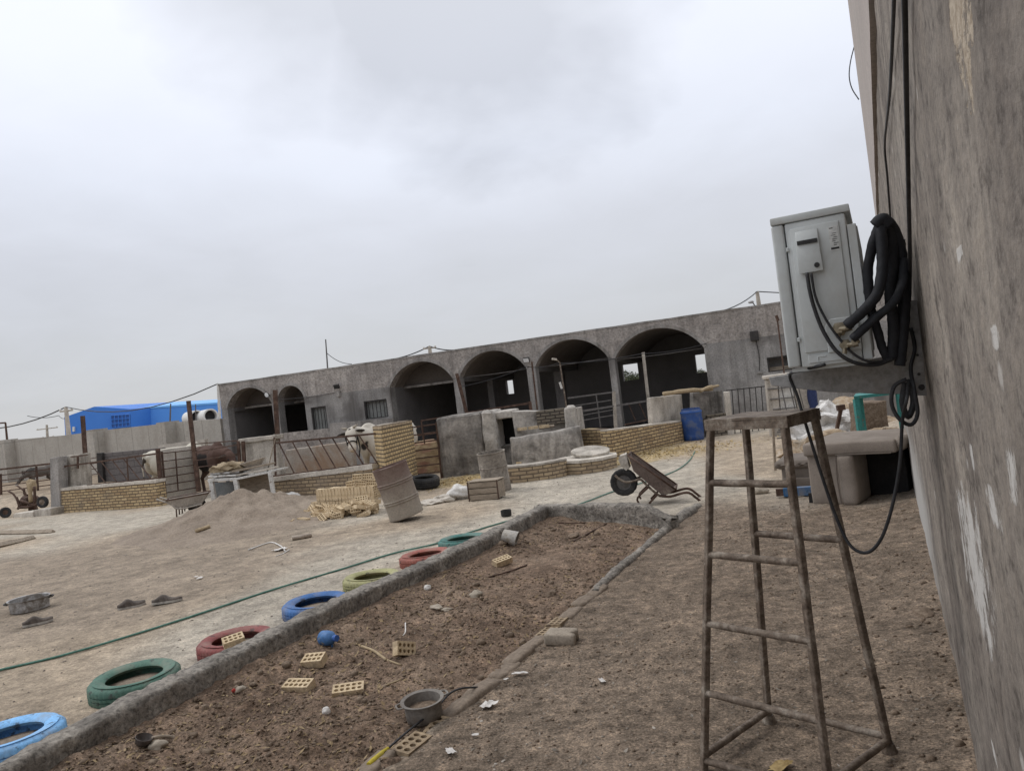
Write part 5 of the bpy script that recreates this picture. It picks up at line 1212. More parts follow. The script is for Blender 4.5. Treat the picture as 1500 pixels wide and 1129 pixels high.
for (x0, y0, x1, y1) in ((912, 533, 935, 557), (1019, 519, 1034, 546), (741, 557, 752, 577), (817, 561, 826, 570)):
    a = fx(x0, (y0+y1)/2, BD); b = fx(x1, (y0+y1)/2, BD); c0 = fx((x0+x1)/2, y0, BD)[1]; c1 = fx((x0+x1)/2, y1, BD)[1]; bw_open.append((a[0], b[0], c1, c0))
mb = MB(); cuts = sorted([FX0, FX1] + [v for o in bw_open for v in o[:2]])
for xa, xb in zip(cuts, cuts[1:]):
    xm = (xa+xb)/2; op = [o for o in bw_open if o[0] < xm < o[1]]
    if op:
        mb.box6((xa, BD, -0.1), (xb, BD+0.25, op[0][2])); mb.box6((xa, BD, op[0][3]), (xb, BD+0.25, FH))
    else: mb.box6((xa, BD, -0.1), (xb, BD+0.25, FH))
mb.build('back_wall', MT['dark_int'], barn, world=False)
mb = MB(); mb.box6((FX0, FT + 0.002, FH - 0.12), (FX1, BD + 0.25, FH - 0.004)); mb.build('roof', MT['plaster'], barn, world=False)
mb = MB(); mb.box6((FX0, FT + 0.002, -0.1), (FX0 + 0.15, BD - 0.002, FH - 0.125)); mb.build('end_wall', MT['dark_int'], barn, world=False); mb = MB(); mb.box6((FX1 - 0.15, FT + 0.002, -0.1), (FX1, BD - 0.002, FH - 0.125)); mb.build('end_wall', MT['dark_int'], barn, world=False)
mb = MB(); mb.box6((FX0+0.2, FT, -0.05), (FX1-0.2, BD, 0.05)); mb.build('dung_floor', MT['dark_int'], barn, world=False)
for (x0, x1, z0, z1) in RECT:
    mb = MB()
    if z0 < 1: # door
        mb.box6((x0, 0.12, z0), (x1, 0.16, z1)); d_ = mb.build('door_leaf', MT['grille'], barn, world=False)
    elif x0 < 0: mb.box6((x0, 0.16, z0), (x1, 0.19, z1)); d_ = mb.build('shutter', MT['grille'], barn, world=False)
    else: mb.box6((x0, 0.22, z0), (x1, 0.25, z0 + 0.13)); d_ = mb.build('sill_board', MT['wood'], barn, world=False)
    mb = MB(); w_ = 0.025
    mb.box6((x0, 0.02, z0), (x0+0.04, 0.08, z1)); mb.box6((x1-0.04, 0.02, z0), (x1, 0.08, z1)); mb.box6((x0+0.04, 0.02, z1-0.04), (x1-0.04, 0.08, z1)); mb.box6((x0+0.04, 0.02, z0), (x1-0.04, 0.08, z0+0.03))
    f_ = mb.build('window_frame' if z0 > 1 else 'door_frame', MT['black_steel'], barn, world=False)
    nb = 5 if z0 > 1 else 4
    if x0 < 3:
        mb = MB()
        for k in range(1, nb+1): mb.box(((x0 + (x1-x0)*k/(nb+1)), 0.05, (z0+z1)/2), (0.018, 0.018, z1-z0-0.06))
        if z0 < 1: mb.box(((x0+x1)/2, 0.05, z0 + 0.9), (x1-x0-0.08, 0.022, 0.03))
        mb.build('bars', MT['black_steel'], f_, M=FM, world=False)
# floodlights, spot lamp, cable box on the front
def flood(px, py, r_, lab, rect=False, lit=True):
    p = FP.at(px, py, 0.16); o = thing('floodlight', lab, 'floodlight', M=Matrix.Translation(p) @ Matrix.Rotation(-FA, 4, 'Z'))
    mb = MB()
    if rect: mb.box((0, 0, 0), (r_*2.2, 0.07, r_*1.7), (R(25), 0, 0))
    else: mb.lathe([(0, 0.09), (r_*0.4, 0.08), (r_, -0.02), (r_, -0.03), (r_*0.9, -0.03)], 20, Matrix.Rotation(R(-78), 4, 'X'))
    mb.build('housing', MT['black_steel'], o, world=False, bevel=0.004 if rect else 0, smooth=0.7)
    mb = MB()
    if rect: mb.box((0, -0.034*math.cos(R(25)), -0.034*math.sin(R(25))), (r_*1.9, 0.012, r_*1.4), (R(25), 0, 0))
    else: mb.lathe([(0, -0.032), (r_*0.88, -0.024)], 20, Matrix.Rotation(R(-78), 4, 'X'))
    mb.build('lens', MT['glass_lamp'] if lit else MT['ac_dark'], o, world=False)
    mb = MB(); mb.tube([(0, 0.04, 0), (0, 0.09, -0.03), (0, 0.16, -0.02)], 0.016, 6); mb.build('bracket', MT['black_steel'], o, world=False)
flood(391, 578, 0.09, 'round bright floodlight between the first and second barn arches', False)
flood(771, 527, 0.085, 'bright square floodlight between the fourth and fifth barn arches', True)
flood(493, 566, 0.085, 'dark square floodlight above the barn door and window', True, False)
p = FP.at(497, 577, 0.0); mb = MB(); mb.box((0, -0.06, 0), (0.12, 0.12, 0.16)); tag(mb.build('junction_box', MT['plaster'], M=Matrix.Translation(p) @ Matrix.Rotation(-FA, 4, 'Z'), world=False, bevel=0.005), 'small grey junction box below the dark floodlight', 'box')
p = FP.at(1105, 492, 0.0); o = thing('wall_meter', 'dark meter box high on the plain right end of the barn', 'box', M=Matrix.Translation(p) @ Matrix.Rotation(-FA, 4, 'Z'))
mb = MB(); mb.box((0, -0.07, 0), (0.22, 0.14, 0.26)); mb.build('box_body', MT['black_steel'], o, world=False, bevel=0.01)
mb = MB(); mb.tube([(0.03, -0.015, -0.13), (0.06, -0.015, -0.5), (0.04, -0.015, -0.8), (0.02, -0.015, -0.95)], 0.009, 6, 4); mb.build('conduit', MT['black_steel'], o, world=False)
mb = MB(); mb.box((0.02, -0.03, -1.0), (0.13, 0.06, 0.05)); mb.build('outlet', MT['plaster'], o, world=False)
# wires strung along the arches
def wire(pts, r_, lab, sag=0.0):
    mb = MB(); P_ = []
    for a, b in zip(pts, pts[1:]):
        for k in range(8):
            t = k/8; q = a.lerp(b, t); q.z -= sag*4*t*(1-t); P_.append(q)
    P_.append(pts[-1]); mb.tube(P_, r_, 5); return tag(mb.build('overhead_wire', MT['cable'], M=TL(P_[0])), lab, 'wire')
wire([FP.at(500, 573, 0.02), FP.at(404, 585, 0.05)], 0.008, 'wire along the wall from the round floodlight to the dark one', 0.05)
wire([FP.at(676, 566, 0.5), FP.at(771, 537, 0.12), FP.at(817, 532, 0.6), FP.at(940, 518, 0.9), FP.at(1035, 503, 0.02)], 0.011, 'wire strung across the right hand arches from post to post', 0.06)
# ------------------------------------------------------------------ block wall at the left
pA = FP.pt(FX0 + 0.12, 0, -0.3); pB = D(-60, 640, 38); pB.z = 0
PW = Pl(pA, pB); PWL = (pB - pA).length
pw_ = thing('perimeter_wall', 'long pale grey precast boundary wall left of the barn', 'wall', M=TL(pA, rz=math.atan2(-(pB-pA).y, -(pB-pA).x)))
Mi = WM[pw_.name].inverted()
def topz(px, py): return PW.at(px, py).z
MT['precast'] = brickm('precast_panels', (0.43, 0.408, 0.376), (0.39, 0.37, 0.34), (0.32, 0.303, 0.278), bw=1.1, bh=2.2, mo=0.03, dirt=(0.29, 0.262, 0.228), bump=0.4, dl=0.45, dh=0.7)
segs = [(322, 613.3), (283, 616), (256, 618.5), (200, 624.6), (151, 630), (90, 638), (21, 644), (17, 645.5), (-60, 653)]
for i, ((xa, ya), (xb, yb)) in enumerate(zip(segs, segs[1:])):
    a = PW.at(xa, ya); b = PW.at(xb, yb); a0 = Vector((a.x, a.y, -0.2)); b0 = Vector((b.x, b.y, -0.2))
    mb = MB(); mb.extrude([a0, b0, b, a], -PW.n*0.14); mb.build('wall_panel', MT['precast'], pw_, recalc=True)
for px, py, w_ in ((17, 644, 0.5), (147, 629, 0.5), (251, 618, 0.5)):
    a = PW.at(px, py); u_ = (a - PW.P).dot(PW.e); h = a.z + 0.03; mb = MB()
    q = [PW.pt(u_ - w_/2, -0.2), PW.pt(u_ + w_/2, -0.2), PW.pt(u_ + w_/2, h), PW.pt(u_ - w_/2, h)]
    mb.extrude([v - PW.n*0.16 for v in q], PW.n*0.62); mb.build('pilaster', MT['precast'], pw_, recalc=True)
# ------------------------------------------------------------------ far background
def atd(x, y, Y): return D(x, y, Y)
hl = thing('blue_warehouse', 'bright blue sheet metal warehouse beyond the boundary wall', 'warehouse', loc=atd(140, 634, 110) * 1)
YG = 110; bkv = Vector((6.0, 24, 0))
gab = [atd(*p, YG) for p in ((94, 640), (94, 611), (138, 595.5), (191, 599), (191, 640))]
g0 = [Vector((p.x, p.y, p.z)) for p in gab]; g0[0].z = 0; g0[4].z = 0
mb = MB(); mb.extrude(g0, bkv); mb.build('gable_hall', MT['blue_sheet'], hl, recalc=True)
ann = [atd(*p, YG + 4) for p in ((191, 640), (191, 601), (330, 590), (330, 640))]; ann[0].z = 0; ann[3].z = 0
mb = MB(); mb.extrude(ann, Vector((3, 18, 0))); mb.build('side_hall', surf('mid_blue_sheet', [(0.085, 0.28, 0.74), (0.095, 0.30, 0.77)], 0.3, 0.5, 0.05, speck=0.08), hl, recalc=True)
rf = [atd(*p, YG + 3.8) for p in ((150, 598), (191, 601.5), (330, 590.5), (330, 587))]
q = [atd(140, 595.5, YG - 0.2) + bkv*0.02, atd(191, 600, YG + 3.9), atd(330, 591, YG + 3.9), atd(330, 586.5, YG + 16), atd(150, 593.5, YG + 20)]
mb = MB(); mb.extrude(q[1:4] + [atd(200, 594, YG + 16)], Vector((0, 0, 0.25))); mb.build('roof', MT['blue_pale'], hl, recalc=True)
wq = [atd(*p, YG - 0.15) for p in ((164, 627), (191, 624), (190, 606.5), (163, 608.5))]
mb = MB(); mb.extrude(wq, Vector((0, 0.3, 0))); wp_ = mb.build('rolling_door', MT['blue_dark'], hl, recalc=True)
mb = MB()
for k in range(6):
    a, b = wq[0].lerp(wq[1], k/5), wq[3].lerp(wq[2], k/5); mb.tube([a - Vector((0, .1, 0)), b - Vector((0, .1, 0))], 0.06, 4)
for k in range(4):
    a, b = wq[0].lerp(wq[3], k/3), wq[1].lerp(wq[2], k/3); mb.tube([a - Vector((0, .1, 0)), b - Vector((0, .1, 0))], 0.06, 4)
mb.build('door_ribs', MT['blue_sheet'], wp_, M=WM[hl.name])
mb = MB(); q = [atd(*p, YG - 0.3) for p in ((106, 632), (108.5, 632), (108.5, 625), (106, 625))]; mb.extrude(q, Vector((0, 0.5, 0))); mb.build('white_door', MT['white_wall'], hl, recalc=True)
PIPE_Y = 55
for (px, py, r_, lab, yy) in ((309, 609, 0.52, 'nearer right concrete pipe ring lying behind the boundary wall', PIPE_Y), (289, 610.5, 0.5, 'left concrete pipe ring lying behind the boundary wall', PIPE_Y + 1)):
    c = atd(px, py, yy); Mx = Matrix.Translation(c) @ Vector((0.75, -1, 0)).to_track_quat('Z', 'Y').to_matrix().to_4x4()
    mb = MB(); mb.lathe([(r_*0.8, 0), (r_, 0), (r_, -2.4), (r_*0.8, -2.4)], 28, Mx, True); o = mb.build('concrete_pipe', MT['white_wall'], M=TL(c), smooth=0.7, recalc=True); tag(o, lab, 'pipe', 'concrete pipes behind the boundary wall'); mb = MB(); mb.lathe([(0, -0.5), (r_*0.79, -0.5)], 24, Mx); bo_ = mb.build('bore_shade', MT['ac_dark'], M=TL(c)); bo_.parent = o; bo_.matrix_world = TL(c)  # black disc paints the shade inside the pipe
c = atd(300, 616, PIPE_Y + 0.8); mb = MB(); mb.box((0, 1.0, -1.2), (5.0, 3.0, 2.35)); tag(mb.build('earth_bank', MT['sand'], M=TL(Vector((c.x, c.y, c.z - 0.25))), world=False, rough=(0.1, 1, 0.5)), 'bank of earth under the concrete pipes', 'earth bank')
def pole(px, ptop, pbot, Y, r_, mat, lab, arm=None, name='utility_pole', cat='utility pole', lean=True):
    b = D(px[1], pbot, Y); t = D(px[0], ptop, Y); g = b.copy(); g.z = 0
    o = thing(name, lab, cat, loc=g); mb = MB(); mb.tube([g, b.lerp(t, 0.0), t], [r_*1.2, r_*1.1, r_*0.85], 8); mb.build('pole_shaft', MT[mat], o, smooth=0.8)
    if arm:
        for (dz, w_) in arm:
            mb = MB(); mb.tube([t + Vector((-w_, 0, -dz)), t + Vector((w_, 0, -dz))], r_*0.45, 6); a_ = mb.build('crossarm', MT[mat], o)
            for k in (-0.9, 0, 0.9):
                mb = MB(); mb.lathe([(0, 0), (r_*0.45, 0), (r_*0.5, r_*0.9), (0, r_*1.2)], 8, Matrix.Translation(t + Vector((w_*k, 0, -dz))))
                mb.build('insulator', MT['white_paint'], a_, M=WM[o.name])
    return t
T1 = pole((96.5, 101), 596, 640, 60, 0.17, 'concrete_pale', 'pale utility pole in front of the left end of the blue warehouse', [(0.3, 0.5)])
T2 = pole((319, 322), 562, 612, 44, 0.08, 'white_paint', 'white pole rising at the left corner of the barn')
T3 = pole((68.5, 69.5), 622, 640, 160, 0.25, 'concrete', 'distant utility pole with crossarms far left of the warehouse', [(0.8, 2.2), (2.6, 1.2)])
T4 = pole((8, 11), 619, 650, 45, 0.06, 'rust', 'thin brown post behind the boundary wall at the left edge', None, 'lamp_post', 'lamp post')
mb = MB(); mb.tube([T4, D(-30, 622, 45)], 0.05, 6); tag(mb.build('gantry_bar', MT['rust'], M=TL(T4)), 'thin brown horizontal bar leading off the left edge of the photo', 'bar')
T5 = pole((477, 480), 497, 541, 27, 0.025, 'grey_steel', 'thin antenna mast standing on the barn roof', None, 'antenna_mast', 'antenna')
T6 = pole((629, 630.5), 507, 519, 60, 0.14, 'concrete', 'utility pole showing above the barn roof between third and fourth arches', [(0.15, 0.5)])
T7 = pole((1109, 1112), 427, 449, 40, 0.11, 'concrete', 'utility pole behind the right end of the barn roof', None)
T8 = pole((250, 249), 591, 620, 80, 0.08, 'grey_steel', 'thin grey mast in front of the blue warehouse side hall', None, 'mast', 'mast')
T9 = pole((286.5, 287), 592, 617, 50, 0.04, 'grey_steel', 'thin grey mast close to the concrete pipes', None, 'mast', 'mast')
lb = thing('roof_lamp', 'small street lamp head on a curved arm above the barn roof', 'lamp', loc=D(1104, 448, 26))
mb = MB(); mb.tube([D(1107, 451, 26), D(1104, 445, 26), D(1101, 442.5, 26)], 0.02, 6, 3); mb.build('arm', MT['grey_steel'], lb)
mb = MB(); mb.ell(D(1100, 442.5, 26), (0.1, 0.06, 0.05)); mb.build('lamp_head', MT['alu'], lb)
wire([D(-60, 627, 70), T1], 0.05, 'overhead wire from the left edge to the pale pole', 0.7)
wire([T1, T2], 0.035, 'overhead wire from the pale pole to the white pole at the barn', 0.9)
wire([D(40, 609, 75), D(86, 608.5, 75), T1 - Vector((0, 0, 0.8))], 0.03, 'lower slack wire left of the pale pole', 0.2)
wire([T5 + Vector((0, 0, -0.5)), D(515, 533, 25)], 0.012, 'stay wire of the antenna mast', 0.1)
wire([D(570, 527, 60), T6, D(672, 512, 60)], 0.045, 'overhead wire passing over the small pole behind the barn', 0.15)
wire([D(960, 474, 24), D(1025, 461, 28), T7], 0.028, 'overhead wire rising above the barn roof to the right pole', 0.25)
wire([T7, D(1300, 428, 42)], 0.028, 'overhead wire running right behind the air conditioner', 0.1)
def bush(px, py, Y, r_, lab, seed):
    c = D(px, py, Y); c.z = r_*0.75; o = thing('far_tree', lab, 'tree', loc=(c.x, c.y, 0)); mb = MB(); rnd = random.Random(seed)
    for k in range(1300):
        v = Vector((rnd.gauss(0, 1), rnd.gauss(0, 1), rnd.gauss(0, 1))).normalized()*r_*(rnd.random()**0.4); v.z *= 0.75
        s_ = r_*0.10; a = noise.noise_vector(v*9)*s_*2; b = Vector((rnd.uniform(-1, 1), rnd.uniform(-1, 1), rnd.uniform(-1, 1)))*s_
        mb.add([c + v, c + v + a + b, c + v + b*0.7 - a], [(0, 1, 2)])
    mb.build('crown', MT['bush'], o); mb = MB(); mb.tube([(c.x, c.y, 0), (c.x, c.y, r_)], r_*0.09, 6); mb.build('trunk', MT['wood'], o)
bush(917, 551, 120, 2.1, 'distant dark tree seen through the left barn window', 1); bush(931, 552, 125, 1.7, 'distant dark tree at the right edge of the left barn window', 2); bush(1024, 541, 130, 1.3, 'distant small tree seen through the right barn window', 3)
# ------------------------------------------------------------------ yard walls and fences
def slab(name, lab, cat, pl, px, thick, mat, off=0.0, group=None, bev=0.012, rough=None, ground=True, parent=None):
    """upright slab; outline px given on the plane (off towards the viewer), thickness goes away from the viewer"""
    P_ = [pl.at(x, y, off) for x, y in px]
    if ground:
        lo = sorted(range(len(P_)), key=lambda i: P_[i].z)[:2]
        for i in lo: P_[i].z = -0.06
    mb = MB(); mb.extrude(P_, -pl.n*thick)
    o = mb.build(name, MT[mat], parent, M=(Matrix.Translation(pl.P) @ Matrix.Rotation(pl.rz, 4, 'Z')) if parent is None else None, bevel=bev, rough=rough, recalc=True)
    if parent is None: tag(o, lab, cat, group)
    return o
def fence(name, lab, cat, pl, rails, mat='rust', off=0.0, group=None, parts=None):
    p0 = pl.at(*rails[0][1]); p0.z = 0
    o = thing(name, lab, cat, loc=p0, group=group)
    for r_ in rails:
        nm_, a, b, rad = r_[:4]; of = r_[4] if len(r_) > 4 else off; m_ = r_[5] if len(r_) > 5 else mat
        A_, B_ = pl.at(*a, of), pl.at(*b, of)
        mb = MB(); mb.bar(A_, B_, rad); mb.build(nm_, MT[m_], o)
    return o
def down(pl, x, y): # pixel on the plane straight below, at ground
    p = pl.at(x, y); return p
# --- yard of the left group
W1 = Pl(G(82, 752), G(233, 742))
o = thing('brick_wall', 'low yellow brick wall with pale capping at the left, by the concrete slab', 'wall', M=W1.M())
def bwall(o, pl, pxs_top, pxs_base, thick, cap=0.07, mat='brick', capmat='concrete_pale'):
    L0, L1 = pl.u(*pxs_base[0]), pl.u(*pxs_base[1]); z0, z1 = pl.at(*pxs_top[0]).z, pl.at(*pxs_top[1]).z
    mb = MB(); n_ = 8
    mb.extrude([Vector((L0, 0, -0.08)), Vector((L1, 0, -0.08)), Vector((L1, 0, z1 - cap)), Vector((L0, 0, z0 - cap))], Vector((0, thick, 0)) if pl.n.dot(Vector((0, 1, 0))) < 0 else Vector((0, thick, 0)))
    mb.build('brickwork', MT[mat], o, world=False, recalc=True)
    mb = MB(); mb.extrude([Vector((L0 - .01, -0.015, z0 - cap)), Vector((L1 + .01, -0.015, z1 - cap)), Vector((L1 + .01, -0.015, z1)), Vector((L0 - .01, -0.015, z0))], Vector((0, thick + 0.03, 0)))
    mb.build('capping', MT[capmat], o, world=False, rough=(0.012, 6, 0.2), recalc=True)
# pl.M(): local x along P->Q, local y points away from the viewer when P is left of Q
bwall(o, W1, ((84, 715), (232, 702)), ((83, 752), (233, 742)), 0.24)
slab('concrete_post', 'dark weathered concrete post at the left end of the low brick wall', 'post', W1, [(74, 755), (88, 754), (85, 669), (73, 671)], 0.25, 'plaster', off=0.05, rough=(0.02, 4, 0.2))
slab('concrete_slab', 'upright grey concrete slab behind the left low brick wall', 'slab', W1, [(86, 740), (132, 740), (127.5, 663.5), (84, 669)], 0.10, 'concrete', off=-0.28, rough=(0.02, 4, 0.25))
dg = []
for k in range(6):
    xt = 131 + k*16.5; dg.append(('bar', (xt, 677 - k*1.9), (xt + 25, 709 - k*1.8), 0.010, -0.12))
dg = dg[:5]
fence('yard_fence', 'rusty fence with slanting bars on the left low brick wall', 'fence', W1, [('top_rail', (72, 686), (232, 664), 0.022, -0.12), ('bottom_rail', (128, 711), (233, 700), 0.02, -0.12), ('post', (114, 686), (114, 669), 0.022, -0.12), ('top_rail', (104, 669.5), (128, 666), 0.016, -0.12), ('upright', (186, 671), (188, 704), 0.014, -0.12)] + dg)
fence('post_pipe', 'tall rusty post standing behind the left low brick wall', 'post', W1, [('shaft', (130, 742), (121, 609), 0.045, -0.45)])
fence('post_pipe', 'tall rusty post rising behind the gridded gate', 'post', W1, [('shaft', (291, 720), (276, 587), 0.045, -0.8)])
WB = Pl(G(120, 728), G(240, 716))
slab('block_wall', 'dark grey concrete block wall behind the left slanting bars', 'wall', WB, [(152, 735), (236, 730), (236, 656), (150, 664)], 0.2, 'block', bev=0)
fence('tyre_stack_post', 'dark post left of the dark block wall', 'post', WB, [('shaft', (150, 716), (147, 663), 0.09, 0.1, 'black_steel')])
LP = Pl(G(110, 722), G(190, 712))
fence('grid_fence', 'low barred panel seen between the concrete slab and the dark block wall', 'fence', LP, [('rail', (129, 672 + 8*k), (148, 669 + 8*k), 0.014) for k in range(5)] + [('upright', (131, 670), (134, 712), 0.016), ('upright', (146, 668), (150, 712), 0.016)])
# far left rail
RL = Pl(G(-40, 733), G(74, 722)); RL = Pl(D(-40, 733, 24.5), D(80, 720, 24.0))
fence('rail_fence', 'long horizontal pipe rail fence at the far left edge', 'fence', RL, [('rail', (-40, 693 + 8*k - (k == 0)*1), (74, 679 + 8*k*0.97), 0.016 if k else 0.03) for k in range(6)] + [('post', (0, 694), (1, 728), 0.04), ('post', (53, 683), (56, 722), 0.026)])
# gridded gate
GT = Pl(G(232, 741), G(290, 727))
slab('concrete_slab', 'upright concrete slab behind the gridded gate', 'slab', GT, [(238, 744), (291, 734), (283, 652), (234, 659)], 0.10, 'concrete_pale', off=-0.07, rough=(0.01, 4, 0.3))
gx0, gy0, gx1, gy1 = 240, 662, 284, 656
gate = [('post', (231, 657), (238, 737), 0.045), ('post', (284, 652), (292, 718), 0.04)]
for k in range(6): gate.append(('bar', (233 + k*0.9, 664.5 + k*11.6), (285 + k*1.1, 658.5 + k*11.0), 0.014))
gate.append(('upright', (257, 662), (261, 718), 0.014)); gate.append(('upright', (237, 661), (243, 727), 0.02))
fence('grid_gate', 'reddish steel gate of two columns of bars in front of a slab', 'gate', GT, gate, off=0.02)
TP = Pl(G(200, 718), G(330, 706))
slab('wall_coping', 'pale coping strip running behind the gate and the brown cow', 'wall', TP, [(232, 712), (300, 704), (300, 643), (232, 652)], 0.15, 'concrete_pale', bev=0, off=-1.2)
# second low brick wall, slab, slanting fence
W2_ = Pl(G(372, 737), G(553, 729))
o = thing('brick_wall', 'low dusty brick wall with pale capping in front of the white cow', 'wall', M=W2_.M())
bwall(o, W2_, ((385, 702), (552, 679)), ((372, 737), (551, 729)), 0.26, 0.09, 'brick_dusty')
slab('concrete_slab', 'upright pale concrete slab left of the white cow', 'slab', W2_, [(358, 735), (425, 735), (402, 640.5), (350, 646.5)], 0.10, 'concrete', off=-0.35, rough=(0.02, 4, 0.25))
slab('concrete_coping', 'rough coping piece on top of the slab left of the white cow', 'coping', W2_, [(349, 650), (404, 643), (404, 636.5), (349, 643)], 0.22, 'concrete', off=-0.30, rough=(0.02, 4, 0.2), ground=False)
dg = [('bar', (409 + 19.6*k, 649.3 - 1.75*k), (431.5 + 20.3*k, 694 - 2.5*k), 0.0105, -0.13) for k in range(7)]
dg = [r_ for r_ in dg if r_[2][0] < 556]
fence('yard_fence', 'rusty fence with slanting bars in front of the white cow', 'fence', W2_, [('top_rail', (401, 649), (550, 635), 0.02, -0.13), ('bottom_rail', (398, 698), (552, 678.5), 0.022, -0.13), ('post', (402, 640), (404, 700), 0.02, -0.13)] + dg)
fence('gate_post', 'pair of dark red steel posts beside the slab left of the white cow', 'post', W2_, [('shaft', (349, 646), (354, 720), 0.03, -0.2), ('shaft', (356, 646), (360, 712), 0.035, -0.2)])
fence('post_pipe', 'tall rusty post standing between the two left barn arches', 'post', W2_, [('shaft', (411, 720), (403, 571), 0.05, -1.9)])
fence('wire_fence', 'horizontal pipe rails in front of the brown cow', 'fence', W2_, [('rail', (286, 650 + 0), (350, 645), 0.012, -0.3), ('rail', (286, 662), (350, 651), 0.014, -0.3), ('rail', (288, 674), (350, 665), 0.012, -0.3), ('rail', (290, 684), (350, 676), 0.012, -0.3)])
YW = Pl(G(405, 712), G(560, 700))
slab('inner_trough_wall', 'low grey trough wall behind the slanting bars and the white cow', 'wall', YW, [(412, 715), (520, 704), (515, 646), (418, 659)], 0.15, 'trough', bev=0.02, rough=(0.015, 4, 0.3))
YW2 = Pl(G(480, 686), G(590, 672))
slab('yard_wall', 'grey plastered yard wall with pale top behind the white cow', 'wall', YW2, [(485, 690), (580, 680), (576, 612.5), (483, 620)], 0.18, 'plaster', bev=0)
slab('yard_wall', 'low grey wall below the barn door left of the white cow', 'wall', YW2, [(405, 700), (486, 690), (483, 627), (400, 636)], 0.18, 'plaster_rough', bev=0, off=-0.6)
# brick pier
PR = Pl(G(551, 729), G(614, 706)); PM = G(566, 730)
BP = Pl(PM + Vector((-0.02, 0.02, 0)), PM + Vector((0.72, 0.82, 0)))
BP = Pl(G(570, 730), G(614, 707))
o = thing('brick_pier', 'tall yellow brick pier with loose brickwork right of the white cow', 'pier', M=BP.M())
Cc = Vector((BP.P.x, BP.P.y, 0)); Rr_ = Vector((BP.Q.x, BP.Q.y, 0)); Lc = G(558, 726); vv = Lc - Cc
zl = D(560, 625.5, Cc.y).z; zr = D(602, 619, Rr_.y).z; zl = max(zl, zr); zr = zl
def prism(pts, z0, z1):
    mb = MB(); n_ = len(pts); mb.v = [Vector((p.x, p.y, z0)) for p in pts] + [Vector((p.x, p.y, z1)) for p in pts]
    mb.f = [list(range(n_))[::-1], [n_ + i for i in range(n_)]] + [[i, (i+1) % n_, n_ + (i+1) % n_, n_ + i] for i in range(n_)]; return mb
prism([Cc, Rr_, Rr_ + vv, Lc], -0.1, zl - 0.03).build('brickwork', MT['brick_end'], o, rough=(0.010, 5, 0.2), recalc=True)
q_ = [Cc - vv*0.02 - BP.e*0.01, Rr_ - vv*0.02, Rr_ + vv*1.02, Lc - BP.e*0.01]
prism(q_, zl - 0.03, zl + 0.025).build('top_course', MT['brick_dusty'], o, rough=(0.014, 6, 0.1), recalc=True)
# pipe gate with straw behind
GG = Pl(G(605, 706), G(646, 700))
fence('pipe_gate', 'rusty pipe gate between the brick pier and the concrete hut', 'gate', GG, [('rail', (604, 626 + 11.6*k), (644, 620 + 11.8*k), 0.015) for k in range(8)] + [('post', (640, 618), (648, 702), 0.035), ('post', (604, 624), (611, 706), 0.014), ('upright', (619, 624), (622, 650), 0.012)], off=0.0)
SG = Pl(G(606, 700), G(650, 694))
slab('straw_bales', 'tan straw stack behind the pipe gate', 'straw', SG, [(598, 706), (652, 700), (640, 645), (602, 650)], 0.8, 'bale', off=-0.5, rough=(0.06, 3, 0.12), bev=0.05)
fence('far_rail', 'grey pipe rails above the straw stack in front of the third arch', 'fence', Pl(G(600, 676), G(700, 664)), [('rail', (617, 616), (662, 609), 0.02), ('rail', (600, 640), (650, 632), 0.016), ('post', (617, 615), (622, 660), 0.018)])
# --- concrete hut with basin
HT = Pl(G(646, 702), G(850, 681))
HT = Pl(Vector((G(646, 701).x, 16.55, 0)), Vector((G(850, 683).x, 16.15, 0)))
hut = thing('concrete_hut', 'rough plastered concrete hut with dark doorway and curved basin wall', 'hut', M=HT.M())
def hz(x, y, off=0.0): return HT.at(x, y, off).z
def hu(x, y, off=0.0): return (HT.at(x, y, off) - HT.P).dot(HT.e)
ua, ub, uc, ud, ue = hu(644, 660), hu(710, 650), hu(729, 650), hu(754, 650), hu(847, 650)
z1, z2 = hz(641, 612), hz(707, 603)
mb = MB(); mb.extrude([Vector((ua, 0, -0.1)), Vector((ub, 0, -0.1)), Vector((ub, 0, z2)), Vector((ua, 0, z1))], Vector((0, 1.5, 0))); mb.build('front_block', MT['hut'], hut, world=False, bevel=0.04, rough=(0.035, 2.2, 0.2), recalc=True)
mb = MB(); mb.extrude([Vector((ub, -0.06, -0.1)), Vector((uc + .01, -0.06, -0.1)), Vector((uc, -0.06, hz(727, 601))), Vector((ub, -0.06, z2 + 0.01))], Vector((0, 1.4, 0))); mb.build('door_pier', MT['hut_pale'], hut, world=False, bevel=0.05, rough=(0.045, 3, 0.15), recalc=True)
zd0, zd1 = hz(737, 655), hz(737, 613)
mb = MB(); mb.box6((uc - 0.03, 0.35, -0.1), (ud + 0.02, 1.4, zd0)); mb.build('door_sill', MT['hut'], hut, world=False)
mb = MB(); mb.box6((uc - 0.03, 1.0, zd0), (ud + 0.02, 1.1, zd1)); mb.build('doorway', MT['black_and_shade'], hut, world=False)  # near-black panel stands in for shade inside the doorway
mb = MB(); mb.extrude([Vector((uc - 0.02, 0.2, zd1)), Vector((ud, 0.2, zd1)), Vector((ud, 0.2, hz(749, 601))), Vector((uc - 0.02, 0.2, hz(731, 603)))], Vector((0, 1.2, 0))); mb.build('door_head', MT['hut_pale'], hut, world=False, bevel=0.02, rough=(0.03, 3, 0.15), recalc=True)
OFB = -0.75
ur0, ur1 = hu(746, 620, OFB), hu(846, 610, OFB)
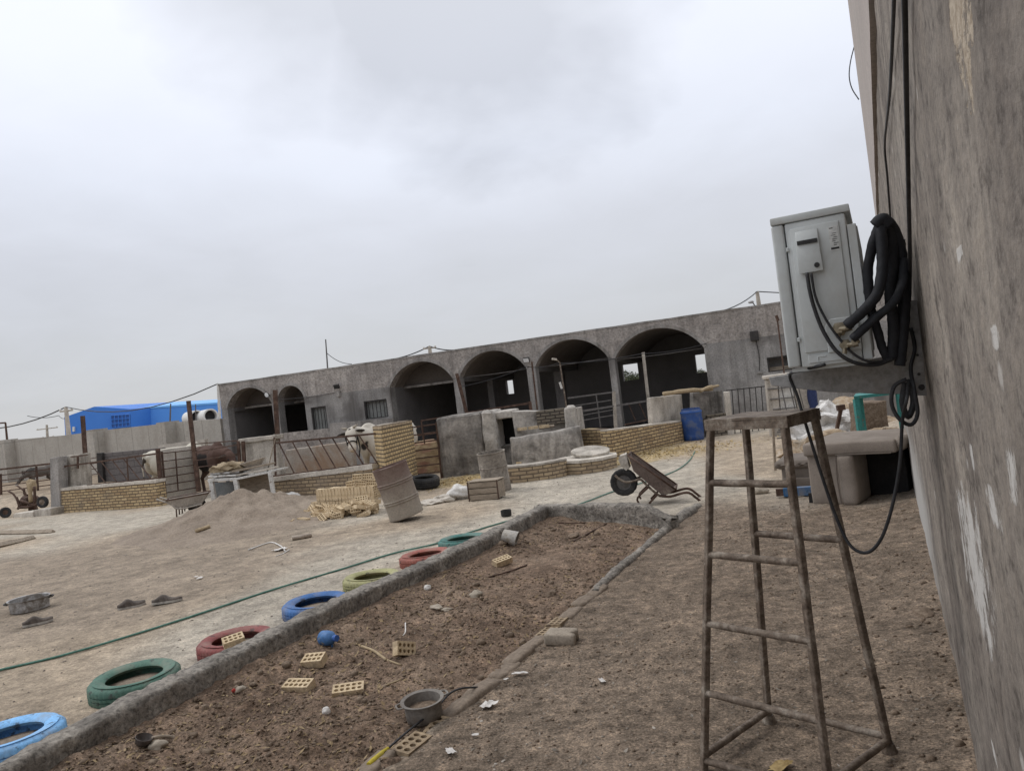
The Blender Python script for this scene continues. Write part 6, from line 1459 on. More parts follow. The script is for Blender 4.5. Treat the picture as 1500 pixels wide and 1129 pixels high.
mb = MB(); mb.extrude([Vector((ud, 0.2, -0.1)), Vector((ur1, 0.75, -0.1)), Vector((ur1, 0.75, hz(837, 598, OFB))), Vector((hu(790, 605, -.6), 0.6, hz(790, 603, -.6))), Vector((ud, 0.2, hz(749, 603, -.2)))], Vector((0.1, 0.5, 0))); mb.build('rear_wall', MT['hut_pale'], hut, world=False, rough=(0.03, 3, 0.2), recalc=True)
q = [(787, 623), (827, 618), (826, 597.5), (785, 602.5)]
ib = WM[hut.name].inverted()
mb = MB(); mb.extrude([HT.at(x, y, -0.50) for x, y in q], -HT.n*0.3); mb.build('brick_panel', MT['brick_grey'], hut, recalc=True)
mb = MB(); mb.extrude([HT.at(x, y, -0.05) for x, y in ((829, 640), (846, 640), (840, 594.5), (826, 596.5))], -HT.n*0.75); mb.build('end_post', MT['hut_pale'], hut, bevel=0.04, rough=(0.03, 3, 0.15), recalc=True)
# curved basin wall
mb = MB(); n_ = 24; th = 0.16
zb0, zb1 = hz(750, 641, 0.1), hz(846, 624, 0.1); c_u = (ud + ue)/2 + 0.02; hw = (ue - ud)/2 + 0.08
sec = []
for i in range(n_+1):
    a = math.pi*i/n_; cu = c_u - math.cos(a)*hw; dv = -0.12 - 0.36*math.sin(a)**0.7; t = (cu - c_u)/(2*hw) + .5; zt_ = zb0 + (zb1 - zb0)*t
    bulge = 0.10*(1 - 0.0)
    sec.append([Vector((cu - 0.02*math.cos(a), dv - bulge, -0.1)), Vector((cu, dv, zt_ - 0.02)), Vector((cu, dv + 0.03, zt_)), Vector((cu*0.98 + c_u*0.02, dv + th, zt_ + 0.01)), Vector((cu*0.97 + c_u*0.03, dv + th + 0.02, zt_ - 0.25)), Vector((cu, 0.3, zt_ - 0.27))])
for s_ in sec: mb.v += s_
for i in range(n_):
    for k in range(5): mb.f.append([i*6+k, (i+1)*6+k, (i+1)*6+k+1, i*6+k+1])
mb.build('basin_wall', MT['hut'], hut, world=False, rough=(0.03, 2.5, 0.15), recalc=True, smooth=0.9)
mb = MB(); mb.box6((ud - 0.02, 0.05, -0.1), (ue, 0.8, min(zb0, zb1) - 0.12)); mb.build('basin_floor', MT['hut'], hut, world=False)
for (x, y, r_, lab) in ((777, 627, 0.06, 'row of pale bricks lying on the left rim of the hut basin'),):
    for k in range(3): place_brick(EM(HT.at(x - 12 + k*16, y + 1 - k*1.8, -0.22), 0, 0, 0.1*k), 'clay brick lying on the rim of the hut basin', 'bricks on the basin rim', BR, 'loose_brick')
place_brick(EM(HT.at(764, 678, 0.42) , 0, 0, 0.3), 'clay brick lying on the curved brick step before the hut', None, BR, 'loose_brick')
mb = MB(); mb.tube([HT.at(790, 627, -0.3), HT.at(812, 623.5, -0.3)], 0.03, 8); tag(mb.build('log', MT['wood'], M=TL(HT.at(790, 627, -0.3))), 'short dark log in the basin of the hut', 'log')
# curved brick step
cs0 = G(778, 705); n_ = 20; mb = MB(); sec = []
for i in range(n_+1):
    a = math.pi*0.04 + math.pi*0.92*i/n_; ca, sa_ = -math.cos(a), math.sin(a)
    o_ = Vector((ca*0.66, -0.42*sa_ + 0.42, 0)); inn = Vector((ca*0.52, -0.28*sa_ + 0.42, 0))
    sec.append([o_ + Vector((0, 0, -.05)), o_ + Vector((0, 0, 0.27)), inn + Vector((0, 0, 0.27)), inn + Vector((0, 0, -.05))])
for s_ in sec: mb.v += s_
for i in range(n_):
    for k in range(4): mb.f.append([i*4+k, (i+1)*4+k, (i+1)*4+(k+1) % 4, i*4+(k+1) % 4])
mb.f += [[0, 1, 2, 3], [n_*4+3, n_*4+2, n_*4+1, n_*4]]
bs_ = thing('brick_step', 'low curved brick step in front of the hut basin', 'step', loc=cs0 + Vector((0.05, 0, 0)))
mb.build('brickwork', MT['brick_dusty'], bs_, world=False, recalc=True)
mb = MB(); sec2 = [[s_[1] + Vector((0, -0.01, 0.001)), s_[1] + Vector((0, -0.01, 0.035)), s_[2] + Vector((0, 0.2, 0.035)), s_[2] + Vector((0, .2, .001))] for s_ in sec]
for s_ in sec2: mb.v += s_
for i in range(n_):
    for k in range(4): mb.f.append([i*4+k, (i+1)*4+k, (i+1)*4+(k+1) % 4, i*4+(k+1) % 4])
mb.build('coping', MT['concrete'], bs_, world=False, rough=(0.012, 5, 0.12), recalc=True)
# well platform + round cover
wc = G(865, 694) + Vector((0, 0.75, 0)); ww = thing('brick_platform', 'low many sided brick platform under the round cover', 'platform', loc=wc)
mb = MB(); mb.lathe([(0.62, -0.05), (0.62, 0.20), (0.0, 0.20)], 9, Matrix.Rotation(0.25, 4, 'Z')); mb.build('brickwork', MT['brick_dusty'], ww, world=False)
mb = MB(); mb.lathe([(0.64, 0.202), (0.64, 0.25), (0.0, 0.255)], 9, Matrix.Rotation(0.25, 4, 'Z')); mb.build('coping', MT['concrete_pale'], ww, world=False, rough=(0.015, 5, 0.12))
cv = G(868, 667, 0.42); mb = MB(); mb.lathe([(0, -0.025), (0.365, -0.025), (0.372, -0.018), (0.372, 0.018), (0.362, 0.027), (0, 0.032)], 36, rad=lambda a, z, j: 1 + 0.03*noise.noise(Vector((math.cos(a)*2, math.sin(a)*2, 0)))); tag(mb.build('round_cover', MT['concrete'], M=EM(Vector((wc.x + 0.12, wc.y + 0.05, 0.335)), 0.17, 0.03, 0), world=False, smooth=0.7), 'round concrete cover lying on the brick platform', 'cover')
# third low brick wall (two faces), fence above
W3a = Pl(G(856, 672), G(899, 672)); W3b = Pl(G(899, 674), G(1003, 647))
o = thing('brick_wall', 'long low yellow brick wall turning a corner beside the round cover', 'wall', M=W3b.M())
z0 = W3b.at(899, 630).z; z1 = W3b.at(1001, 617).z; L = W3b.u(1002, 645)
mb = MB(); mb.extrude([Vector((0, 0, -0.1)), Vector((L, 0, -0.1)), Vector((L, 0, z1)), Vector((0, 0, z0))], Vector((0, 0.25, 0))); mb.build('brickwork', MT['brick'], o, world=False, recalc=True)
mb = MB(); mb.extrude([Vector((0, 0.01, z0)), Vector((L, 0.01, z1)), Vector((L, 0.01, z1 + 0.035)), Vector((0, 0.01, z0 + 0.03))], Vector((0, 0.24, 0))); mb.build('capping', MT['concrete_pale'], o, world=False, rough=(0.01, 6, 0.2), recalc=True)
slab('return_face', None, None, W3a, [(850, 674), (899, 674), (897, 630), (850, 629)], 0.25, 'brick', parent=o, bev=0, off=-0.004)
FNC = Pl(G(852, 655), G(1005, 630))
fence('pipe_fence', 'rusty pipe fence across the fifth arch behind the corner brick wall', 'fence', FNC, [('rail', (832, 583), (900, 574), 0.022), ('rail', (840, 604), (955, 586), 0.026), ('rail', (843, 594), (895, 586), 0.014), ('rail', (843, 610), (898, 600), 0.013), ('rail', (845, 617), (898, 608), 0.013), ('upright', (873, 577), (880, 626), 0.016), ('post', (899, 573), (902, 627), 0.045, 0, 'concrete'), ('upright', (852, 600), (856, 622), 0.012)], mat='grey_steel')
fence('slant_fence', 'slanting bars in front of the sixth arch beside the concrete slab', 'fence', FNC, [('bar', (921, 592), (931, 616), 0.012), ('bar', (936, 590), (946, 612), 0.012), ('rail', (915, 622), (957, 613), 0.014), ('post', (942, 516), (950, 588), 0.04, -0.05, 'concrete')], mat='rust')
fence('lamp_pole', 'thin bent pole with small lamp in front of the fifth arch', 'pole', FNC, [('shaft', (832, 610), (820, 531), 0.02, -0.3), ('shaft', (820, 531), (814, 526), 0.014, -0.3), ('lamp_head', (809, 525.5), (815, 526.5), 0.028, -0.3, 'concrete_pale'), ('tube_light', (820, 560), (823, 569), 0.03, -0.25, 'white_paint')], mat='rust_pale')
fence('post_pipe', 'leaning rusty post between the third and fourth arches', 'post', FNC, [('shaft', (684, 606), (669, 547), 0.045, -0.6)])
fence('post_pipe', 'thin dark post between the fourth and fifth arches', 'post', FNC, [('shaft', (787, 600), (779, 530), 0.025, -1.5)])
fence('pipe_fence', 'rusty pipe rail above the hut in front of the fourth arch', 'fence', FNC, [('rail', (683, 605), (778, 590), 0.028, -0.5), ('rail', (664, 612), (757, 602), 0.05, -0.4, 'rust'), ('post', (776, 588), (778, 602), 0.045, -0.5)])
slab('concrete_slab', 'upright concrete slab in front of the right side of the sixth arch', 'slab', W3b, [(957, 640), (1002, 632), (999, 577), (953, 582)], 0.12, 'concrete', off=-0.3, rough=(0.02, 4, 0.25))
S2 = Pl(G(1014, 645), G(1064, 636))
slab('concrete_slab', 'upright darker concrete slab behind the blue barrel', 'slab', S2, [(1016, 640), (1062, 634), (1058, 571.5), (1015, 575)], 0.12, 'hut', off=-0.2, rough=(0.02, 4, 0.25))
for (a, b, r_, lab) in (((972, 577), (1043, 570), 0.05, 'long pale log laid across the two concrete slabs'), ((1025, 573), (1052, 565), 0.04, 'short crooked log on top of the darker concrete slab')):
    mb = MB(); mb.tube([S2.at(*a, 0.0), S2.at((a[0]+b[0])/2, (a[1]+b[1])/2 - 1.5, 0.03), S2.at(*b, -0.1)], [r_, r_*1.1, r_*0.8], 10, 4); tag(mb.build('log', MT['wood_tan'], M=TL(S2.at(*a)), rough=(0.01, 6, 0.1), smooth=4), lab, 'log')
# blue barrel
pb = G(1021, 646) + Vector((0, 0.26, 0)); bb = thing('blue_barrel', 'blue plastic barrel standing at the end of the corner brick wall', 'barrel', loc=pb)
mb = MB(); mb.lathe([(0, 0), (0.21, 0), (0.235, 0.03), (0.24, 0.12), (0.235, 0.14), (0.245, 0.2), (0.248, 0.5), (0.238, 0.56), (0.246, 0.62), (0.235, 0.70), (0.215, 0.735), (0.22, 0.76), (0.195, 0.76), (0.19, 0.7), (0, 0.7)], 36); mb.build('barrel_body', MT['blue_plastic'], bb, world=False, smooth=0.7)
mb = MB(); mb.lathe([(0.249, 0.655), (0.255, 0.66), (0.255, 0.69), (0.249, 0.695)], 36); mb.build('hoop', MT['blue_dark'], bb, world=False, smooth=0.7)
# black bar gate, post, brick stub
BG_ = Pl(G(1040, 640), G(1130, 629))
fence('bar_gate', 'black steel gate of upright bars right of the blue barrel', 'gate', BG_, [('bar', (1072 + 8.6*k, 570 - 0.9*k), (1077 + 8.6*k, 638 - 0.9*k), 0.010) for k in range(7)] + [('rail', (1064, 572), (1127, 565), 0.013), ('rail', (1068, 618), (1131, 611), 0.012), ('rail', (1070, 639), (1133, 632), 0.014)], mat='black_steel', off=-0.1)
slab('white_post', 'narrow white post between the slab and the black gate', 'post', BG_, [(1067, 642), (1076, 641), (1069, 573), (1061, 574)], 0.12, 'concrete_pale')
slab('brick_stub', 'short grey brick stub behind the trestle top', 'wall', BG_, [(1040, 644), (1074, 641), (1071, 604), (1036, 608)], 0.25, 'brick_grey', off=-0.02, bev=0)
# pale cabinet wall under the air conditioner bracket
CB = Pl(G(1128, 640), G(1196, 633))
o = thing('panel_hut', 'pale panelled cabinet with grey corner post under the bracket', 'cabinet', M=CB.M())
slab('corner_post', None, None, CB, [(1130, 640), (1146, 639), (1138, 551), (1122, 553)], 0.4, 'concrete', parent=o)
slab('door_panel', None, None, CB, [(1147, 639), (1175, 637), (1157, 549), (1139, 551)], 0.3, 'white_paint', parent=o, off=-0.03)
slab('side_panel', None, None, CB, [(1176, 637), (1204, 634), (1186, 546), (1158, 549)], 0.3, 'concrete_pale', parent=o, off=-0.06)
mb = MB()
for k in range(5): a, b = CB.at(1124 + 4*k, 570 + 15*k, 0.02), CB.at(1160 + 4*k, 567 + 14.6*k, 0.02); mb.bar(a, b, 0.012)
for k in range(3): mb.bar(CB.at(1141 + 12*k, 550, 0.02), CB.at(1160 + 14*k, 638, 0.02), 0.010)
mb.build('frame_strips', MT['grey_steel'], o)
slab('coping_slab', None, None, CB, [(1120, 556), (1190, 546), (1189, 541), (1119, 551)], 0.5, 'concrete_pale', parent=o, ground=False, off=0.05)
mb = MB(); mb.tube([CB.at(1149, 549, -0.1), CB.at(1138, 462, -0.1)], 0.018, 6); mb.tube([CB.at(1137, 462, -0.1), CB.at(1140, 470, -0.1)], 0.035, 6); tag(mb.build('thin_rod', MT['rust'], M=TL(CB.at(1149, 549, -.1))), 'thin rusty rod standing on the pale cabinet', 'rod')
# rubbish beyond the sofa
def rheap(px, py, r_, sc, mat, lab, seed, name, cat, Y=None, dz=0.0, rough=0.14):
    c = G(px, py) if Y is None else D(px, py, Y); c.z = max(c.z, 0) if Y is None else c.z
    mb = MB(); mb.blob((0, 0, 0), r_, seed, 4, 0.6, sc, 1.7); o = mb.build(name, MT[mat], M=TL(c + Vector((0, 0, dz))), world=False, rough=(r_*rough, 3.2/r_*0.5, r_*0.16), smooth=0.6); return tag(o, lab, cat)
rheap(1217, 600, 0.42, (1.0, .8, .9), 'white_bag', 'upright heap of torn white sacks beyond the sofa', 3, 'white_sacks', 'sacks', 15.0, -0.25, 0.36)
rheap(1213, 622, 0.50, (1.5, 1, .5), 'white_bag', 'low pile of white plastic sheeting beyond the sofa', 9, 'white_sheeting', 'plastic sheet', 13.5, -0.1, 0.34)
rheap(1242, 616, 0.75, (1.6, 1, .9), 'clod', 'heap of reddish rubble behind the white sacks', 5, 'rubble_heap', 'rubble', 17.0, -0.4)
MT['rubble'] = surf('rubble', [(0.20, 0.14, 0.09), (0.36, 0.27, 0.18), (0.45, 0.40, 0.33)], 7, 0.9, 0.9, 0.02)
bpy.data.objects['rubble_heap'].data.materials[0] = MT['rubble']
rheap(1245, 640, 0.55, (1.8, 1, .35), 'rubble', 'low spread of pale debris just beyond the sofa', 6, 'debris_heap', 'debris', 12.0, -0.12, 0.3)
rheap(1325, 690, 0.45, (1.0, 1.3, .55), 'rubble', 'debris pile between the sofa and the stained wall', 12, 'debris_heap', 'debris', 9.6, -0.1, 0.3)
rr = random.Random(11)
for i in range(46):
    x, y = rr.uniform(1165, 1250), rr.uniform(626, 662); p = G(x, y); mb = MB(); mb.box((0, 0, 0), (rr.uniform(.06, .25), rr.uniform(.04, .16), rr.uniform(.02, .08)), (rr.uniform(-.5, .5), rr.uniform(-.5, .5), rr.uniform(0, 3)))
    tag(mb.build('debris_piece', MT[rr.choice(['white_bag', 'concrete_pale', 'wood', 'concrete', 'wood_tan'])], M=TL(p + Vector((0, 0, 0.03 + rr.random()*0.1))), world=False), 'piece of broken debris scattered on the ground left of the sofa', 'debris', 'broken debris beyond the sofa')
mb = MB(); p = D(1190, 578, 16.5); mb.box((0, 0, 0), (0.16, 0.2, 0.7)); tag(mb.build('blue_cloth', surf('navy_cloth', [(0.02, 0.03, 0.08), (0.03, 0.045, 0.12)], 5), M=TL(Vector((p.x, p.y, 0.8))), world=False, bevel=0.05, rough=(0.04, 5, 0.12)), 'dark blue cloth hanging beside the white sacks', 'cloth')
fence('iron_stake', 'rusty iron stake leaning in the debris beyond the sofa', 'stake', Pl(G(1180, 664), G(1260, 655)), [('shaft', (1226, 628), (1232, 598), 0.028), ('plate', (1226, 598), (1237, 596), 0.05)], mat='rust')
fence('wooden_stake', 'thin wooden stake standing behind the trestle top', 'stake', Pl(G(1120, 690), G(1200, 680)), [('shaft', (1131, 604), (1136, 693), 0.018)], mat='wood')
fence('wooden_stake', 'short thin stake leaning in front of the debris', 'stake', Pl(G(1120, 655), G(1200, 648)), [('shaft', (1170, 616), (1176, 652), 0.022)], mat='wood')
fence('low_rack', 'low wire rack of thin rails behind the trestle', 'rack', Pl(G(1120, 655), G(1200, 648)), [('rail', (1138, 624 + 9*k), (1178, 619 + 9*k), 0.012) for k in range(3)], mat='grey_steel')
# teal table frame with crate
TF = Pl(D(1252, 660, 10.9), D(1300, 650, 10.9))
o = thing('teal_table', 'teal painted steel table frame beyond the sofa', 'table', loc=TF.at(1270, 640) * 1)
t0, t1 = TF.at(1251, 585), TF.at(1322, 576); bk_ = Vector((0.32, 0.66, 0))
mb = MB(); mb.extrude([t0, t1, t1 + bk_, t0 + bk_], Vector((0, 0, 0.045))); mb.build('table_top', MT['teal'], o, recalc=True, bevel=0.004)
for p_ in (t0 + Vector((0.04, 0.03, 0)), t1 + Vector((-0.04, 0.03, 0)), t0 + bk_ + Vector((0.04, -.03, 0)), t1 + bk_ + Vector((-.04, -.03, 0))):
    mb = MB(); mb.bar(p_, Vector((p_.x, p_.y, 0)), 0.036); mb.build('leg', MT['teal'], o)
TC = Pl(D(1262, 660, 12.2), D(1305, 650, 12.2))
slab('straw_crate', 'open crate of dark straw standing behind the teal table', 'crate', TC, [(1263, 640), (1302, 636), (1299, 586), (1264, 590)], 0.5, 'clod', rough=(0.03, 6, 0.1), bev=0.02)
slab('back_wall', 'dark grey wall closing the yard behind the debris', 'wall', Pl(D(1180, 600, 19.0), D(1340, 590, 16.6)), [(1170, 640), (1350, 620), (1350, 545), (1170, 566)], 0.2, 'plaster_smooth', off=0)
# sofa on its side
SF = Pl(G(1188, 741), G(1258, 741)); SFM = SF.M()
sf = thing('upturned_sofa', 'beige fabric sofa tipped on its end beside the stained wall', 'sofa', M=SFM)
zt1 = SF.at(1195, 655).z; Wd = SF.u(1258, 700)
zt0, zb_ = SF.at(1195, 651).z, SF.at(1195, 668).z
uR = SF.u(1312, 655)
def cush(name, a, b, mat='sofa', bev=0.03, rough=(0.009, 5, 0.07)):
    mb = MB(); mb.box6(a, b); return mb.build(name, MT[mat], sf, world=False, bevel=bev, seg=3, rough=rough, smooth=4)
cush('seat_base', (0.0, 0.04, 0.0), (Wd*0.66, 0.80, zb_ + 0.06))
cush('arm_roll', (Wd*0.62, -0.02, 0.0), (Wd - 0.03, 0.5, zb_ + 0.01), bev=0.05)
cush('back_cushion', (-0.02, 0.0, zb_), (uR, 1.15, zt0 + 0.01), bev=0.025)
cush('end_roll', (uR - 0.06, 0.05, zb_ + 0.005), (uR + 0.08, 1.1, zt0 + 0.03), bev=0.07)
cush('cavity_shade', (Wd*0.7, 0.55, 0.02), (uR - 0.06, 0.75, zb_), 'black_and_shade', 0.01, None)  # black panel paints the shade of the sofa's open cavity
mb = MB(); mb.box6((-0.05, 0.1, 0.0), (-0.005, 0.16, 0.12)); mb.build('foot', MT['black_and_shade'], sf, world=False)
for x_ in (Wd*0.62,):
    mb = MB(); mb.tube([(x_, -0.024, 0.03), (x_ - .01, -0.024, zb_*0.5), (x_, -0.024, zb_ - 0.02)], 0.008, 6, 4); mb.tube([(x_, -0.012, zb_ + 0.004), (uR - 0.05, -0.006, zb_ + 0.004)], 0.007, 6); mb.build('piping', MT['sofa2'], sf, world=False)
S3 = Pl(G(1146, 716), G(1190, 714)); s3 = thing('old_armchair', 'brown low armchair behind the beige sofa', 'armchair', M=S3.M())
h_ = S3.at(1150, 678).z; L_ = S3.u(1196, 700)
def cu2(name, a, b, bev=0.05):
    mb = MB(); mb.box6(a, b); mb.build(name, MT['sofa2'], s3, world=False, bevel=bev, seg=3, rough=(0.01, 4, 0.09), smooth=4)
cu2('seat_base', (0.0, 0.04, 0.05), (L_ + 0.4, 0.8, h_*0.86)); cu2('back_roll', (-0.07, 0.0, h_*0.74), (L_ + 0.4, 0.85, h_*1.08), 0.07); cu2('front_skirt', (0.02, 0.0, 0.0), (L_ + 0.4, 0.06, h_*0.4), 0.02)
BB = Pl(G(1131, 731), G(1190, 728)); o = thing('blue_beam', 'blue painted steel beam lying on the ground left of the sofa', 'beam', M=BB.M())
mb = MB(); mb.box6((BB.u(1148, 725), 0, 0.02), (BB.u(1200, 722), 0.09, 0.12)); mb.build('beam_body', MT['bluebeam'] if 'bluebeam' in MT else MT.setdefault('bluebeam', paint('beam_blue', (0.03, 0.11, 0.24))), o, world=False, bevel=0.004)
mb = MB(); mb.box6((BB.u(1137, 725), 0.01, 0.03), (BB.u(1148, 725) - 0.002, 0.08, 0.11)); mb.build('beam_end', MT['rust'], o, world=False)
# --- white cabinet table left of the sand heap, with its load
TB = Pl(Vector((-5.75, 14.75, 0)), Vector((-4.75, 14.55, 0)))
def tb(x, y, off=0): return TB.at(x, y, off)
wt = thing('white_table', 'old white painted cabinet frame used as a table behind the sand heap', 'table', loc=TB.P)
bk_ = -TB.n*0.65
a_, b_, c_ = tb(305, 703), tb(345, 701), tb(397, 690)
mb = MB(); mb.extrude([tb(304, 706), tb(346, 703.5), tb(346, 699), tb(304, 701.5)], bk_); mb.extrude([tb(346, 703), tb(398, 692), tb(398, 689), tb(346, 699.5)], bk_); mb.build('frame_top', MT['white_paint'], wt, recalc=True, bevel=0.004)
for (x0, x1, yt) in ((305, 311, 705), (341, 347, 703)):
    q = [tb(x0, yt), tb(x1, yt)]; q = q + [Vector((q[1].x + 0.04, q[1].y, -0.02)), Vector((q[0].x + 0.04, q[0].y, -0.02))]
    mb = MB(); mb.extrude(q, -TB.n*0.06); mb.build('leg', MT['white_paint'], wt, recalc=True)
q = [tb(392, 692), tb(397, 691)]; q = q + [Vector((q[1].x + 0.03, q[1].y, -0.02)), Vector((q[0].x + 0.03, q[0].y, -0.02))]
mb = MB(); mb.extrude(q, -TB.n*0.05); mb.build('leg', MT['white_paint'], wt, recalc=True)
mb = MB(); q = [tb(311, 707, -0.5), tb(341, 705, -0.5)]; q = [Vector((q[0].x, q[0].y, 0)), Vector((q[1].x, q[1].y, 0)), q[1], q[0]]; mb.extrude(q, -TB.n*0.03); mb.build('back_panel', MT['glassy'] if 'glassy' in MT else MT.setdefault('glassy', surf('grimy_grey_panel', [(0.10, 0.11, 0.115), (0.2, 0.21, 0.21)], 3, 0.4, 0.1)), wt, recalc=True)
mb = MB(); q = [tb(347, 702, -0.45), tb(392, 692, -0.45)]; q = [Vector((q[0].x, q[0].y, 0)), Vector((q[1].x, q[1].y, 0)), q[1], q[0]]; mb.extrude(q, -TB.n*0.03); mb.build('back_panel', MT['wood'], wt, recalc=True)
for k, (x0, x1, y0, y1, mt, lab) in enumerate(((305, 352, 699.5, 697, 'white_paint', 'pale board lying lowest on the white cabinet table'), (308, 350, 696, 692.5, 'alu', 'grey metal tray lying on the white cabinet table'), (345, 393, 697.5, 688, 'concrete_pale', 'pale plank slanting up the right of the white cabinet table'), (340, 390, 692, 682, 'wood', 'grey plank lying above the pale plank on the cabinet'))):
    mb = MB(); p0, p1 = tb(x0, y0), tb(x1, y1); mb.extrude([p0, p1, p1 + Vector((0, 0, 0.035)), p0 + Vector((0, 0, 0.035))], -TB.n*(0.5 - 0.05*k)); tag(mb.build('plank', MT[mt], M=TL(p0), recalc=True, bevel=0.004), lab, 'board')
rheap(336, 687, 0.24, (1.3, .8, .5), 'clod', 'mound of tan crumbs and bricks heaped on the cabinet table', 8, 'crumb_heap', 'heap', 14.95, 0.02, 0.25); bpy.data.objects['crumb_heap'].data.materials[0] = surf('tan_crumbs', [(0.26, 0.20, 0.13), (0.42, 0.34, 0.23)], 9, 0.95, 0.8, 0.02)
p = D(373, 683, 14.9); mb = MB(); mb.lathe([(0, 0), (0.13, 0.0), (0.24, 0.11), (0.25, 0.115), (0.25, 0.125), (0.235, 0.12), (0.12, 0.015), (0, 0.012)], 32); tag(mb.build('enamel_basin', MT['concrete_pale'], M=EM(p, 0, -0.16, 0), world=False, smooth=0.7), 'shallow pale basin resting on top of the cabinet table', 'basin')
fence('string_support', 'thin pale rope rising from the cabinet table past the slab', 'rope', TB, [('strand', (392, 690), (400, 655), 0.008), ('strand', (400, 655), (404, 640), 0.008)], mat='wood', off=-0.3)
# --- junk at far left: motor cultivator on wheels
JP = Pl(D(-10, 752, 21.0), D(80, 742, 20.4))
jk = thing('motor_cultivator', 'rusty motor cultivator with handlebars and rubber wheel at the far left', 'cultivator', loc=JP.P)
def jt(name, pts, r_, mat='rust', n=7, sm=3, off=0.0): mb = MB(); mb.tube([JP.at(x, y, off) for x, y in pts], r_, n, sm); return mb.build(name, MT[mat], jk, smooth=4)
for off in (0.0, -0.5):
    jt('handlebar', [(12, 719), (20, 724), (26, 734), (30, 742)], 0.025, off=off); jt('handlebar', [(25, 711), (34, 718), (38, 724)], 0.022, off=off)
jt('frame', [(24, 728), (28, 740), (26, 745)], 0.035); jt('frame', [(28, 743), (42, 742), (56, 738)], 0.04); jt('frame', [(30, 733), (40, 736), (52, 740)], 0.035)
jt('column', [(43, 707), (44, 720), (45, 735)], 0.05, 'wood_tan'); jt('column', [(50, 712), (51, 726), (51, 738)], 0.035); jt('lever', [(35, 716), (36, 724), (40, 725)], 0.03)
mb = MB(); mb.blob(JP.at(43, 732, -0.2), 0.19, 3, 3, 0.5, (1.2, .8, .75)); mb.blob(JP.at(36, 734, -0.2), 0.13, 5, 3, 0.5); mb.blob(JP.at(48, 742, -0.2), 0.14, 7, 3, 0.5); mb.build('engine', MT['rust'], jk, rough=(0.03, 6, 0.07))
mb = MB(); mb.blob(JP.at(46, 711, -0.2), 0.12, 9, 3, 0.4, (1, .7, 1.5)); mb.build('fuel_tank', MT['wood_tan'], jk)
c = JP.at(62.5, 735, 0.05); Mw = Matrix.Translation(c) @ (JP.n + Vector((0.2, 0, 0))).to_track_quat('Z', 'Y').to_matrix().to_4x4()
wh = tyre_mesh(0.155, 0.085, 0.10, 32); wh.v = [Mw @ v for v in wh.v]; wo_ = wh.build('wheel_tyre', MT['rubber'], jk, smooth=0.7); mb = MB(); mb.lathe([(0, -0.03), (0.09, -0.03), (0.09, 0.03), (0, 0.04)], 20, Mw); mb.build('wheel_rim', MT['rust_pale'], wo_, M=WM[jk.name])
wh2 = MB(); wh2.v = [v - JP.n*0.55 for v in wh.v]; wh2.f = wh.f; wh2.build('wheel_tyre', MT['rubber'], jk, smooth=0.7)
c = G(5, 759) + Vector((0, 0.1, 0.14)); Mw = Matrix.Translation(c) @ Vector((0.7, -1, 0.1)).to_track_quat('Z', 'Y').to_matrix().to_4x4()
wh = tyre_mesh(0.14, 0.07, 0.11, 30); wh.v = [Mw @ v for v in wh.v]; lw = thing('loose_wheel', 'small dark wheel lying loose at the left edge of the yard', 'wheel', loc=(c.x, c.y, 0)); wh.build('tyre', MT['rubber'], lw, smooth=0.7); mb = MB(); mb.lathe([(0, -0.03), (0.075, -0.03), (0.075, 0.03), (0, 0.035)], 18, Mw); mb.build('hub', MT['rust'], lw)
QB = Pl(G(40, 757), G(76, 755))
slab('concrete_block', 'flat grey concrete block with pale top beside the concrete post', 'block', QB, [(46, 757), (74, 755), (74, 744), (48, 747)], 0.4, 'concrete', rough=(0.015, 6, 0.1))
slab('concrete_block', 'low pale concrete slab stretching left of the flat block', 'block', Pl(G(14, 758), G(48, 757)), [(18, 757), (47, 756), (47, 749), (20, 752)], 0.4, 'concrete_pale', rough=(0.02, 6, 0.1))
# shallow channel edge at left
for (a, b, lab) in (((-20, 806), (50, 789), 'nearer long timber edging lying at the left of the yard'), ((-20, 783), (78, 780), 'farther long timber edging lying at the left of the yard')):
    mb = MB(); P_ = [gp(*a, 0.02), gp(*b, 0.015)]; mb.tube(P_, [0.07, 0.05], 4); tag(mb.build('edging_timber', MT['wood'], M=TL(P_[0]), rough=(0.02, 4, 0.2)), lab, 'timber')
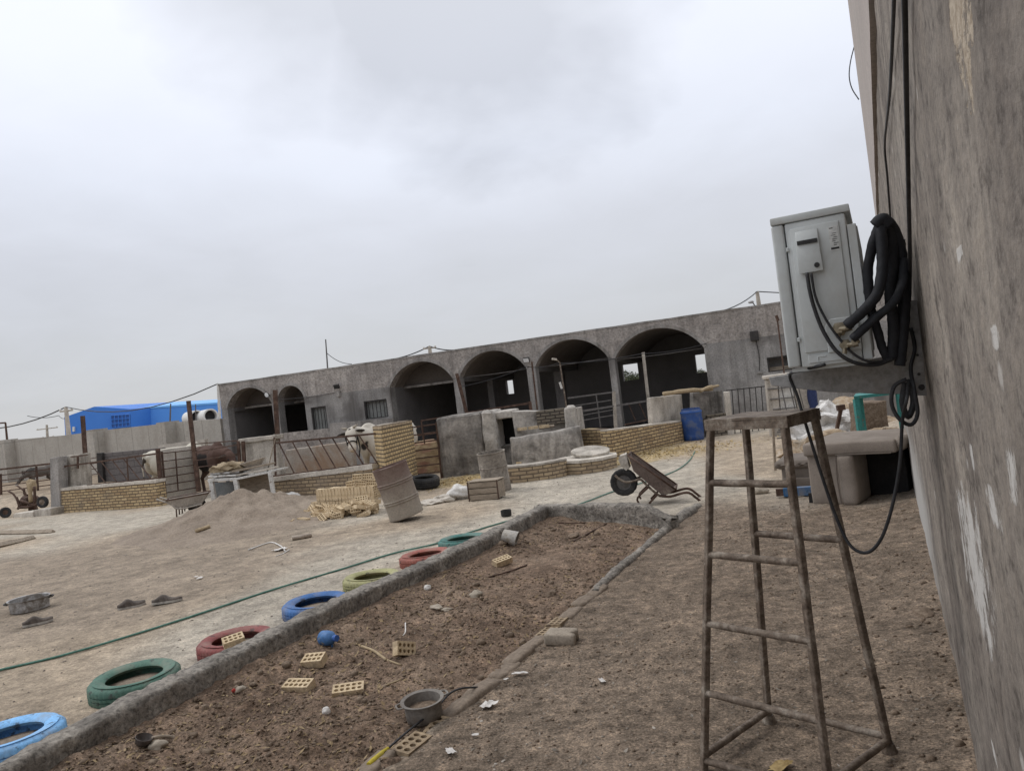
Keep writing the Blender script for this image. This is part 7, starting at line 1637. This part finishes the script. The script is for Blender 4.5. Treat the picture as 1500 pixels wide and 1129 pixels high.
# ------------------------------------------------------------------ animals
def remesh_body(mb, name, mat, parent, vox, smooth_it=6, label=None):
    o = mb.build(name, mat, parent, world=False, recalc=True)
    m = o.modifiers.new('union', 'REMESH'); m.mode = 'VOXEL'; m.voxel_size = vox; m.use_smooth_shade = True
    m = o.modifiers.new('smooth', 'SMOOTH'); m.iterations = smooth_it; m.factor = 0.5
    return o
def leg(mb, top, kn, hk, ft, r0, r1, r2):
    mb.cone(top, kn, r0, r1); mb.ell(kn, (r1*1.08,)*3, n=2); mb.cone(kn, hk, r1, r2); mb.ell(hk, (r2*1.25,)*3, n=2); mb.cone(hk, ft, r2, r2*0.95)
    mb.cone(Vector(ft) + Vector((0, 0, 0.0)), Vector(ft) + Vector((0.02, 0, -0.075)), r2*1.05, r2*1.5)
def bovine(name, lab, cat, M, mat, headdir, horns=True, scale=1.0, ear_mat=None, muzzle=None, neck_drop=0.0, halter=False, horn_mat=None):
    """x forward, 1.35 m at the withers"""
    o = thing(name, lab, cat, M=M @ Matrix.Scale(scale, 4))
    mb = MB()
    mb.ell((0.44, 0, 0.95), (0.34, 0.24, 0.36)); mb.ell((0.02, 0, 0.93), (0.48, 0.30, 0.33)); mb.ell((-0.42, 0, 1.03), (0.34, 0.20, 0.22)); mb.ell((-0.66, 0, 1.06), (0.27, 0.22, 0.21)); mb.ell((-0.1, 0, 1.19), (0.74, 0.07, 0.10)); mb.ell((0.52, 0, 1.24), (0.20, 0.08, 0.12)); mb.ell((0.70, 0, 0.80), (0.12, 0.09, 0.24)); mb.ell((-0.88, 0, 1.16), (0.08, 0.06, 0.07))
    for s_ in (-1, 1):
        mb.ell((-0.48, s_*0.19, 1.17), (0.09, 0.06, 0.065)); mb.ell((-0.85, s_*0.11, 1.08), (0.07, 0.06, 0.07)); mb.ell((-0.66, s_*0.16, 0.88), (0.20, 0.10, 0.28)); mb.ell((0.50, s_*0.18, 0.86), (0.20, 0.10, 0.28))
        leg(mb, (0.52, s_*0.17, 0.80), (0.53, s_*0.165, 0.42), (0.54, s_*0.16, 0.22), (0.55, s_*0.16, 0.08), 0.105, 0.06, 0.045)
        leg(mb, (-0.60, s_*0.17, 0.78), (-0.52, s_*0.17, 0.60), (-0.74, s_*0.16, 0.42), (-0.70, s_*0.16, 0.08), 0.135, 0.095, 0.048)
    hd = Vector(headdir[0]); hf = Vector(headdir[1]).normalized()             # poll position, face direction (poll -> muzzle)
    sd = Vector(headdir[2]).normalized() if len(headdir) > 2 else Vector((0, 0, 1)).cross(hf).normalized()
    n0 = Vector((0.62, 0, 1.02)); mid = n0.lerp(hd, 0.5)
    mb.cone(n0, mid, 0.24, 0.19, 14); mb.ell(mid, (0.19, 0.17, 0.19)); mb.cone(mid, hd - hf*0.02, 0.19, 0.13, 14)
    upv = sd.cross(hf).normalized()
    if upv.z < 0 and abs(hf.z) < 0.9: upv = -upv
    A = Matrix((hf, sd, upv)).transposed()
    mb.ell(hd + hf*0.08, (0.17, 0.135, 0.13), A); mb.ell(hd + hf*0.24, (0.18, 0.105, 0.11), A); mb.ell(hd + hf*0.40, (0.11, 0.092, 0.092), A); mb.ell(hd + hf*0.14 - upv*0.06, (0.15, 0.08, 0.09), A)
    mb.cone((-0.90, 0, 1.14), (-0.99, 0, 0.85), 0.035, 0.025); mb.cone((-0.99, 0, 0.85), (-0.98, 0, 0.5), 0.025, 0.02); mb.ell((-0.98, 0, 0.43), (0.04, 0.04, 0.13))
    b = remesh_body(mb, 'body', mat, o, 0.022, 5)
    for s_ in (-1, 1):
        e_ = hd + hf*0.03 + sd*s_*0.11 + upv*0.03; tip = e_ + sd*s_*0.20 - Vector((0, 0, 0.03)) + upv*0.0
        me_ = MB(); mid_ = (e_ + tip)/2; ax = (tip - e_).normalized(); up_ = upv; w2 = ax.cross(hf).normalized()
        me_.ell(mid_, (0.115, 0.022, 0.062), Matrix((ax, hf, w2)).transposed(), 2); me_.build('ear', ear_mat[0 if s_ < 0 else 1] if ear_mat else mat, o, world=False, smooth=4)
        if horns:
            h0 = hd - hf*0.02 + sd*s_*0.07 + upv*0.07 + Vector((0, 0, 0.03)); me_ = MB(); me_.tube([h0, h0 + sd*s_*0.07 + Vector((0, 0, 0.015)), h0 + sd*s_*0.12 + Vector((0, 0, 0.045))], [0.028, 0.022, 0.008], 8, 4); me_.build('horn', MT['stone'], o, world=False, smooth=4)
        me_ = MB(); me_.ell(hd + hf*0.17 + sd*s_*0.098 + upv*0.045, (0.024, 0.024, 0.024), n=2); me_.build('eye', MT['black_and_shade'], o, world=False, smooth=4)
    me_ = MB(); me_.ell(hd + hf*0.475 - upv*0.0, (0.035, 0.068, 0.06), A); me_.build('muzzle', muzzle or MT['stone'], o, world=False, smooth=4)
    if halter:
        me_ = MB(); rg = []
        for k in range(17):
            a = 2*math.pi*k/16; rg.append(hd + hf*0.30 + sd*math.cos(a)*0.105 + upv*math.sin(a)*0.11)
        me_.tube(rg, 0.014, 6); me_.tube([hd + hf*0.30 + sd*0.10, hd + hf*0.05 + sd*0.135, hd + upv*0.12], 0.014, 6, 4); me_.tube([hd + hf*0.30 - sd*0.10, hd + hf*0.05 - sd*0.135, hd + upv*0.12], 0.014, 6, 4); me_.tube([hd + hf*0.12 + sd*0.13, hd + hf*0.2 + sd*0.16 + Vector((0, 0, -.2)), hd + hf*0.2 + sd*0.12 + Vector((0, 0, -.42))], 0.016, 6, 4)
        me_.build('halter', MT['black_and_shade'], o, world=False, smooth=4)
    return o
def hide(name, base, patch=None, spots=(), dirtc=(0.30, 0.24, 0.17)):
    n = NT(name); v = n.tc.outputs['Object']; f = n.noise(v, 5, 6, 0.6); f2 = n.noise(v, 60, 4, 0.7)
    c = n.ramp(f, [(0.3, tuple(x*0.82 for x in base)), (0.7, base)])
    sp = n.node('ShaderNodeSeparateXYZ'); n.ln(v, sp.inputs[0])
    low_ = n.math('MULTIPLY', n.math('SUBTRACT', n.math('ADD', 0.75, n.math('MULTIPLY', f, 0.5)), sp.outputs['Z']), 2.2, True)
    c = n.mix(n.math('MULTIPLY', low_, 0.55), c, dirtc)
    for (pc, r_) in spots:
        d = n.node('ShaderNodeVectorMath', operation='DISTANCE'); n.ln(v, d.inputs[0]); d.inputs[1].default_value = pc
        m = n.math('MULTIPLY', n.math('SUBTRACT', r_, n.math('ADD', d.outputs['Value'], n.math('MULTIPLY', n.math('SUBTRACT', f, 0.5), 0.12))), 30, True); c = n.mix(m, c, patch)
    c = n.mix(0.25, c, n.ramp(f2, [(0.3, (0.6, 0.6, 0.6)), (0.7, (1.2, 1.2, 1.2))]), 'MULTIPLY')
    n.base(c); n.b.inputs['Roughness'].default_value = 0.85; n.bump(f2, 0.2, 0.006); return n.m
cream = (0.56, 0.50, 0.41)
hide_w = hide('white_hide', (0.60, 0.55, 0.47), (0.035, 0.03, 0.028), [((0.80, 0.12, 0.84), 0.11), ((0.76, 0.16, 0.92), 0.06)])
dark_ear = surf('dark_ear', [(0.04, 0.033, 0.03), (0.07, 0.06, 0.05)], 9)
pink = surf('pale_muzzle', [(0.42, 0.33, 0.25), (0.5, 0.42, 0.32)], 9)
# white cow facing the viewer's left, head turned to us
cy_ = 17.6; cpos = D(540, 700, cy_); cpos.z = 0
hx = D(514, 634, cy_ - 0.55)
yaw = R(180 + 52) - R(0)
yaw = math.atan2(-0.86, -0.62)
Mc = Matrix.Translation((hx.x + 0.98*0.585 + 0.05, hx.y + 0.98*0.81, 0)) @ Matrix.Rotation(math.atan2(-0.81, -0.585), 4, 'Z')
inv = Mc.inverted(); hx = hx + Vector((0, 0, 0.03)); poll = inv @ hx; mz = inv @ D(517, 661, cy_ - 0.80); sdw = (inv.to_3x3() @ Vector((1, 0.05, 0.12)))
bovine('white_cow', 'white cow with black chest patch looking over the slanting bars', 'cow', Mc, hide_w, (tuple(poll), tuple(mz - poll), tuple(sdw)), True, 1.0, (surf('white_ear', [(0.3, 0.27, 0.23), (0.45, 0.4, 0.34)], 9) if False else dark_ear, dark_ear), pink, halter=True)
# cream cow mostly hidden behind the gate
cc = D(214, 690, 21.0); Mc2 = Matrix.Translation((cc.x + 0.55, cc.y + 0.75, 0)) @ Matrix.Rotation(R(50), 4, 'Z')
bovine('cream_cow', 'cream white cow half hidden behind the gridded gate', 'cow', Mc2, hide('cream_hide', (0.60, 0.56, 0.47), (0.05, 0.04, 0.03), [((-0.985, 0.0, 0.98), 0.13), ((-0.985, 0.0, 0.45), 0.16)]), ((1.0, 0.0, 0.95), (0.5, 0.0, -0.9)), False, 1.0, (dark_ear, dark_ear), pink)
# brown cow
cb = D(318, 690, 19.5); Mc3 = Matrix.Translation((cb.x - 0.22, cb.y + 0.1, 0)) @ Matrix.Rotation(R(-40), 4, 'Z')
bovine('brown_cow', 'dark brown cow standing behind the rails left of the slab', 'cow', Mc3, hide('brown_hide', (0.085, 0.047, 0.035), (0.02, 0.016, 0.015), [((0.1, -0.1, 0.75), 0.4), ((0.1, 0.2, 0.75), 0.4)], (0.05, 0.035, 0.028)), ((1.02, 0.0, 1.0), (0.5, 0.0, -0.85)), False, 0.98, (dark_ear, dark_ear), surf('brown_muzzle', [(0.05, 0.035, 0.03)], 5))
# small grey donkey behind the rail fence
def donkey(M):
    o = thing('grey_donkey', 'small dark grey donkey with pale muzzle behind the far left rail fence', 'donkey', M=M); mb = MB()
    mb.ell((0.22, 0, 0.58), (0.22, 0.13, 0.17)); mb.ell((0, 0, 0.58), (0.34, 0.15, 0.17)); mb.ell((-0.28, 0, 0.61), (0.20, 0.14, 0.17))
    for s_ in (-1, 1):
        mb.ell((-0.30, s_*0.08, 0.52), (0.12, 0.06, 0.15)); leg(mb, (0.28, s_*0.08, 0.5), (0.28, s_*0.08, 0.27), (0.285, s_*0.08, 0.16), (0.29, s_*0.08, 0.06), 0.06, 0.045, 0.034); leg(mb, (-0.30, s_*0.08, 0.48), (-0.26, s_*0.08, 0.37), (-0.38, s_*0.08, 0.27), (-0.36, s_*0.08, 0.06), 0.08, 0.055, 0.036)
    mb.cone((0.28, 0, 0.62), (0.50, -0.06, 0.50), 0.12, 0.08); hd = Vector((0.52, -0.07, 0.50)); hf = Vector((0.55, -0.2, -0.75)).normalized()
    sd = Vector((0, 1, 0)); A = Matrix((hf, sd, hf.cross(sd))).transposed()
    mb.ell(hd + hf*0.06, (0.11, 0.065, 0.075), A); mb.ell(hd + hf*0.2, (0.12, 0.045, 0.055), A); mb.cone((-0.45, 0, 0.66), (-0.50, 0, 0.35), 0.025, 0.02)
    b = remesh_body(mb, 'body', hide('grey_coat', (0.12, 0.105, 0.095), (0.05, 0.045, 0.04), [((0.3, 0, 0.72), 0.16)], (0.14, 0.12, 0.1)), o, 0.014, 5)
    for s_ in (-1, 1):
        me_ = MB(); me_.ell(hd + Vector((-0.03, s_*0.06, 0.10)), (0.022, 0.028, 0.10), None, 2); me_.build('ear', dark_ear, o, world=False, smooth=4)
        me_ = MB(); me_.ell(hd + hf*0.11 + sd*s_*0.058, (0.016,)*3, n=2); me_.build('eye', MT['black_and_shade'], o, world=False, smooth=4)
    me_ = MB(); me_.ell(hd + hf*0.30, (0.05, 0.042, 0.045), A); me_.build('muzzle', MT['white_paint'], o, world=False, smooth=4)
    me_ = MB(); me_.tube([(0.26, 0, 0.74), (0.40, -0.02, 0.66), (0.52, -0.06, 0.58)], [0.03, 0.035, 0.025], 6, 4); me_.build('mane', dark_ear, o, world=False, smooth=4)
dp = D(62, 716, 24.9); donkey(Matrix.Translation((dp.x, dp.y, gz(*toST(dp)))) @ Matrix.Rotation(R(238), 4, 'Z') @ Matrix.Scale(0.98, 4))

# ------------------------------------------------------------------ uncountable litter
_b = bmesh.new(); bmesh.ops.create_icosphere(_b, subdivisions=1, radius=1); _b.verts.index_update(); ICO = ([v.co.copy() for v in _b.verts], [[v.index for v in f.verts] for f in _b.faces]); _b.free()
def scatter(name, n, fpos, size, mat, flat=False, seed=1, shp=None):
    rnd = random.Random(seed); mb = MB(); vs = []; fs = []
    for _ in range(n):
        q = fpos(rnd)
        if q is None: continue
        p = q; r_ = size(rnd); b = len(vs)
        if flat:
            a = rnd.uniform(0, 6.28); l_, w_ = r_, r_*rnd.uniform(.2, .5)
            dx = Vector((math.cos(a), math.sin(a), rnd.uniform(-.5, .5)))*l_; dy = Vector((-math.sin(a), math.cos(a), rnd.uniform(-.5, .5)))*w_; up_ = Vector((0, 0, r_*0.25))
            vs += [p - dx, p + dy + up_, p + dx + up_*rnd.uniform(0, 2), p - dy + up_*0.5]; fs += [(b, b+3, b+2, b+1)]
        else:
            e_ = Euler((rnd.uniform(0, 6.28), rnd.uniform(0, 6.28), rnd.uniform(0, 6.28))).to_matrix(); sc_ = Vector((rnd.uniform(.8, 1.3), rnd.uniform(.7, 1.1), rnd.uniform(.55, .95)))
            for v in ICO[0]:
                q_ = e_ @ (v*rnd.uniform(.75, 1.2)); vs.append(p + Vector((q_.x*sc_.x, q_.y*sc_.y, q_.z*sc_.z))*r_)
            fs += [tuple(b + i for i in f) for f in ICO[1]]
    me = bpy.data.meshes.new(name); me.from_pydata([tuple(v) for v in vs], [], fs); me.materials.append(MT[mat]); me.polygons.foreach_set('use_smooth', [not flat]*len(me.polygons)); me.update()
    o = bpy.data.objects.new(name, me); COL.objects.link(o); o['kind'] = 'stuff'; return o
def onbed(rnd, bias=1.6):
    s = 1.5 + 7.0*rnd.random()**bias; t = kin(s) + 0.05 + rnd.random()*(-2.25 - kin(s))
    if s > kfar(t) - 0.05: return None
    if noise.noise(Vector((s*1.2, t*1.2, 5))) < -0.25*rnd.random()*2 - 0.05: return None
    return ST(s, t, soilz(s, t) + 0.003)
scatter('soil_clods', 11000, onbed, lambda r: (0.002 + 0.010*r.random()**2.4) if r.random() < 0.975 else 0.012 + 0.022*r.random()**2, 'clod', seed=3)
scatter('dry_leaf_litter', 6500, lambda r: onbed(r, 2.6), lambda r: 0.007 + 0.018*r.random()**2, 'leaf', True, 5)
def onpath(rnd):
    s = 1.6 + 8*rnd.random()**1.4; t = -2.15 + 2.25*rnd.random()
    if noise.noise(Vector((s*0.9, t*0.9, 15))) < rnd.random()*0.5 - 0.3: return None
    return ST(s, t, gz(s, t) + 0.001)
scatter('path_grit', 3500, onpath, lambda r: 0.0015 + 0.007*r.random()**4, 'gravel', seed=8)
scatter('path_chips', 2200, onpath, lambda r: 0.003 + 0.016*r.random()**4, 'gravel', True, 21)
scatter('path_crumbs', 7000, onpath, lambda r: 0.002 + 0.009*r.random()**3, 'clod', seed=22)
scatter('wall_foot_rubble', 420, lambda r: (lambda s, t: ST(s, t, gz(s, t) + 0.003))(2.4 + 6*r.random()**1.5, 0.12 - 0.35*r.random()**2), lambda r: 0.003 + 0.018*r.random()**5, 'clod', seed=9)
def onyard(rnd):
    s = 2 + 12*rnd.random(); t = -4.1 - 6.5*rnd.random()
    return ST(s, t, gz(s, t) + 0.001)
scatter('yard_grit', 5000, onyard, lambda r: 0.002 + 0.012*r.random()**5, 'gravel', seed=10)
def straw_at(cx, cy, rx, ry):
    def f(rnd):
        x = cx + rx*rnd.gauss(0, .5); y = cy + ry*rnd.gauss(0, .5); s, t = toST(Vector((x, y, 0)))
        return Vector((x, y, gz(s, t) + 0.008))
    return f
scatter('loose_straw', 2600, straw_at(-0.3, 15.5, 2.6, 0.9), lambda r: 0.012 + 0.03*r.random(), 'straw', True, 12)
scatter('loose_straw', 1800, straw_at(3.0, 16.4, 1.7, 1.3), lambda r: 0.012 + 0.03*r.random(), 'straw', True, 13)
